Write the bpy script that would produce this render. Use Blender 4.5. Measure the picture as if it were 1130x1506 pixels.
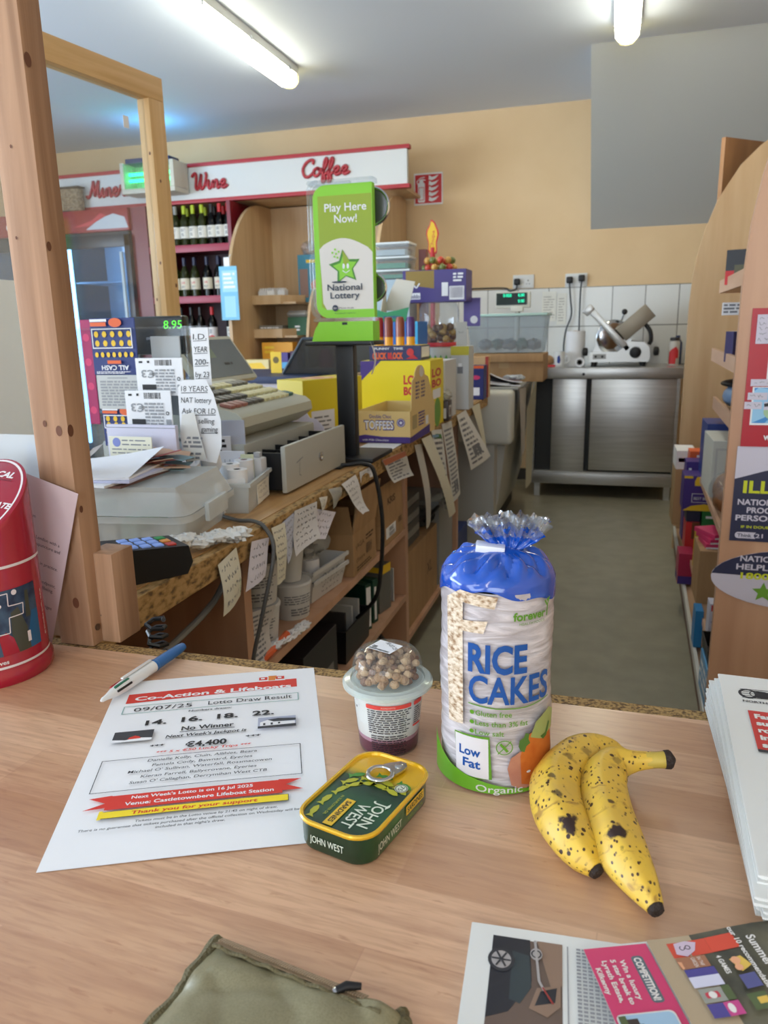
import bpy, bmesh, math, random
from mathutils import Vector, Matrix

for o in list(bpy.data.objects):
    bpy.data.objects.remove(o)
SC = bpy.context.scene
COL = SC.collection
PI = math.pi
V = Vector

# ------------------------------------------------------------------ camera
cam_data = bpy.data.cameras.new('camera')
cam = bpy.data.objects.new('camera', cam_data)
COL.objects.link(cam)
yaw, pitch, roll = 0.294513919, 0.239179599, 0.020994896
fwd = V((-math.sin(yaw) * math.cos(pitch), math.cos(yaw) * math.cos(pitch), -math.sin(pitch)))
r0 = V((math.cos(yaw), math.sin(yaw), 0))
d0 = fwd.cross(r0)
rt = math.cos(roll) * r0 + math.sin(roll) * d0
dn = -math.sin(roll) * r0 + math.cos(roll) * d0
cam.matrix_world = Matrix(((rt.x, -dn.x, -fwd.x, 0), (rt.y, -dn.y, -fwd.y, 0), (rt.z, -dn.z, -fwd.z, 1.2186), (0, 0, 0, 1)))
cam_data.sensor_fit = 'VERTICAL'
cam_data.sensor_height = 36.0
cam_data.sensor_width = 36.0 * 1130 / 1506
cam_data.lens = 26.641
cam_data.clip_start = 0.02
cam_data.dof.use_dof = True
cam_data.dof.focus_distance = 0.74
cam_data.dof.aperture_fstop = 13
SC.camera = cam

# ------------------------------------------------------------------ light and exposure
SC.view_settings.view_transform = 'Standard'
SC.view_settings.look = 'None'
SC.view_settings.gamma = 1.0
SC.view_settings.use_curve_mapping = False
SC.view_settings.exposure = 0.14
TUBE_POWER = 17.0          # emission of the fluorescent diffusers
WINDOW_POWER = 42.0        # daylight through the shop windows behind the customer
SIDE_POWER = 260.0         # daylight through the long shop window on the left
world = bpy.data.worlds.new('world')
SC.world = world
world.use_nodes = True
world.node_tree.nodes['Background'].inputs[0].default_value = (0.78, 0.88, 1.0, 1)
world.node_tree.nodes['Background'].inputs[1].default_value = 1.6


def area(name, loc, rot, sx, sy, power, col):
    l = bpy.data.lights.new(name, 'AREA')
    l.shape = 'RECTANGLE'
    l.size, l.size_y, l.energy, l.color = sx, sy, power, col
    o = bpy.data.objects.new(name, l)
    COL.objects.link(o)
    o.location = loc
    o.rotation_euler = rot
    return o


# daylight coming through the two shop windows in the front wall
area('window_daylight', (-2.6, -2.93, 1.55), (PI / 2, 0, 0), 2.0, 1.5, WINDOW_POWER, (0.84, 0.92, 1.0))
area('window_daylight', (0.2, -2.93, 1.55), (PI / 2, 0, 0), 2.0, 1.5, WINDOW_POWER, (0.84, 0.92, 1.0))

area('window_daylight', (-5.63, 0.5, 1.55), (0, -PI / 2, 0), 1.5, 4.6, SIDE_POWER, (0.68, 0.83, 1.0))


# ------------------------------------------------------------------ materials
def lin(c):
    return tuple((x / 255 / 12.92) if x / 255 <= 0.04045 else ((x / 255 + 0.055) / 1.055) ** 2.4 for x in c[:3]) + (1,)


_mc = {}


def M(name, col, rough=0.5, metal=0.0, emit=0, trans=0, coat=0, bump=None, sub=0):
    """plain Principled material, optionally with a fine noise bump"""
    if name in _mc:
        return _mc[name]
    m = bpy.data.materials.new(name)
    m.use_nodes = True
    nt = m.node_tree
    p = nt.nodes['Principled BSDF']
    p.inputs['Base Color'].default_value = lin(col)
    p.inputs['Roughness'].default_value = rough
    p.inputs['Metallic'].default_value = metal
    p.inputs['Coat Weight'].default_value = coat
    p.inputs['Transmission Weight'].default_value = trans
    p.inputs['Subsurface Weight'].default_value = sub
    p.inputs['Subsurface Scale'].default_value = 0.01
    if emit:
        p.inputs['Emission Color'].default_value = lin(col)
        p.inputs['Emission Strength'].default_value = emit
    if bump:
        n = nt.nodes.new('ShaderNodeTexNoise')
        t = nt.nodes.new('ShaderNodeTexCoord')
        nt.links.new(t.outputs['Object'], n.inputs['Vector'])
        n.inputs['Scale'].default_value = bump[0]
        n.inputs['Detail'].default_value = 4
        b = nt.nodes.new('ShaderNodeBump')
        b.inputs['Strength'].default_value = bump[1]
        b.inputs['Distance'].default_value = 0.01
        nt.links.new(n.outputs['Fac'], b.inputs['Height'])
        nt.links.new(b.outputs['Normal'], p.inputs['Normal'])
    _mc[name] = m
    return m


def MN(name, c1, c2, scale=(10, 10, 10), lo=0.35, hi=0.65, rough=0.5, metal=0, detail=4, bump=0, dist=0.0, coat=0, c3=None):
    """two colours mixed by a stretched noise: wood, board, stone, film"""
    if name in _mc:
        return _mc[name]
    m = bpy.data.materials.new(name)
    m.use_nodes = True
    nt = m.node_tree
    L = nt.links.new
    p = nt.nodes['Principled BSDF']
    p.inputs['Roughness'].default_value = rough
    p.inputs['Metallic'].default_value = metal
    p.inputs['Coat Weight'].default_value = coat
    t = nt.nodes.new('ShaderNodeTexCoord')
    mp = nt.nodes.new('ShaderNodeMapping')
    mp.inputs['Scale'].default_value = scale
    n = nt.nodes.new('ShaderNodeTexNoise')
    n.inputs['Scale'].default_value = 1
    n.inputs['Detail'].default_value = detail
    n.inputs['Distortion'].default_value = dist
    r = nt.nodes.new('ShaderNodeValToRGB')
    r.color_ramp.elements[0].position = lo
    r.color_ramp.elements[1].position = hi
    r.color_ramp.elements[0].color = lin(c1)
    r.color_ramp.elements[1].color = lin(c2)
    if c3:
        e = r.color_ramp.elements.new((lo + hi) / 2)
        e.color = lin(c3)
    L(t.outputs['Object'], mp.inputs['Vector'])
    L(mp.outputs['Vector'], n.inputs['Vector'])
    L(n.outputs['Fac'], r.inputs['Fac'])
    L(r.outputs['Color'], p.inputs['Base Color'])
    if bump:
        b = nt.nodes.new('ShaderNodeBump')
        b.inputs['Strength'].default_value = bump
        b.inputs['Distance'].default_value = 0.004
        L(n.outputs['Fac'], b.inputs['Height'])
        L(b.outputs['Normal'], p.inputs['Normal'])
    _mc[name] = m
    return m


def clear(name, tint=(245, 248, 250), rough=0.05, haze=0.06, gloss=0.5, hazecol=(225, 230, 235)):
    """thin clear plastic or glass: see-through, a little haze, glossy at grazing angles"""
    if name in _mc:
        return _mc[name]
    m = bpy.data.materials.new(name)
    m.use_nodes = True
    nt = m.node_tree
    nt.nodes.remove(nt.nodes['Principled BSDF'])
    out = nt.nodes['Material Output']
    L = nt.links.new
    tr = nt.nodes.new('ShaderNodeBsdfTransparent')
    tr.inputs[0].default_value = lin(tint)
    df = nt.nodes.new('ShaderNodeBsdfDiffuse')
    df.inputs[0].default_value = lin(hazecol)
    gl = nt.nodes.new('ShaderNodeBsdfGlossy')
    gl.inputs['Roughness'].default_value = rough
    fr = nt.nodes.new('ShaderNodeFresnel')
    fr.inputs['IOR'].default_value = 1.4
    mu = nt.nodes.new('ShaderNodeMath')
    mu.operation = 'MINIMUM'
    mu.inputs[1].default_value = gloss * 0.25
    a = nt.nodes.new('ShaderNodeMixShader')
    a.inputs[0].default_value = haze
    b = nt.nodes.new('ShaderNodeMixShader')
    L(tr.outputs[0], a.inputs[1])
    L(df.outputs[0], a.inputs[2])
    L(fr.outputs[0], mu.inputs[0])
    L(mu.outputs[0], b.inputs[0])
    L(a.outputs[0], b.inputs[1])
    L(gl.outputs[0], b.inputs[2])
    L(b.outputs[0], out.inputs[0])
    _mc[name] = m
    return m


def brick_mat(name, c1, c2, mortar, w, h, gap, offset, rough, rot=None, grain=None, bump=0.0, coat=0):
    """blocks of two shades (butcher-block strips, wall tiles), with optional stretched grain"""
    m = bpy.data.materials.new(name)
    m.use_nodes = True
    nt = m.node_tree
    L = nt.links.new
    p = nt.nodes['Principled BSDF']
    p.inputs['Roughness'].default_value = rough
    p.inputs['Coat Weight'].default_value = coat
    p.inputs['Coat Roughness'].default_value = 0.25
    t = nt.nodes.new('ShaderNodeTexCoord')
    mp = nt.nodes.new('ShaderNodeMapping')
    if rot:
        mp.inputs['Rotation'].default_value = rot
    b = nt.nodes.new('ShaderNodeTexBrick')
    b.offset = offset
    b.inputs['Color1'].default_value = lin(c1)
    b.inputs['Color2'].default_value = lin(c2)
    b.inputs['Mortar'].default_value = lin(mortar)
    b.inputs['Scale'].default_value = 1
    b.inputs['Mortar Size'].default_value = gap
    b.inputs['Brick Width'].default_value = w
    b.inputs['Row Height'].default_value = h
    b.inputs['Bias'].default_value = 0
    L(t.outputs['Object'], mp.inputs['Vector'])
    L(mp.outputs['Vector'], b.inputs['Vector'])
    col = b.outputs['Color']
    if grain:
        for sc, amt, dk, *lh in grain:
            g = nt.nodes.new('ShaderNodeMapping')
            g.inputs['Scale'].default_value = sc
            n = nt.nodes.new('ShaderNodeTexNoise')
            n.inputs['Scale'].default_value = 1
            n.inputs['Detail'].default_value = 5
            n.inputs['Distortion'].default_value = 0.4
            r = nt.nodes.new('ShaderNodeMapRange')
            r.inputs[1].default_value, r.inputs[2].default_value = lh or (0.45, 0.7)
            r.inputs[3].default_value = 0
            r.inputs[4].default_value = amt
            x = nt.nodes.new('ShaderNodeMix')
            x.data_type = 'RGBA'
            x.inputs[7].default_value = lin(dk)
            L(mp.outputs['Vector'], g.inputs['Vector'])
            L(g.outputs['Vector'], n.inputs['Vector'])
            L(n.outputs['Fac'], r.inputs[0])
            L(r.outputs[0], x.inputs[0])
            L(col, x.inputs[6])
            col = x.outputs[2]
    L(col, p.inputs['Base Color'])
    if bump:
        bp = nt.nodes.new('ShaderNodeBump')
        bp.inputs['Strength'].default_value = bump
        bp.inputs['Distance'].default_value = 0.002
        bp.invert = True
        L(b.outputs['Fac'], bp.inputs['Height'])
        L(bp.outputs['Normal'], p.inputs['Normal'])
    _mc[name] = m
    return m


# ------------------------------------------------------------------ building helpers
_fm = {}


def glyphs(t, bold):
    """flat outline of a line of text: 2-D points and faces, cap height 1, left edge at 0"""
    k = (t, bold)
    if k in _fm:
        return _fm[k]
    c = bpy.data.curves.new('text', 'FONT')
    c.body = t
    c.size = 1
    c.offset = bold
    c.resolution_u = 3
    o = bpy.data.objects.new('text', c)
    me = bpy.data.meshes.new_from_object(o)
    vs = [(v.co.x / 0.729, v.co.y / 0.729) for v in me.vertices]
    fs = [tuple(p.vertices) for p in me.polygons]
    bpy.data.objects.remove(o)
    bpy.data.curves.remove(c)
    bpy.data.meshes.remove(me)
    if vs:
        x0 = min(v[0] for v in vs)
        x1 = max(v[0] for v in vs)
    else:
        x0, x1 = 0, 1
    _fm[k] = ([(x - x0, y) for x, y in vs], fs, x1 - x0)
    return _fm[k]


class B:
    """collects shapes (world coordinates when a thing is given) and links them as ONE mesh object"""

    def __init__(s, th=None, T=None):
        s.v, s.f, s.m = [], [], []
        s.T = T or Matrix()
        s.th = th
        if th is not None and T is None:
            s.T = (Matrix.Translation(th.location) @ Matrix.Rotation(th.rotation_euler.z, 4, 'Z')).inverted()

    def add(s, vs, fs, m=0):
        n = len(s.v)
        s.v += [s.T @ V(p) for p in vs]
        s.f += [[i + n for i in f] for f in fs]
        s.m += [m] * len(fs)
        return s

    def box(s, x0, x1, y0, y1, z0, z1, m=0, bev=0, T=None, seg=2):
        bm = bmesh.new()
        bmesh.ops.create_cube(bm, size=1)
        bmesh.ops.scale(bm, vec=(x1 - x0, y1 - y0, z1 - z0), verts=bm.verts)
        if bev:
            bmesh.ops.bevel(bm, geom=bm.edges[:], offset=bev, segments=seg, affect='EDGES', profile=0.6)
        bmesh.ops.translate(bm, vec=((x0 + x1) / 2, (y0 + y1) / 2, (z0 + z1) / 2), verts=bm.verts)
        if T is not None:
            bmesh.ops.transform(bm, matrix=T, verts=bm.verts)
        bm.verts.index_update()
        s.add([v.co[:] for v in bm.verts], [[v.index for v in f.verts] for f in bm.faces], m)
        bm.free()
        return s

    def prism(s, pts, a, b, axis='z', m=0, T=None):
        def P(p, w):
            q = {'z': (p[0], p[1], w), 'y': (p[0], w, p[1]), 'x': (w, p[0], p[1])}[axis]
            return T @ V(q) if T is not None else V(q)
        n = len(pts)
        vs = [P(p, a) for p in pts] + [P(p, b) for p in pts]
        fs = [list(range(n))[::-1], list(range(n, 2 * n))] + [[i, (i + 1) % n, n + (i + 1) % n, n + i] for i in range(n)]
        return s.add(vs, fs, m)

    def tube(s, pts, r, m=0, n=8, flat=(1, 1), up=None, closed=False):
        pts = [V(p) for p in pts]
        k = len(pts)
        rs = r if isinstance(r, (list, tuple)) else [r] * k
        vs, fs = [], []
        side = None
        for i, p in enumerate(pts):
            if closed:
                t = pts[(i + 1) % k] - pts[i - 1]
            else:
                t = pts[min(i + 1, k - 1)] - pts[max(i - 1, 0)]
            t.normalize()
            if side is None:
                a = V(up) if up else (V((0, 0, 1)) if abs(t.z) < 0.9 else V((1, 0, 0)))
                side = t.cross(a).normalized()
            side = (side - t * side.dot(t)).normalized()
            b = side.cross(t)
            for j in range(n):
                w = 2 * PI * j / n
                vs.append(p + side * (math.cos(w) * rs[i] * flat[0]) + b * (math.sin(w) * rs[i] * flat[1]))
        for i in range(k if closed else k - 1):
            for j in range(n):
                a, b2 = i * n + j, i * n + (j + 1) % n
                q = ((i + 1) % k) * n
                fs.append([a, b2, q + (j + 1) % n, q + j])
        if not closed:
            fs += [list(range(n))[::-1], list(range((k - 1) * n, k * n))]
        return s.add(vs, fs, m)

    def lathe(s, prof, m=0, n=24, c=(0, 0, 0), T=None, ms=None):
        vs, fs, mm = [], [], []
        T = T or Matrix.Translation(c)
        for r, z in prof:
            for j in range(n):
                w = 2 * PI * j / n
                vs.append(T @ V((r * math.cos(w), r * math.sin(w), z)))
        k = len(prof)
        base = len(s.f)
        for i in range(k - 1):
            for j in range(n):
                fs.append([i * n + j, i * n + (j + 1) % n, (i + 1) * n + (j + 1) % n, (i + 1) * n + j])
                mm.append(ms[i] if ms else m)
        if prof[0][0] > 1e-5:
            fs.append(list(range(n))[::-1])
            mm.append(ms[0] if ms else m)
        if prof[-1][0] > 1e-5:
            fs.append(list(range((k - 1) * n, k * n)))
            mm.append(ms[-1] if ms else m)
        s.add(vs, fs, m)
        s.m[base:] = mm
        return s

    def ball(s, c, r, m=0, nu=10, nv=6, sc=(1, 1, 1)):
        prof = [(max(1e-6, math.sin(PI * i / nv)) * 1.0, -math.cos(PI * i / nv)) for i in range(nv + 1)]
        T = Matrix.Translation(c) @ Matrix.Diagonal((r * sc[0], r * sc[1], r * sc[2], 1))
        return s.lathe(prof, m, nu, T=T)

    def crumple(s, c, r, m=0, sc=(1, 1, 1), seed=1, amt=0.35):
        n0 = len(s.v)
        s.ball(c, r, m, 13, 9, sc)
        g = random.Random(seed)
        c = s.T @ V(c)
        for i in range(n0, len(s.v)):
            s.v[i] = c + (s.v[i] - c) * (1 + g.uniform(-amt, amt))
        return s

    def grid(s, fn, nu, nv, m=0, cu=False):
        vs = [fn(i / nu, j / nv) for j in range(nv + 1) for i in range(nu if cu else nu + 1)]
        w = nu if cu else nu + 1
        fs = [[j * w + i, j * w + (i + 1) % w, (j + 1) * w + (i + 1) % w, (j + 1) * w + i] for j in range(nv) for i in range(nu)]
        return s.add(vs, fs, m)

    def poly(s, pts, m=0):
        return s.add(pts, [list(range(len(pts)))], m)

    def face(s, o, u, v, n=None):
        return Face(s, o, u, v, n)

    def side(s, x0, x1, y0, y1, z0, z1, which):
        if which == 'front':
            return Face(s, (x0, y0, z0), (1, 0, 0), (0, 0, 1))
        if which == 'right':
            return Face(s, (x1, y0, z0), (0, 1, 0), (0, 0, 1))
        if which == 'left':
            return Face(s, (x0, y1, z0), (0, -1, 0), (0, 0, 1))
        return Face(s, (x0, y0, z1), (1, 0, 0), (0, 1, 0))

    def build(s, name, mats, sm=40, th=None):
        me = bpy.data.meshes.new(name)
        me.from_pydata([tuple(p) for p in s.v], [], s.f)
        for m in (mats if isinstance(mats, (list, tuple)) else [mats]):
            me.materials.append(m)
        me.polygons.foreach_set('material_index', s.m)
        bm = bmesh.new()
        bm.from_mesh(me)
        bmesh.ops.recalc_face_normals(bm, faces=bm.faces)
        bm.to_mesh(me)
        bm.free()
        if sm:
            me.polygons.foreach_set('use_smooth', [True] * len(me.polygons))
            me.set_sharp_from_angle(angle=math.radians(sm))
        me.update()
        o = bpy.data.objects.new(name, me)
        COL.objects.link(o)
        par = th if th is not None else s.th
        if par is not None:
            o.parent = par
        return o


class Face:
    """a printed face: flat marks laid on a surface, each a hair above the one before"""

    def __init__(s, b, o, u, v, n=None, fn=None, du=None, step=0.00025):
        s.b, s.l, s.step = b, step, step
        s.du = du
        if fn:
            s.fn = fn
        else:
            o, u, v = V(o), V(u).normalized(), V(v).normalized()
            n = V(n) if n else u.cross(v).normalized()
            s.fn = lambda a, c, l: o + u * a + v * c + n * l

    def emit(s, vs, fs, m):
        if s.du:
            bm = bmesh.new()
            bv = [bm.verts.new((x, y, 0)) for x, y in vs]
            for f in fs:
                try:
                    bm.faces.new([bv[i] for i in f])
                except ValueError:
                    pass
            x0, x1 = min(p[0] for p in vs), max(p[0] for p in vs)
            k = math.floor(x0 / s.du) + 1
            while k * s.du < x1:
                bmesh.ops.bisect_plane(bm, geom=bm.verts[:] + bm.edges[:] + bm.faces[:], plane_co=(k * s.du, 0, 0), plane_no=(1, 0, 0), dist=1e-7)
                k += 1
            bm.verts.index_update()
            vs = [(v.co.x, v.co.y) for v in bm.verts]
            fs = [[v.index for v in f.verts] for f in bm.faces]
            bm.free()
        s.b.add([s.fn(x, y, s.l) for x, y in vs], fs, m)

    def up(s):
        s.l += s.step
        return s

    def poly(s, pts, m):
        s.emit(pts, [list(range(len(pts)))], m)
        return s.up()

    def rect(s, a, c, a2, c2, m):
        return s.poly([(a, c), (a2, c), (a2, c2), (a, c2)], m)

    def frame(s, a, c, a2, c2, w, m):
        for q in ((a, c, a2, c + w), (a, c2 - w, a2, c2), (a, c + w, a + w, c2 - w), (a2 - w, c + w, a2, c2 - w)):
            s.emit([(q[0], q[1]), (q[2], q[1]), (q[2], q[3]), (q[0], q[3])], [[0, 1, 2, 3]], m)
        return s.up()

    def rrect(s, a, c, a2, c2, r, m):
        pts = []
        for x, y, t in ((a2 - r, c + r, -90), (a2 - r, c2 - r, 0), (a + r, c2 - r, 90), (a + r, c + r, 180)):
            pts += [(x + r * math.cos(math.radians(t + k * 22.5)), y + r * math.sin(math.radians(t + k * 22.5))) for k in range(5)]
        return s.poly(pts, m)

    def circ(s, a, c, r, m, sy=1.0, n=20):
        return s.poly([(a + r * math.cos(2 * PI * k / n), c + r * sy * math.sin(2 * PI * k / n)) for k in range(n)], m)

    def ring(s, a, c, r, w, m, n=24):
        vs = [(a + q * math.cos(2 * PI * k / n), c + q * math.sin(2 * PI * k / n)) for q in (r, r - w) for k in range(n)]
        s.emit(vs, [[k, (k + 1) % n, n + (k + 1) % n, n + k] for k in range(n)], m)
        return s.up()

    def star(s, a, c, r, m, q=0.45, rot=0.0, n=5):
        return s.poly([(a + (r if k % 2 == 0 else r * q) * math.sin(PI * k / n + rot), c + (r if k % 2 == 0 else r * q) * math.cos(PI * k / n + rot)) for k in range(2 * n)], m)

    def line(s, pts, w, m):
        for (x0, y0), (x1, y1) in zip(pts, pts[1:]):
            d = math.hypot(x1 - x0, y1 - y0) or 1e-9
            nx, ny = -(y1 - y0) / d * w / 2, (x1 - x0) / d * w / 2
            s.emit([(x0 + nx, y0 + ny), (x0 - nx, y0 - ny), (x1 - nx, y1 - ny), (x1 + nx, y1 + ny)], [[0, 1, 2, 3]], m)
        return s.up()

    def text(s, t, a, c, h, m, w=None, al='l', bold=0.0, slant=0.0, ang=0.0):
        vs, fs, wd = glyphs(t, bold)
        if not vs:
            return s
        sx = (w / wd) if w else h
        off = {'l': 0, 'c': -0.5, 'r': -1}[al] * wd * sx
        ca, sa = math.cos(ang), math.sin(ang)
        out = []
        for x, y in vs:
            X, Y = x * sx + off + slant * y * h, y * h
            out.append((a + X * ca - Y * sa, c + X * sa + Y * ca))
        s.emit(out, fs, m)
        return s.up()

    def small(s, a, c, a2, c2, n, m, seed=1, fill=0.55, ragged=0.25):
        """n lines of small print, as rows of words"""
        g = random.Random(seed)
        ph = (c2 - c) / n
        for i in range(n):
            y = c2 - (i + 1) * ph + ph * (1 - fill) / 2
            x, end = a, a2 - g.random() * ragged * (a2 - a)
            while x < end:
                wl = min(ph * g.uniform(0.8, 3.2), end - x)
                s.emit([(x, y), (x + wl, y), (x + wl, y + ph * fill), (x, y + ph * fill)], [[0, 1, 2, 3]], m)
                x += wl + ph * 0.45
        return s.up()

    def scrawl(s, a, c, a2, c2, n, m, seed=1, w=0.0012):
        """n lines of handwriting"""
        g = random.Random(seed)
        ph = (c2 - c) / n
        for i in range(n):
            y = c2 - (i + 0.75) * ph
            x, end = a + g.random() * 0.1 * (a2 - a), a2 - g.random() * 0.35 * (a2 - a)
            while x < end:
                pts = []
                k = g.randint(3, 7)
                for q in range(k):
                    pts.append((min(x, a2), y + g.uniform(0, 0.6) * ph))
                    x += ph * 0.2
                s.line(pts, w, m)
                s.l -= s.step
                x += ph * 0.3
        return s.up()


_rot = {}


def thing(name, label, cat, loc=(0, 0, 0), rz=0.0, group=None):
    o = bpy.data.objects.new(name, None)
    COL.objects.link(o)
    o.empty_display_size = 0.05
    o.location = loc
    o.rotation_euler = (0, 0, rz)
    return tag(o, label, cat, group)


def tag(o, label, cat, group=None):
    o['label'] = label
    o['category'] = cat
    if group:
        o['group'] = group
    return o


def structure(o):
    o['kind'] = 'structure'
    return o


def dup(root, loc, rz, label, group=None):
    """copy of a thing with copies of its parts and sub-parts"""
    r = root.copy()
    COL.objects.link(r)
    r.location = loc
    r.rotation_euler = (0, 0, rz)
    r['label'] = label
    if group:
        r['group'] = group
    for ch in list(root.children):
        c = ch.copy()
        COL.objects.link(c)
        c.parent = r
        for g in list(ch.children):
            d = g.copy()
            COL.objects.link(d)
            d.parent = c
    return r


def TR(x=0, y=0, z=0, rx=0, ry=0, rz=0):
    return Matrix.Translation((x, y, z)) @ Matrix.Rotation(rz, 4, 'Z') @ Matrix.Rotation(ry, 4, 'Y') @ Matrix.Rotation(rx, 4, 'X')


def spline(pts, n=8):
    """Catmull-Rom through points of any dimension"""
    out = []
    k = len(pts)
    for i in range(k - 1):
        p0, p1, p2, p3 = pts[max(i - 1, 0)], pts[i], pts[i + 1], pts[min(i + 2, k - 1)]
        for j in range(n):
            t = j / n
            out.append(tuple(0.5 * (2 * b + (c - a) * t + (2 * a - 5 * b + 4 * c - d) * t * t + (3 * b - a - 3 * c + d) * t ** 3) for a, b, c, d in zip(p0, p1, p2, p3)))
    out.append(tuple(pts[-1]))
    return out


ORD = ['first', 'second', 'third', 'fourth', 'fifth', 'sixth', 'seventh', 'eighth', 'ninth', 'tenth', 'eleventh', 'twelfth']


# ------------------------------------------------------------------ shared materials
PAPER = M('white_paper', (238, 238, 240), 0.7)
INK = M('black_ink', (28, 28, 32), 0.6)
GREYINK = M('grey_ink', (120, 122, 128), 0.6)
RED = M('red_print', (205, 48, 52), 0.5)
WHITE = M('white_plastic', (232, 232, 230), 0.4)
BLACK = M('black_plastic', (15, 16, 19), 0.42)
CREAM = M('cream_plastic', (205, 203, 190), 0.45)
STEEL = MN('brushed_steel', (186, 186, 184), (206, 206, 204), (3, 3, 60), 0.3, 0.7, 0.33, 0.9)
CHROME = M('chrome', (200, 202, 205), 0.15, 1.0)
BEECH = MN('beech_board', (194, 160, 120), (208, 178, 138), (14, 14, 1.2), 0.35, 0.65, 0.45)
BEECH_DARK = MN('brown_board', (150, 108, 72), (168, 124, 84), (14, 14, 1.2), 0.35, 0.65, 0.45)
BEECH_PINK = MN('pinkish_beech_panel', (188, 143, 112), (204, 160, 128), (16, 16, 1.2), 0.35, 0.65, 0.4)
PINE = MN('pine_timber', (148, 112, 84), (180, 142, 112), (60, 60, 2.5), 0.35, 0.7, 0.6, dist=0.6)
PINE_PALE = MN('pale_pine_timber', (206, 162, 104), (222, 182, 128), (60, 60, 2.5), 0.35, 0.7, 0.55, dist=0.6)
KNOT = M('pine_knot', (104, 62, 40), 0.6)
CARD = MN('brown_cardboard', (164, 128, 88), (178, 142, 100), (30, 30, 6), 0.3, 0.7, 0.75)
CARD_DARK = M('cardboard_print', (86, 62, 42), 0.8)
CHIP = MN('chipboard_edge', (96, 72, 44), (176, 142, 88), (300, 300, 300), 0.38, 0.6, 0.8, bump=0.4, c3=(150, 118, 70))
CLEAR = clear('clear_plastic', haze=0.10, gloss=0.4)
CLOUDY = clear('cloudy_plastic', tint=(236, 240, 240), rough=0.2, haze=0.5, gloss=0.5, hazecol=(242, 244, 242))
ACRYLIC = clear('acrylic_sheet', haze=0.03, gloss=0.45)
YELLOW = M('yellow_card', (232, 205, 40), 0.5)
PURPLE = M('purple_card', (70, 48, 128), 0.45)
BLUE = M('blue_card', (40, 62, 140), 0.45)
GREEN = M('green_card', (40, 120, 62), 0.45)
PINK = M('pink_card', (214, 60, 110), 0.45)
ORANGE = M('orange_card', (226, 100, 48), 0.45)
NAVY = M('navy_card', (34, 38, 66), 0.45)
GOLD = M('yellow_ink', (238, 196, 44), 0.5)
GREYBOARD = M('grey_board', (196, 197, 194), 0.6)

# ------------------------------------------------------------------ the room
FLOOR = MN('grey_vinyl_floor', (142, 138, 118), (158, 153, 133), (9, 9, 9), 0.3, 0.7, 0.42, detail=6)
PEACH = MN('peach_wall_paint', (226, 194, 150), (232, 201, 158), (3, 3, 3), 0.3, 0.7, 0.75)
CEIL = M('pale_ceiling_paint', (220, 228, 242), 0.8)
GREYPAINT = M('grey_soffit_paint', (190, 192, 190), 0.75)

b = B()
b.box(-5.7, 2.0, -3.0, 6.2, -0.05, 0)
structure(b.build('floor', FLOOR))
b = B()
b.box(-5.8, 2.1, -3.1, 6.3, 2.76, 2.82)
structure(b.build('ceiling', CEIL))
b = B()
b.box(-5.8, 2.1, 6.1, 6.2, 0, 2.76)
structure(b.build('wall_back', PEACH))
b = B()
for y0, y1, z0, z1 in ((-3.0, 6.1, 0, 0.75), (-3.0, 6.1, 2.35, 2.76), (-3.0, -1.9, 0.75, 2.35), (2.9, 6.1, 0.75, 2.35)):
    b.box(-5.8, -5.7, y0, y1, z0, z1)
structure(b.build('wall_left', PEACH))
b = B()
for y0, y1, z0, z1 in ((-1.9, 2.9, 0.75, 0.81), (-1.9, 2.9, 2.29, 2.35), (-1.9, -1.84, 0.81, 2.29), (2.84, 2.9, 0.81, 2.29), (0.47, 0.53, 0.81, 2.29)):
    b.box(-5.79, -5.72, y0, y1, z0, z1, 0)
b.box(-5.76, -5.755, -1.84, 2.84, 0.81, 2.29, 1)
structure(b.build('window_3', [WHITE, ACRYLIC]))
b = B()
b.box(2.0, 2.1, -3.0, 6.1, 0, 2.76)
structure(b.build('wall_right', PEACH))
b = B()
for x0, x1, z0, z1 in ((-5.7, 2.0, 0, 0.78), (-5.7, 2.0, 2.32, 2.76), (-5.7, -3.62, 0.78, 2.32), (-1.58, -0.82, 0.78, 2.32), (1.22, 2.0, 0.78, 2.32)):
    b.box(x0, x1, -3.1, -3.0, z0, z1)
structure(b.build('wall_front', PEACH))
for i, (x0, x1) in enumerate(((-3.62, -1.58), (-0.82, 1.22))):
    b = B()
    for a0, a1, z0, z1 in ((x0, x1, 0.78, 0.84), (x0, x1, 2.26, 2.32), (x0, x0 + 0.06, 0.84, 2.26), (x1 - 0.06, x1, 0.84, 2.26), ((x0 + x1) / 2 - 0.03, (x0 + x1) / 2 + 0.03, 0.84, 2.26)):
        b.box(a0, a1, -3.09, -3.02, z0, z1, 0)
    b.box(x0 + 0.06, x1 - 0.06, -3.06, -3.055, 0.84, 2.26, 1)
    structure(b.build('window_%d' % (i + 1), [WHITE, ACRYLIC]))
# sloping grey underside of the stairs
b = B()
b.prism([(4.97, 2.76), (6.1, 1.885), (6.1, 2.76)], -0.215, 2.0, 'x')
structure(b.build('ceiling_soffit', GREYPAINT))
# white tiled band along the back wall
TILE = brick_mat('white_wall_tiles', (222, 222, 218), (230, 230, 226), (120, 118, 112), 0.232, 0.285, 0.0035, 0.0, 0.22, rot=(PI / 2, 0, 0), bump=0.3)
b = B(T=Matrix.Translation((1.198, 0, -1.48)))
b.box(-1.35, 1.3, 6.085, 6.1, 0.86, 1.482)
o = b.build('trim_1', TILE, 0)
o.location = (-1.198, 0, 1.48)
structure(o)
b = B()
b.box(-2.9, 2.0, 6.08, 6.1, 0, 0.09)
structure(b.build('baseboard_back', M('dark_skirting', (70, 64, 58), 0.5)))

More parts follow.
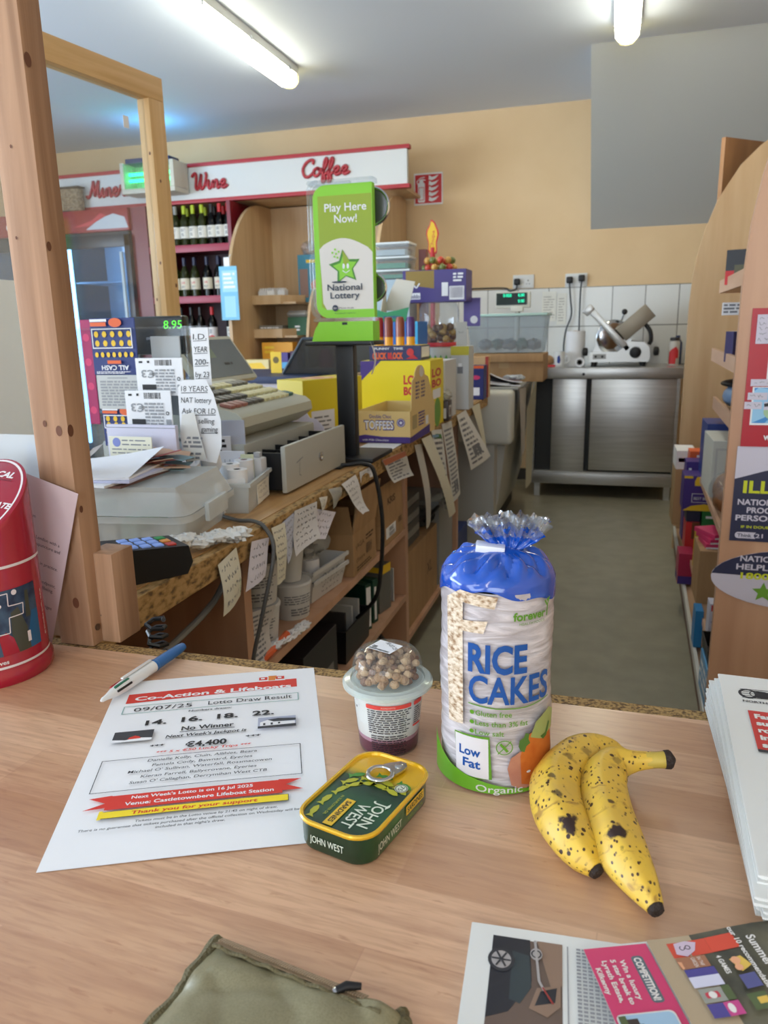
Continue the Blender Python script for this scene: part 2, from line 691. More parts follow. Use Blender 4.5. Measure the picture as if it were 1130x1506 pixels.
# ------------------------------------------------------------------ fluorescent ceiling lights
TUBE = M('lit_diffuser', (255, 251, 226), 0.4, emit=TUBE_POWER)
END = clear('diffuser_end', tint=(250, 246, 225), haze=0.55, hazecol=(250, 244, 214))


def ceiling_light(x, y0, y1, label):
    t = thing('ceiling_light', label, 'light', (x, (y0 + y1) / 2, 2.76), 0, 'fluorescent ceiling lights')
    b = B(t)
    b.box(x - 0.066, x + 0.066, y0 + 0.02, y1 - 0.02, 2.712, 2.76, 0, 0.006)
    b.build('housing', M('light_housing', (216, 218, 216), 0.4))
    b = B(t)
    prof = [(x - 0.062, 2.712), (x - 0.058, 2.675), (x - 0.035, 2.652), (x, 2.645), (x + 0.035, 2.652), (x + 0.058, 2.675), (x + 0.062, 2.712)]
    b.prism(prof, y0 + 0.05, y1 - 0.05, 'y')
    b.build('diffuser', TUBE)
    for e0, e1 in ((y0, y0 + 0.05), (y1 - 0.05, y1)):
        b = B(t)
        k = e0 == y0
        sh = [(x + (px - x) * 0.9, pz + 0.004) for px, pz in prof]
        b.prism(sh, e0, e1, 'y')
        b.build('end_cap', END)
    for s in (-1, 1):
        for q in (0.12, 0.5, 0.88):
            b = B(t)
            yy = y0 + (y1 - y0) * q
            b.box(x + s * 0.058, x + s * 0.07, yy - 0.012, yy + 0.012, 2.69, 2.725, 0, 0.003)
            b.build('clip', CHROME)
    return t


ceiling_light(-1.985, 3.42, 4.76, 'long fluorescent light on the ceiling above the till and wine area')
ceiling_light(-0.02, 3.36, 4.70, 'fluorescent light on the ceiling in front of the grey sloping soffit')
ceiling_light(-0.9, -2.3, -0.96, 'unseen fluorescent light added on the ceiling behind the viewer to light the counter')  # unseen fitting, added to light the front counter

# ------------------------------------------------------------------ front counter
LAM = brick_mat('beech_block_laminate', (224, 180, 144), (180, 132, 97), (200, 154, 122), 0.36, 0.058, 0.0005, 0.37, 0.30,
                rot=(0, 0, 0.06), coat=0.25, grain=[((6, 120, 1), 0.5, (170, 122, 94)), ((30, 300, 1), 0.4, (160, 112, 84)), ((2.0, 7, 1), 0.45, (226, 190, 160)), ((45, 230, 1), 0.4, (158, 104, 76), .63, .72)])
t = thing('shop_counter', 'beech laminate shop counter with worn chipboard far edge in the foreground', 'counter', (0, 0.3, 0))
b = B(t)
b.box(-1.5, 1.15, -0.12, 0.709, 0.812, 0.85, 0)
b.build('worktop', LAM, 0)
b = B(t)
b.box(-1.5, 1.15, 0.709, 0.729, 0.812, 0.849, 0)
b.build('chipboard_edge', CHIP, 0)
b = B(t)
b.box(-1.45, 1.1, -0.06, -0.04, 0.0, 0.812)
b.build('front_panel', BEECH_PINK, 0)
for x in (-1.45, 1.08):
    b = B(t)
    b.box(x, x + 0.02, -0.04, 0.66, 0, 0.812)
    b.build('end_panel', BEECH_PINK, 0)

# ------------------------------------------------------------------ service bench along the left
t = thing('service_bench', 'long worn service bench behind the counter with chipboard front edge and open shelves', 'bench', (-1.0, 2.4, 0))
BENCHTOP = brick_mat('bench_laminate', (196, 152, 98), (184, 140, 88), (188, 144, 92), 0.06, 0.5, 0.0006, 0.4, 0.4, coat=0.1, grain=[((120, 6, 1), 0.5, (148, 104, 62))])
WORN = MN('worn_bench_edge', (104, 80, 52), (184, 148, 96), (110, 50, 110), 0.34, 0.56, 0.8, bump=0.4, c3=(160, 126, 74), detail=7)
b = B(t)
b.box(-1.45, -0.66, 0.735, 4.05, 0.808, 0.85)
b.build('worktop', BENCHTOP, 0)
b = B(t)
b.box(-0.66, -0.638, 0.76, 4.05, 0.803, 0.849, 0, 0.002)
b.build('chipboard_edge', WORN, 0)
for y0, y1 in ((0.765, 0.785), (1.248, 1.278), (2.44, 2.475), (3.35, 3.38)):
    b = B(t)
    b.box(-1.4, -0.665, y0, y1, 0, 0.808)
    b.build('divider', BEECH_PINK, 0)
for y0, y1, z in ((1.278, 2.44, 0.54), (1.278, 2.44, 0.30), (2.475, 3.35, 0.13), (1.278, 2.44, 0.06)):
    b = B(t)
    b.box(-1.4, -0.665, y0, y1, z - 0.02, z)
    b.build('shelf', BEECH_PINK, 0)
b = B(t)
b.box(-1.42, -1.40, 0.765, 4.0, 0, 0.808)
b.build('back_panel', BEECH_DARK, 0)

# ------------------------------------------------------------------ timber screen posts
t = thing('timber_screen_post', 'rough pine post with screwed blocks holding the left acrylic screen', 'screen', (-0.61, 0.74, 0.85))
b = B(t)
b.box(-0.635, -0.587, 0.714, 0.748, 0.85, 1.95, 0, 0.002)
f = b.side(-0.635, -0.587, 0.714, 0.748, 0.85, 1.95, 'front')
for a, c, r in ((0.03, 0.055, 0.0045), (0.036, 0.262, 0.004), (0.018, 0.27, 0.0025), (0.012, 0.47, 0.0012), (0.02, 0.56, 0.0012), (0.016, 0.66, 0.0018)):
    f.circ(a, c, r, 1, 1.5)
f = b.side(-0.635, -0.587, 0.714, 0.748, 0.85, 1.95, 'right')
for a, c, r in ((0.004, 0.262, 0.005), (0.006, 0.17, 0.003), (0.004, 0.46, 0.0035), (0.005, 0.64, 0.005)):
    f.circ(a, c, r, 1, 1.4)
b.build('post', [PINE, KNOT])
for x0, x1, h in ((-0.6, -0.562, 0.113), (-0.69, -0.636, 0.045)):
    b = B(t)
    b.box(x0, x1, 0.749 if x0 > -0.6 else 0.732, 0.775, 0.85, 0.85 + h, 0, 0.002)
    b.build('block', PINE)
for x, z in ((-0.5865, 0.872), (-0.5865, 0.884)):
    b = B(t)
    yy = 0.724 if z < 0.88 else 0.736
    b.lathe([(0.0042, 0), (0.0042, 0.0012), (0.002, 0.0012), (0.0008, 0.0004)], 0, 14, T=TR(x, yy, z, 0, PI / 2, 0))
    b.build('screw', M('screw_steel', (120, 110, 100), 0.35, 1.0))
b = B(t)
b.box(-1.35, -0.634, 0.751, 0.754, 0.852, 1.95)
b.build('acrylic_pane', ACRYLIC, 0)

t = thing('timber_pane_frame', 'narrow pale pine frame with a clear pane standing on the bench behind the post', 'screen', (-1.299, 1.833, 0.85), -0.16)
for yy in (0.2, -0.22):
    b = B(t, Matrix())
    q = (-0.021, 0.021, yy - 0.03, yy + 0.03, 0, 0.99)
    b.box(*q, 0, 0.002)
    for wh, ks in (('front', ((0.034, 0.56, 0.003), (0.01, 0.46, 0.003), (0.03, 0.85, 0.003))), ('right', ((0.05, 0.5, 0.004), (0.02, 0.78, 0.003)))):
        f = b.side(*q, wh)
        for a, c, r in ks:
            f.circ(a, c, r, 1, 1.5)
    b.build('post', [PINE_PALE, KNOT])
b = B(t, Matrix())
b.box(-0.021, 0.021, -0.25, 0.23, 0.99, 1.05, 0, 0.002)
b.build('top_rail', MN('pale_pine_rail', (206, 162, 104), (222, 182, 128), (60, 2.5, 60), 0.35, 0.7, 0.55, dist=0.6))
b = B(t, Matrix())
b.box(-0.002, 0.002, -0.19, 0.17, 0, 0.99)
b.build('clear_pane', ACRYLIC, 0)
b = B(t, Matrix())
b.box(0.0025, 0.003, 0.085, 0.105, 0.9, 0.93)
b.build('sticker', PAPER, 0)

# ------------------------------------------------------------------ coffee, wine and minerals sign board
SIGNRED = M('sign_red', (176, 44, 54), 0.45)
SCRIPT = {
    'W': ([[(-.15, 1.6), (.1, 2), (.32, 1.75), (.3, .35), (.45, 0), (.62, .3), (.85, 1.9)], [(.85, 1.9), (.82, .35), (1.0, 0), (1.25, .5), (1.4, 1.6), (1.3, 2.05)]], 1.45),
    'C': ([[(1.0, 1.5), (1.08, 1.85), (.85, 2.05), (.4, 1.75), (.1, .95), (.3, .1), (.7, 0), (1.1, .45)]], 1.05),
    'M': ([[(-.45, .25), (-.3, 0), (0, .3), (.3, 1.4), (.4, 2)], [(.4, 2), (.5, .9), (.55, .1)], [(.55, .1), (.8, 1.2), (1.05, 2)], [(1.05, 2), (1.0, .5), (1.15, 0), (1.4, .35)]], 1.35),
    'i': ([[(0, .35), (.22, 1), (.2, .3), (.35, 0), (.6, .35)]], .55),
    'n': ([[(0, .4), (.2, 1), (.2, 0)], [(.2, .6), (.45, 1), (.62, .75), (.6, .2), (.72, 0), (.95, .35)]], .9),
    'e': ([[(0, .35), (.4, .5), (.52, .8), (.36, 1), (.14, .8), (.12, .35), (.32, .02), (.6, .1), (.8, .35)]], .75),
    'o': ([[(.4, 1), (.12, .75), (.1, .25), (.35, 0), (.62, .3), (.6, .8), (.4, 1), (.55, .82), (.85, .8)]], .8),
    'f': ([[(-.05, .35), (.3, .9), (.5, 1.7), (.42, 2.1), (.25, 1.7), (.18, .5), (.12, -.6), (.25, -.85), (.38, -.4), (.32, .05), (.6, .35)]], .55),
    'r': ([[(0, .4), (.2, .9), (.22, 1.15), (.35, .95), (.55, .95), (.5, .3), (.65, 0), (.85, .35)]], .8),
    'a': ([[(.6, .9), (.3, 1), (.08, .6), (.12, .1), (.35, .08), (.6, .9)], [(.62, 1), (.58, .2), (.7, 0), (.95, .35)]], .9),
    'l': ([[(0, .35), (.4, 1.4), (.4, 2.05), (.22, 1.8), (.18, .3), (.35, 0), (.6, .35)]], .55),
    's': ([[(0, .35), (.35, 1.1), (.5, .6), (.42, .1), (.08, .05)]], .6),
}


def script(b, word, x0, x1, z0, xh, y, r, m):
    """brush lettering as raised strokes, x-height xh"""
    tot = sum(SCRIPT[c][1] for c in word)
    k = (x1 - x0) / tot
    x = x0
    for c in word:
        st, adv = SCRIPT[c]
        for s in st:
            q = spline([(x + px * k + py * 0.10 * xh, y, z0 + py * xh) for px, py in s], 5)
            b.tube(q, r, m, 6, (1, 1), (0, 1, 0))
        x += adv * k


t = thing('shop_sign_board', 'long white sign board with red edges reading Minerals Wine Coffee', 'sign', (-2.9, 5.6, 2.2))
b = B(t)
b.box(-4.75, -1.47, 5.58, 5.62, 2.205, 2.435, 0)
b.build('board', M('white_sign_board', (214, 216, 216), 0.5), 0)
for z0, z1 in ((2.435, 2.462), (2.178, 2.205)):
    b = B(t)
    b.box(-4.75, -1.45, 5.57, 5.63, z0, z1, 0, 0.003)
    b.build('red_edging', SIGNRED)
for w, x0, x1, z0, xh in (('Minerals', -4.10, -3.62, 2.275, .062), ('Wine', -3.17, -2.88, 2.275, .056), ('Coffee', -2.27, -1.90, 2.30, .054)):
    b = B(t)
    script(b, w, x0, x1, z0, xh, 5.572, 0.0115, 0)
    b.build('lettering', SIGNRED)
b = B(t)
b.box(-4.7, -1.5, 5.62, 6.1, 2.18, 2.2)
b.build('canopy', BEECH, 0)

# ------------------------------------------------------------------ insect killer with green tubes
t = thing('insect_killer', 'cream box insect killer with glowing green tubes hung before the sign board', 'appliance', (-3.42, 5.4, 2.24))
b = B(t)
b.box(-3.66, -3.2, 5.36, 5.56, 2.24, 2.275, 0, 0.006)
b.box(-3.66, -3.2, 5.53, 5.56, 2.275, 2.46, 0)
b.box(-3.235, -3.2, 5.36, 5.53, 2.275, 2.46, 0, 0.004)
b.box(-3.66, -3.63, 5.36, 5.53, 2.275, 2.46, 0, 0.004)
b.build('casing', CREAM)
b = B(t)
b.box(-3.62, -3.24, 5.38, 5.52, 2.455, 2.49, 0, 0.004)
b.build('top_grille', M('dark_blue_grille', (30, 52, 96), 0.5))
for z in (2.34, 2.385):
    b = B(t)
    b.tube([(-3.62, 5.42, z), (-3.245, 5.42, z)], 0.012, 0, 10)
    b.build('green_tube', M('green_uv_tube', (30, 255, 150), 0.3, emit=5))
b = B(t)
for k in range(16):
    x = -3.615 + k * 0.0245
    b.tube([(x, 5.375, 2.29), (x, 5.375, 2.44)], 0.0016, 0, 5)
b.build('wire_guard', M('green_wire', (120, 200, 140), 0.4))
l = bpy.data.lights.new('insect_killer_glow', 'POINT')
l.energy, l.color, l.shadow_soft_size = 4.0, (0.10, 0.55, 1.0), 0.05
o = bpy.data.objects.new('insect_killer_glow', l)
COL.objects.link(o)
o.location = (-3.43, 5.45, 2.56)

# ------------------------------------------------------------------ drinks fridges
FRED = M('fridge_red', (150, 24, 34), 0.35)
FIN = M('fridge_lining', (214, 232, 246), 0.5)
FLED = M('fridge_lamp', (196, 226, 255), 0.5, emit=8)
FGLASS = clear('fridge_door_glass', tint=(205, 228, 245), rough=0.03, haze=0.06, gloss=0.7, hazecol=(150, 190, 230))


def fridge(x0, x1, label, words):
    t = thing('drinks_fridge', label, 'fridge', ((x0 + x1) / 2, 5.8, 0), 0, 'drinks fridges')
    b = B(t)
    for q in ((x0, x0 + 0.03, 5.5, 6.05, 0, 2.0), (x1 - 0.03, x1, 5.5, 6.05, 0, 2.0), (x0, x1, 6.02, 6.05, 0, 2.0), (x0, x1, 5.5, 6.05, 1.97, 2.0), (x0, x1, 5.5, 6.05, 0, 0.2)):
        b.box(*q)
    b.build('cabinet', M('fridge_black', (24, 28, 36), 0.4), 0)
    b = B(t)
    b.box(x0 + 0.031, x1 - 0.031, 6.005, 6.019, 0.2, 1.969)
    b.build('lining', FIN, 0)
    b = B(t)
    b.box(x0, x1, 5.47, 6.05, 2.0, 2.17, 0, 0.01)
    f = b.side(x0, x1, 5.47, 6.05, 2.0, 2.17, 'front')
    w = x1 - x0
    if words:
        f.text('Coca-Cola', w * 0.36, 0.05, 0.075, 1, w * 0.58, 'l', 0.012, 0.3)
    else:
        f.poly([(w * .2, .04), (w * .5, .09), (w * .62, .14), (w * .7, .12), (w * .45, .05)], 2)
        f.poly([(w * .4, .02), (w * .55, .075), (w * .68, .11), (w * .8, .13), (w * .95, .10), (w * .99, .02)], 3)
    b.build('header', [FRED, WHITE, M('bottle_print_red', (200, 60, 66), 0.4), M('ice_print', (196, 204, 214), 0.4)])
    b = B(t)
    b.box(x0 + 0.06, x1 - 0.06, 5.56, 5.6, 1.90, 1.955)
    b.box(x0 + 0.031, x0 + 0.046, 5.50, 5.54, 0.3, 1.9)
    b.box(x1 - 0.046, x1 - 0.031, 5.50, 5.54, 0.3, 1.9)
    b.build('lamp', FLED, 0)
    for z in (0.55, 0.95, 1.30, 1.62):
        b = B(t)
        b.box(x0 + 0.032, x1 - 0.032, 5.58, 6.0, z, z + 0.012)
        b.build('shelf', M('fridge_shelf', (200, 215, 225), 0.4), 0)
    d = B(t)
    for q in ((x0, x0 + 0.05, 0.2, 1.97), (x1 - 0.05, x1, 0.2, 1.97), (x0, x1, 0.2, 0.26), (x0, x1, 1.88, 1.97)):
        d.box(q[0], q[1], 5.455, 5.49, q[2], q[3], 0, 0.004)
    dr = d.build('door', M('fridge_door_frame', (34, 40, 50), 0.35))
    b = B(t)
    b.box(x0 + 0.05, x1 - 0.05, 5.468, 5.474, 0.26, 1.88)
    b.build('glass', FGLASS, 0, th=dr)
    b = B(t)
    b.box(x1 - 0.085, x1 - 0.06, 5.43, 5.455, 0.9, 1.84, 0, 0.006)
    b.build('handle', M('fridge_handle', (190, 205, 215), 0.3), th=dr)
    return t


fridge(-4.36, -3.70, 'tall glass door drinks fridge with red ice-pattern header under Minerals', False)
fridge(-5.13, -4.42, 'tall drinks fridge with white script on its red header, left of the post', True)
t = thing('storage_basket', 'stacked brown wicker basket on top of the fridge beside Minerals', 'basket', (-4.28, 5.62, 2.17))
b = B(t)
for k in range(9):
    b.tube([(-4.24 + 0.1 * math.cos(a) * (1 + .02 * (k % 2)), 5.52 + 0.04 * math.sin(a), 2.185 + k * 0.018) for a in [2 * PI * j / 20 for j in range(20)]], 0.011, 0, 6, closed=True)
b.build('body', MN('wicker', (118, 98, 76), (170, 150, 124), (60, 60, 60)))
b = B(t)
b.box(-4.345, -4.135, 5.476, 5.564, 2.345, 2.357, 0, 0.004)
b.build('lid', M('basket_lid', (92, 80, 68), 0.6))

# ------------------------------------------------------------------ wine cabinet and bottles
WRED = M('wine_cabinet_red', (120, 22, 38), 0.35)
WSHELF = M('wine_shelf_red', (160, 48, 72), 0.4)
t = thing('wine_cabinet', 'dark red wine cabinet with three shelves under the Wine sign', 'cabinet', (-3.3, 5.8, 0))
b = B(t)
b.box(-3.70, -3.56, 5.5, 6.05, 0, 2.17)
b.build('side_panel', WRED, 0)
b = B(t)
b.box(-2.86, -2.83, 5.5, 6.05, 0, 2.17)
b.build('side_panel', WRED, 0)
b = B(t)
b.box(-3.56, -2.86, 6.03, 6.05, 0, 2.17)
b.build('back_panel', M('wine_cabinet_back', (64, 18, 26), 0.5), 0)
for z in (1.86, 1.478, 1.10, 0.72, 0.34):
    b = B(t)
    b.box(-3.56, -2.86, 5.52, 6.03, z - 0.02, z)
    s = b.build('shelf', WRED, 0)
    b = B(t)
    b.box(-3.56, -2.86, 5.505, 5.52, z - 0.045, z + 0.008, 0, 0.002)
    b.build('price_rail', WSHELF, th=s)
BG = {'dark': clear('dark_bottle_glass', tint=(30, 34, 34), haze=0.25, hazecol=(14, 17, 18), gloss=0.6), 'green': clear('green_bottle_glass', tint=(110, 120, 60), haze=0.35, hazecol=(70, 78, 36), gloss=0.6)}
CAPS = {'grey': M('grey_capsule', (150, 150, 148), 0.4), 'lime': M('lime_capsule', (176, 196, 40), 0.4), 'navy': M('navy_capsule', (28, 34, 66), 0.35), 'red': M('red_capsule', (190, 32, 40), 0.4), 'black': M('black_capsule', (20, 20, 24), 0.4)}
LABS = {'white': M('wine_label', (226, 224, 216), 0.6), 'crest': M('cream_wine_label', (222, 214, 196), 0.6), 'splash': M('white_splash_label', (228, 222, 220), 0.6)}
_proto = {}


def bottle(x, y, z, glass, cap, lab, label):
    k = (glass, cap, lab)
    if k in _proto:
        return dup(_proto[k], (x, y, z), 0, label)
    t = thing('wine_bottle', label, 'bottle', (x, y, z), 0, 'wine bottles in the red cabinet')
    b = B(t, Matrix())
    b.lathe([(0.03, 0), (0.036, 0.004), (0.037, 0.17), (0.034, 0.195), (0.018, 0.225), (0.0145, 0.24), (0.0145, 0.295)], 0, 16)
    b.build('glass_body', BG[glass])
    b = B(t, Matrix())
    b.lathe([(0.0153, 0.24), (0.0155, 0.30), (0.013, 0.302)], 0, 14)
    b.build('capsule', CAPS[cap])
    b = B(t, Matrix())
    b.lathe([(0.0375, 0.06), (0.0375, 0.145)], 0, 20)
    b.f = [f for f in b.f if len(f) == 4]
    b.m = b.m[:len(b.f)]
    f = Face(b, (0, 0, 0), (1, 0, 0), (0, 0, 1), fn=lambda a, c, l: V(((0.0375 + l) * math.sin(a / 0.0375), -(0.0375 + l) * math.cos(a / 0.0375), c)), du=0.006)
    if lab == 'white':
        f.small(-0.02, 0.11, 0.02, 0.135, 2, 1, 3)
        f.small(-0.015, 0.075, 0.015, 0.1, 3, 1, 5)
    elif lab == 'crest':
        f.text('V9', 0, 0.1, 0.02, 2, al='c', bold=0.01)
        f.small(-0.018, 0.07, 0.018, 0.09, 2, 1, 3)
    else:
        f.poly([(-.03, .062), (.03, .062), (.03, .075), (.01, .085), (-.02, .074), (-.03, .08)], 2)
        f.small(-0.015, 0.095, 0.015, 0.13, 3, 1, 5)
    b.build('label', [LABS[lab], GREYINK, RED])
    _proto[k] = t
    return t


ROWS = {
    'top': (1.862, [(-3.50, 'green', 'grey', 'white'), (-3.42, 'green', 'grey', 'white'), (-3.345, 'green', 'grey', 'white'), (-3.268, 'green', 'lime', 'white'), (-3.19, 'green', 'lime', 'white'), (-3.112, 'green', 'lime', 'white'), (-3.03, 'dark', 'black', 'white'), (-2.96, 'dark', 'red', 'white'), (-2.888, 'dark', 'red', 'white')]),
    'middle': (1.480, [(-3.52, 'green', 'navy', 'crest'), (-3.38, 'green', 'navy', 'crest'), (-3.30, 'green', 'navy', 'crest'), (-3.21, 'green', 'navy', 'crest'), (-3.10, 'dark', 'navy', 'crest'), (-3.0, 'dark', 'navy', 'crest'), (-2.92, 'dark', 'black', 'crest')]),
    'bottom': (1.102, [(-3.36, 'dark', 'black', 'splash'), (-3.27, 'dark', 'black', 'splash'), (-3.19, 'dark', 'black', 'splash'), (-3.085, 'dark', 'red', 'splash'), (-2.92, 'dark', 'black', 'white')]),
}
for row, (z, items) in ROWS.items():
    for i, (x, g, c, lb) in enumerate(items):
        bottle(x, 5.575, z, g, c, lb, '%s wine bottle from the left in the front row of the %s shelf, %s cap' % (ORD[i], row, c))
for i, x in enumerate((-3.31, -3.15, -3.07, -2.99, -2.92)):
    c = ('lime', 'lime', 'black', 'red', 'red')[i]
    bottle(x, 5.70, 1.862, 'dark' if i > 1 else 'green', c, 'white', '%s wine bottle from the left in the back row of the top shelf, %s cap' % (ORD[i], c))
for i, x in enumerate((-3.05, -2.96)):
    bottle(x, 5.69, 1.480, 'dark', 'navy', 'crest', '%s wine bottle of the back row on the middle shelf, navy cap' % ORD[i])

# blue medicine strip hanging on the shelf end
t = thing('hanging_card_strip', 'pale blue card strip hanging from the curved beech panel by the wine shelves', 'card', (-2.74, 5.22, 1.3))
b = B(t)
b.box(-2.808, -2.665, 5.222, 5.226, 1.293, 1.673, 0)
f = b.side(-2.808, -2.665, 5.222, 5.226, 1.293, 1.673, 'front')
f.rect(0.02, 0.2, 0.14, 0.35, 1)
f.rect(0.03, 0.02, 0.12, 0.17, 1)
f.small(0.03, 0.22, 0.13, 0.34, 4, 2, 3)
b.build('card', [M('sky_card', (120, 190, 224), 0.5), M('pale_sky_card', (160, 214, 236), 0.5), PAPER], 0)
b = B(t)
b.tube([(-2.74, 5.224, 1.67), (-2.745, 5.25, 1.72), (-2.75, 5.302, 1.76)], 0.004, 0, 5)
b.box(-2.765, -2.72, 5.221, 5.225, 1.673, 1.735, 0)
b.build('hanger', PAPER, 0)

# ------------------------------------------------------------------ beech display unit under Coffee
t = thing('display_unit', 'beech display unit with a curved side panel under the Coffee sign', 'shelving', (-2.2, 5.7, 0))


def curved_panel(b, x0, x1, y0, y1, z0, zt, cut, m=0):
    """upright side panel whose front edge sweeps back in a curve towards the top"""
    pts = [(y1, z0), (y1, zt)]
    for k in range(13):
        a = k / 12
        pts.append((y0 + cut * (1 - math.sin(a * PI / 2)) , zt - (zt - (zt - 0.75)) * (1 - math.cos(a * PI / 2))))
    pts.append((y0, z0))
    b.prism(pts, x0, x1, 'x', m)


for x0, x1 in ((-2.765, -2.74), (-1.63, -1.605)):
    b = B(t)
    curved_panel(b, x0, x1, 5.24, 6.05, 0, 2.17, 0.62)
    b.build('side_panel', BEECH, 30)
b = B(t)
b.box(-2.74, -1.63, 6.03, 6.05, 0, 2.17)
b.build('back_panel', BEECH, 0)
b = B(t)
b.box(-2.74, -1.63, 5.25, 6.03, 0.90, 0.93)
b.build('base_shelf', BEECH, 0)
for z in (1.41, 1.155):
    b = B(t)
    b.box(-2.74, -2.38, 5.62, 6.03, z, z + 0.015)
    b.box(-2.74, -2.50, 5.60, 5.62, z, z + 0.068)
    b.prism([(-2.50, 5.60), (-2.38, 5.80), (-2.38, 5.82), (-2.505, 5.62)], z, z + 0.068, 'z')
    b.build('tray', BEECH, 0)
b = B(t)
curved_panel(b, -2.24, -2.22, 5.42, 6.03, 0.93, 1.52, 0.25)
b.build('divider', BEECH, 30)
for k, (x, y, z, w) in enumerate(((-2.68, 5.70, 1.425, 0.07), (-2.60, 5.68, 1.425, 0.06), (-2.53, 5.72, 1.425, 0.06), (-2.64, 5.80, 1.425, 0.06))):
    b = B(None, Matrix.Translation((-x, -y, -z)))
    for q in range(9):
        xx = x + (q - 4) * w / 9
        b.box(xx - w / 20, xx + w / 20, y - 0.035, y + 0.035, z, z + 0.085 + 0.012 * ((q * 7 + k) % 3), 0)
    o = b.build('sugar_sachets', PAPER, 0)
    o.location = (x, y, z)
    tag(o, ['white sugar sachets bundled at the left of the upper beech tray', 'white sugar sachets bundled in the middle of the upper beech tray', 'white sugar sachets bundled at the right of the upper beech tray', 'white sugar sachets bundled at the back of the upper beech tray'][k], 'sachets', 'sugar sachets in the beech tray')


def carton(name, label, cat, x0, x1, y0, y1, z0, z1, mat, deco=None, mats=(), rz=0.0, group=None, bev=0.001, part='carton'):
    """a printed box standing on something: deco(B, x0..z1) lays its print; rotated about its centre"""
    cx, cy = (x0 + x1) / 2, (y0 + y1) / 2
    t = bpy.data.objects.new
    b = B(None, Matrix.Translation((-cx, -cy, -z0)))
    b.box(x0, x1, y0, y1, z0, z1, 0, bev, seg=1)
    if deco:
        deco(b, (x0, x1, y0, y1, z0, z1))
    o = b.build(name, [mat] + list(mats), 30)
    o.location = (cx, cy, z0)
    o.rotation_euler = (0, 0, rz)
    return tag(o, label, cat, group)


def d_fig(b, q):
    f = b.side(*q, 'front')
    w, h = q[1] - q[0], q[5] - q[4]
    f.small(w * 0.3, h * 0.8, w * .85, h * 0.92, 1, 3, 2)
    f.rect(w * .05, h * .1, w * .35, h * .7, 2)
    f.circ(w * .65, h * .35, w * .2, 1)
    f.rect(w * .55, h * .05, w * .75, h * .3, 3)


carton('display_carton', 'blue card carton with orange panel at the back of the upper beech tray', 'box', -2.46, -2.22, 5.88, 5.98, 1.425, 1.79, M('teal_blue_card', (62, 140, 170), 0.5), d_fig, (ORANGE, M('dusk_card', (150, 120, 110), 0.5), GOLD))
t = thing('plush_bundle', 'clear bag of small pale goods on the blue carton in the beech unit', 'bag', (-2.36, 5.93, 1.79))
b = B(t)
for k in range(7):
    b.ball((-2.38 + 0.03 * math.cos(k * 1.3), 5.93 + 0.02 * math.sin(k * 2.1), 1.815 + 0.018 * (k % 3)), 0.03, k % 2, 9, 6)
b.build('goods', [M('pale_pink_goods', (206, 176, 160), 0.7), M('grey_goods', (170, 160, 158), 0.7)])
b = B(t)
b.ball((-2.37, 5.93, 1.845), 0.075, 0, 12, 8, (1, 0.8, 0.74))
b.build('clear_bag', CLEAR)
carton('tea_box', 'dark green box on the lower beech tray', 'box', -2.50, -2.32, 5.72, 5.92, 1.17, 1.31, M('dark_green_card', (32, 86, 52), 0.5), lambda b, q: b.side(*q, 'front').small(.06, .03, .11, .08, 2, 1, 5), (PAPER,))
carton('paper_bundle', 'flat grey paper bundle at the left of the lower beech tray', 'packet', -2.72, -2.52, 5.66, 5.86, 1.17, 1.25, M('greige_pack', (128, 120, 110), 0.6), lambda b, q: b.side(*q, 'front').small(.01, .01, .19, .07, 4, 1, 9), (PAPER,))
carton('clear_bag_pack', 'cloudy bag of cups on the green box in the lower beech tray', 'bag', -2.52, -2.34, 5.74, 5.9, 1.31, 1.36, M('cloudy_pack', (176, 172, 164), 0.3), bev=0.02)
carton('biscuit_box', 'yellow biscuit box standing below the beech trays', 'box', -2.66, -2.40, 5.56, 5.66, 0.93, 1.12, M('amber_card', (228, 160, 40), 0.5), lambda b, q: (b.side(*q, 'front').small(.02, .1, .12, .17, 2, 1, 5), b.side(*q, 'front').poly([(.1, .01), (.25, .01), (.25, .07), (.18, .09)], 2)), (GOLD, M('brown_print', (150, 80, 40), 0.5)))
carton('snack_box', 'white and yellow snack box at the front left of the beech base shelf', 'box', -2.70, -2.48, 5.28, 5.42, 0.93, 1.0, M('pale_yellow_card', (226, 208, 150), 0.5), lambda b, q: b.side(*q, 'front').poly([(.02, .005), (.2, .005), (.16, .05), (.06, .045)], 1), (GOLD,))
carton('chocolate_box', 'purple and blue chocolate box on the beech base shelf', 'box', -2.46, -2.33, 5.30, 5.40, 0.93, 1.05, PURPLE, lambda b, q: b.side(*q, 'front').rect(.005, .005, .125, .05, 1), (M('cyan_card', (80, 160, 210), 0.5),))
carton('sweet_box', 'dark purple sweet box beside the chocolate box on the base shelf', 'box', -2.31, -2.255, 5.30, 5.42, 0.93, 1.06, M('plum_card', (72, 44, 74), 0.5))
b = B(None, Matrix.Translation((2.10, -5.5, -0.93)))
b.lathe([(0.05, 0.93), (0.06, 0.95), (0.062, 1.0), (0.04, 1.05), (0.012, 1.07)], 0, 16, (-2.10, 5.5, 0))
o = b.build('fruit_net', M('red_bag', (150, 30, 44), 0.5))
o.location = (-2.10, 5.5, 0.93)
tag(o, 'round dark red bag on the base shelf right of the curved divider', 'bag')

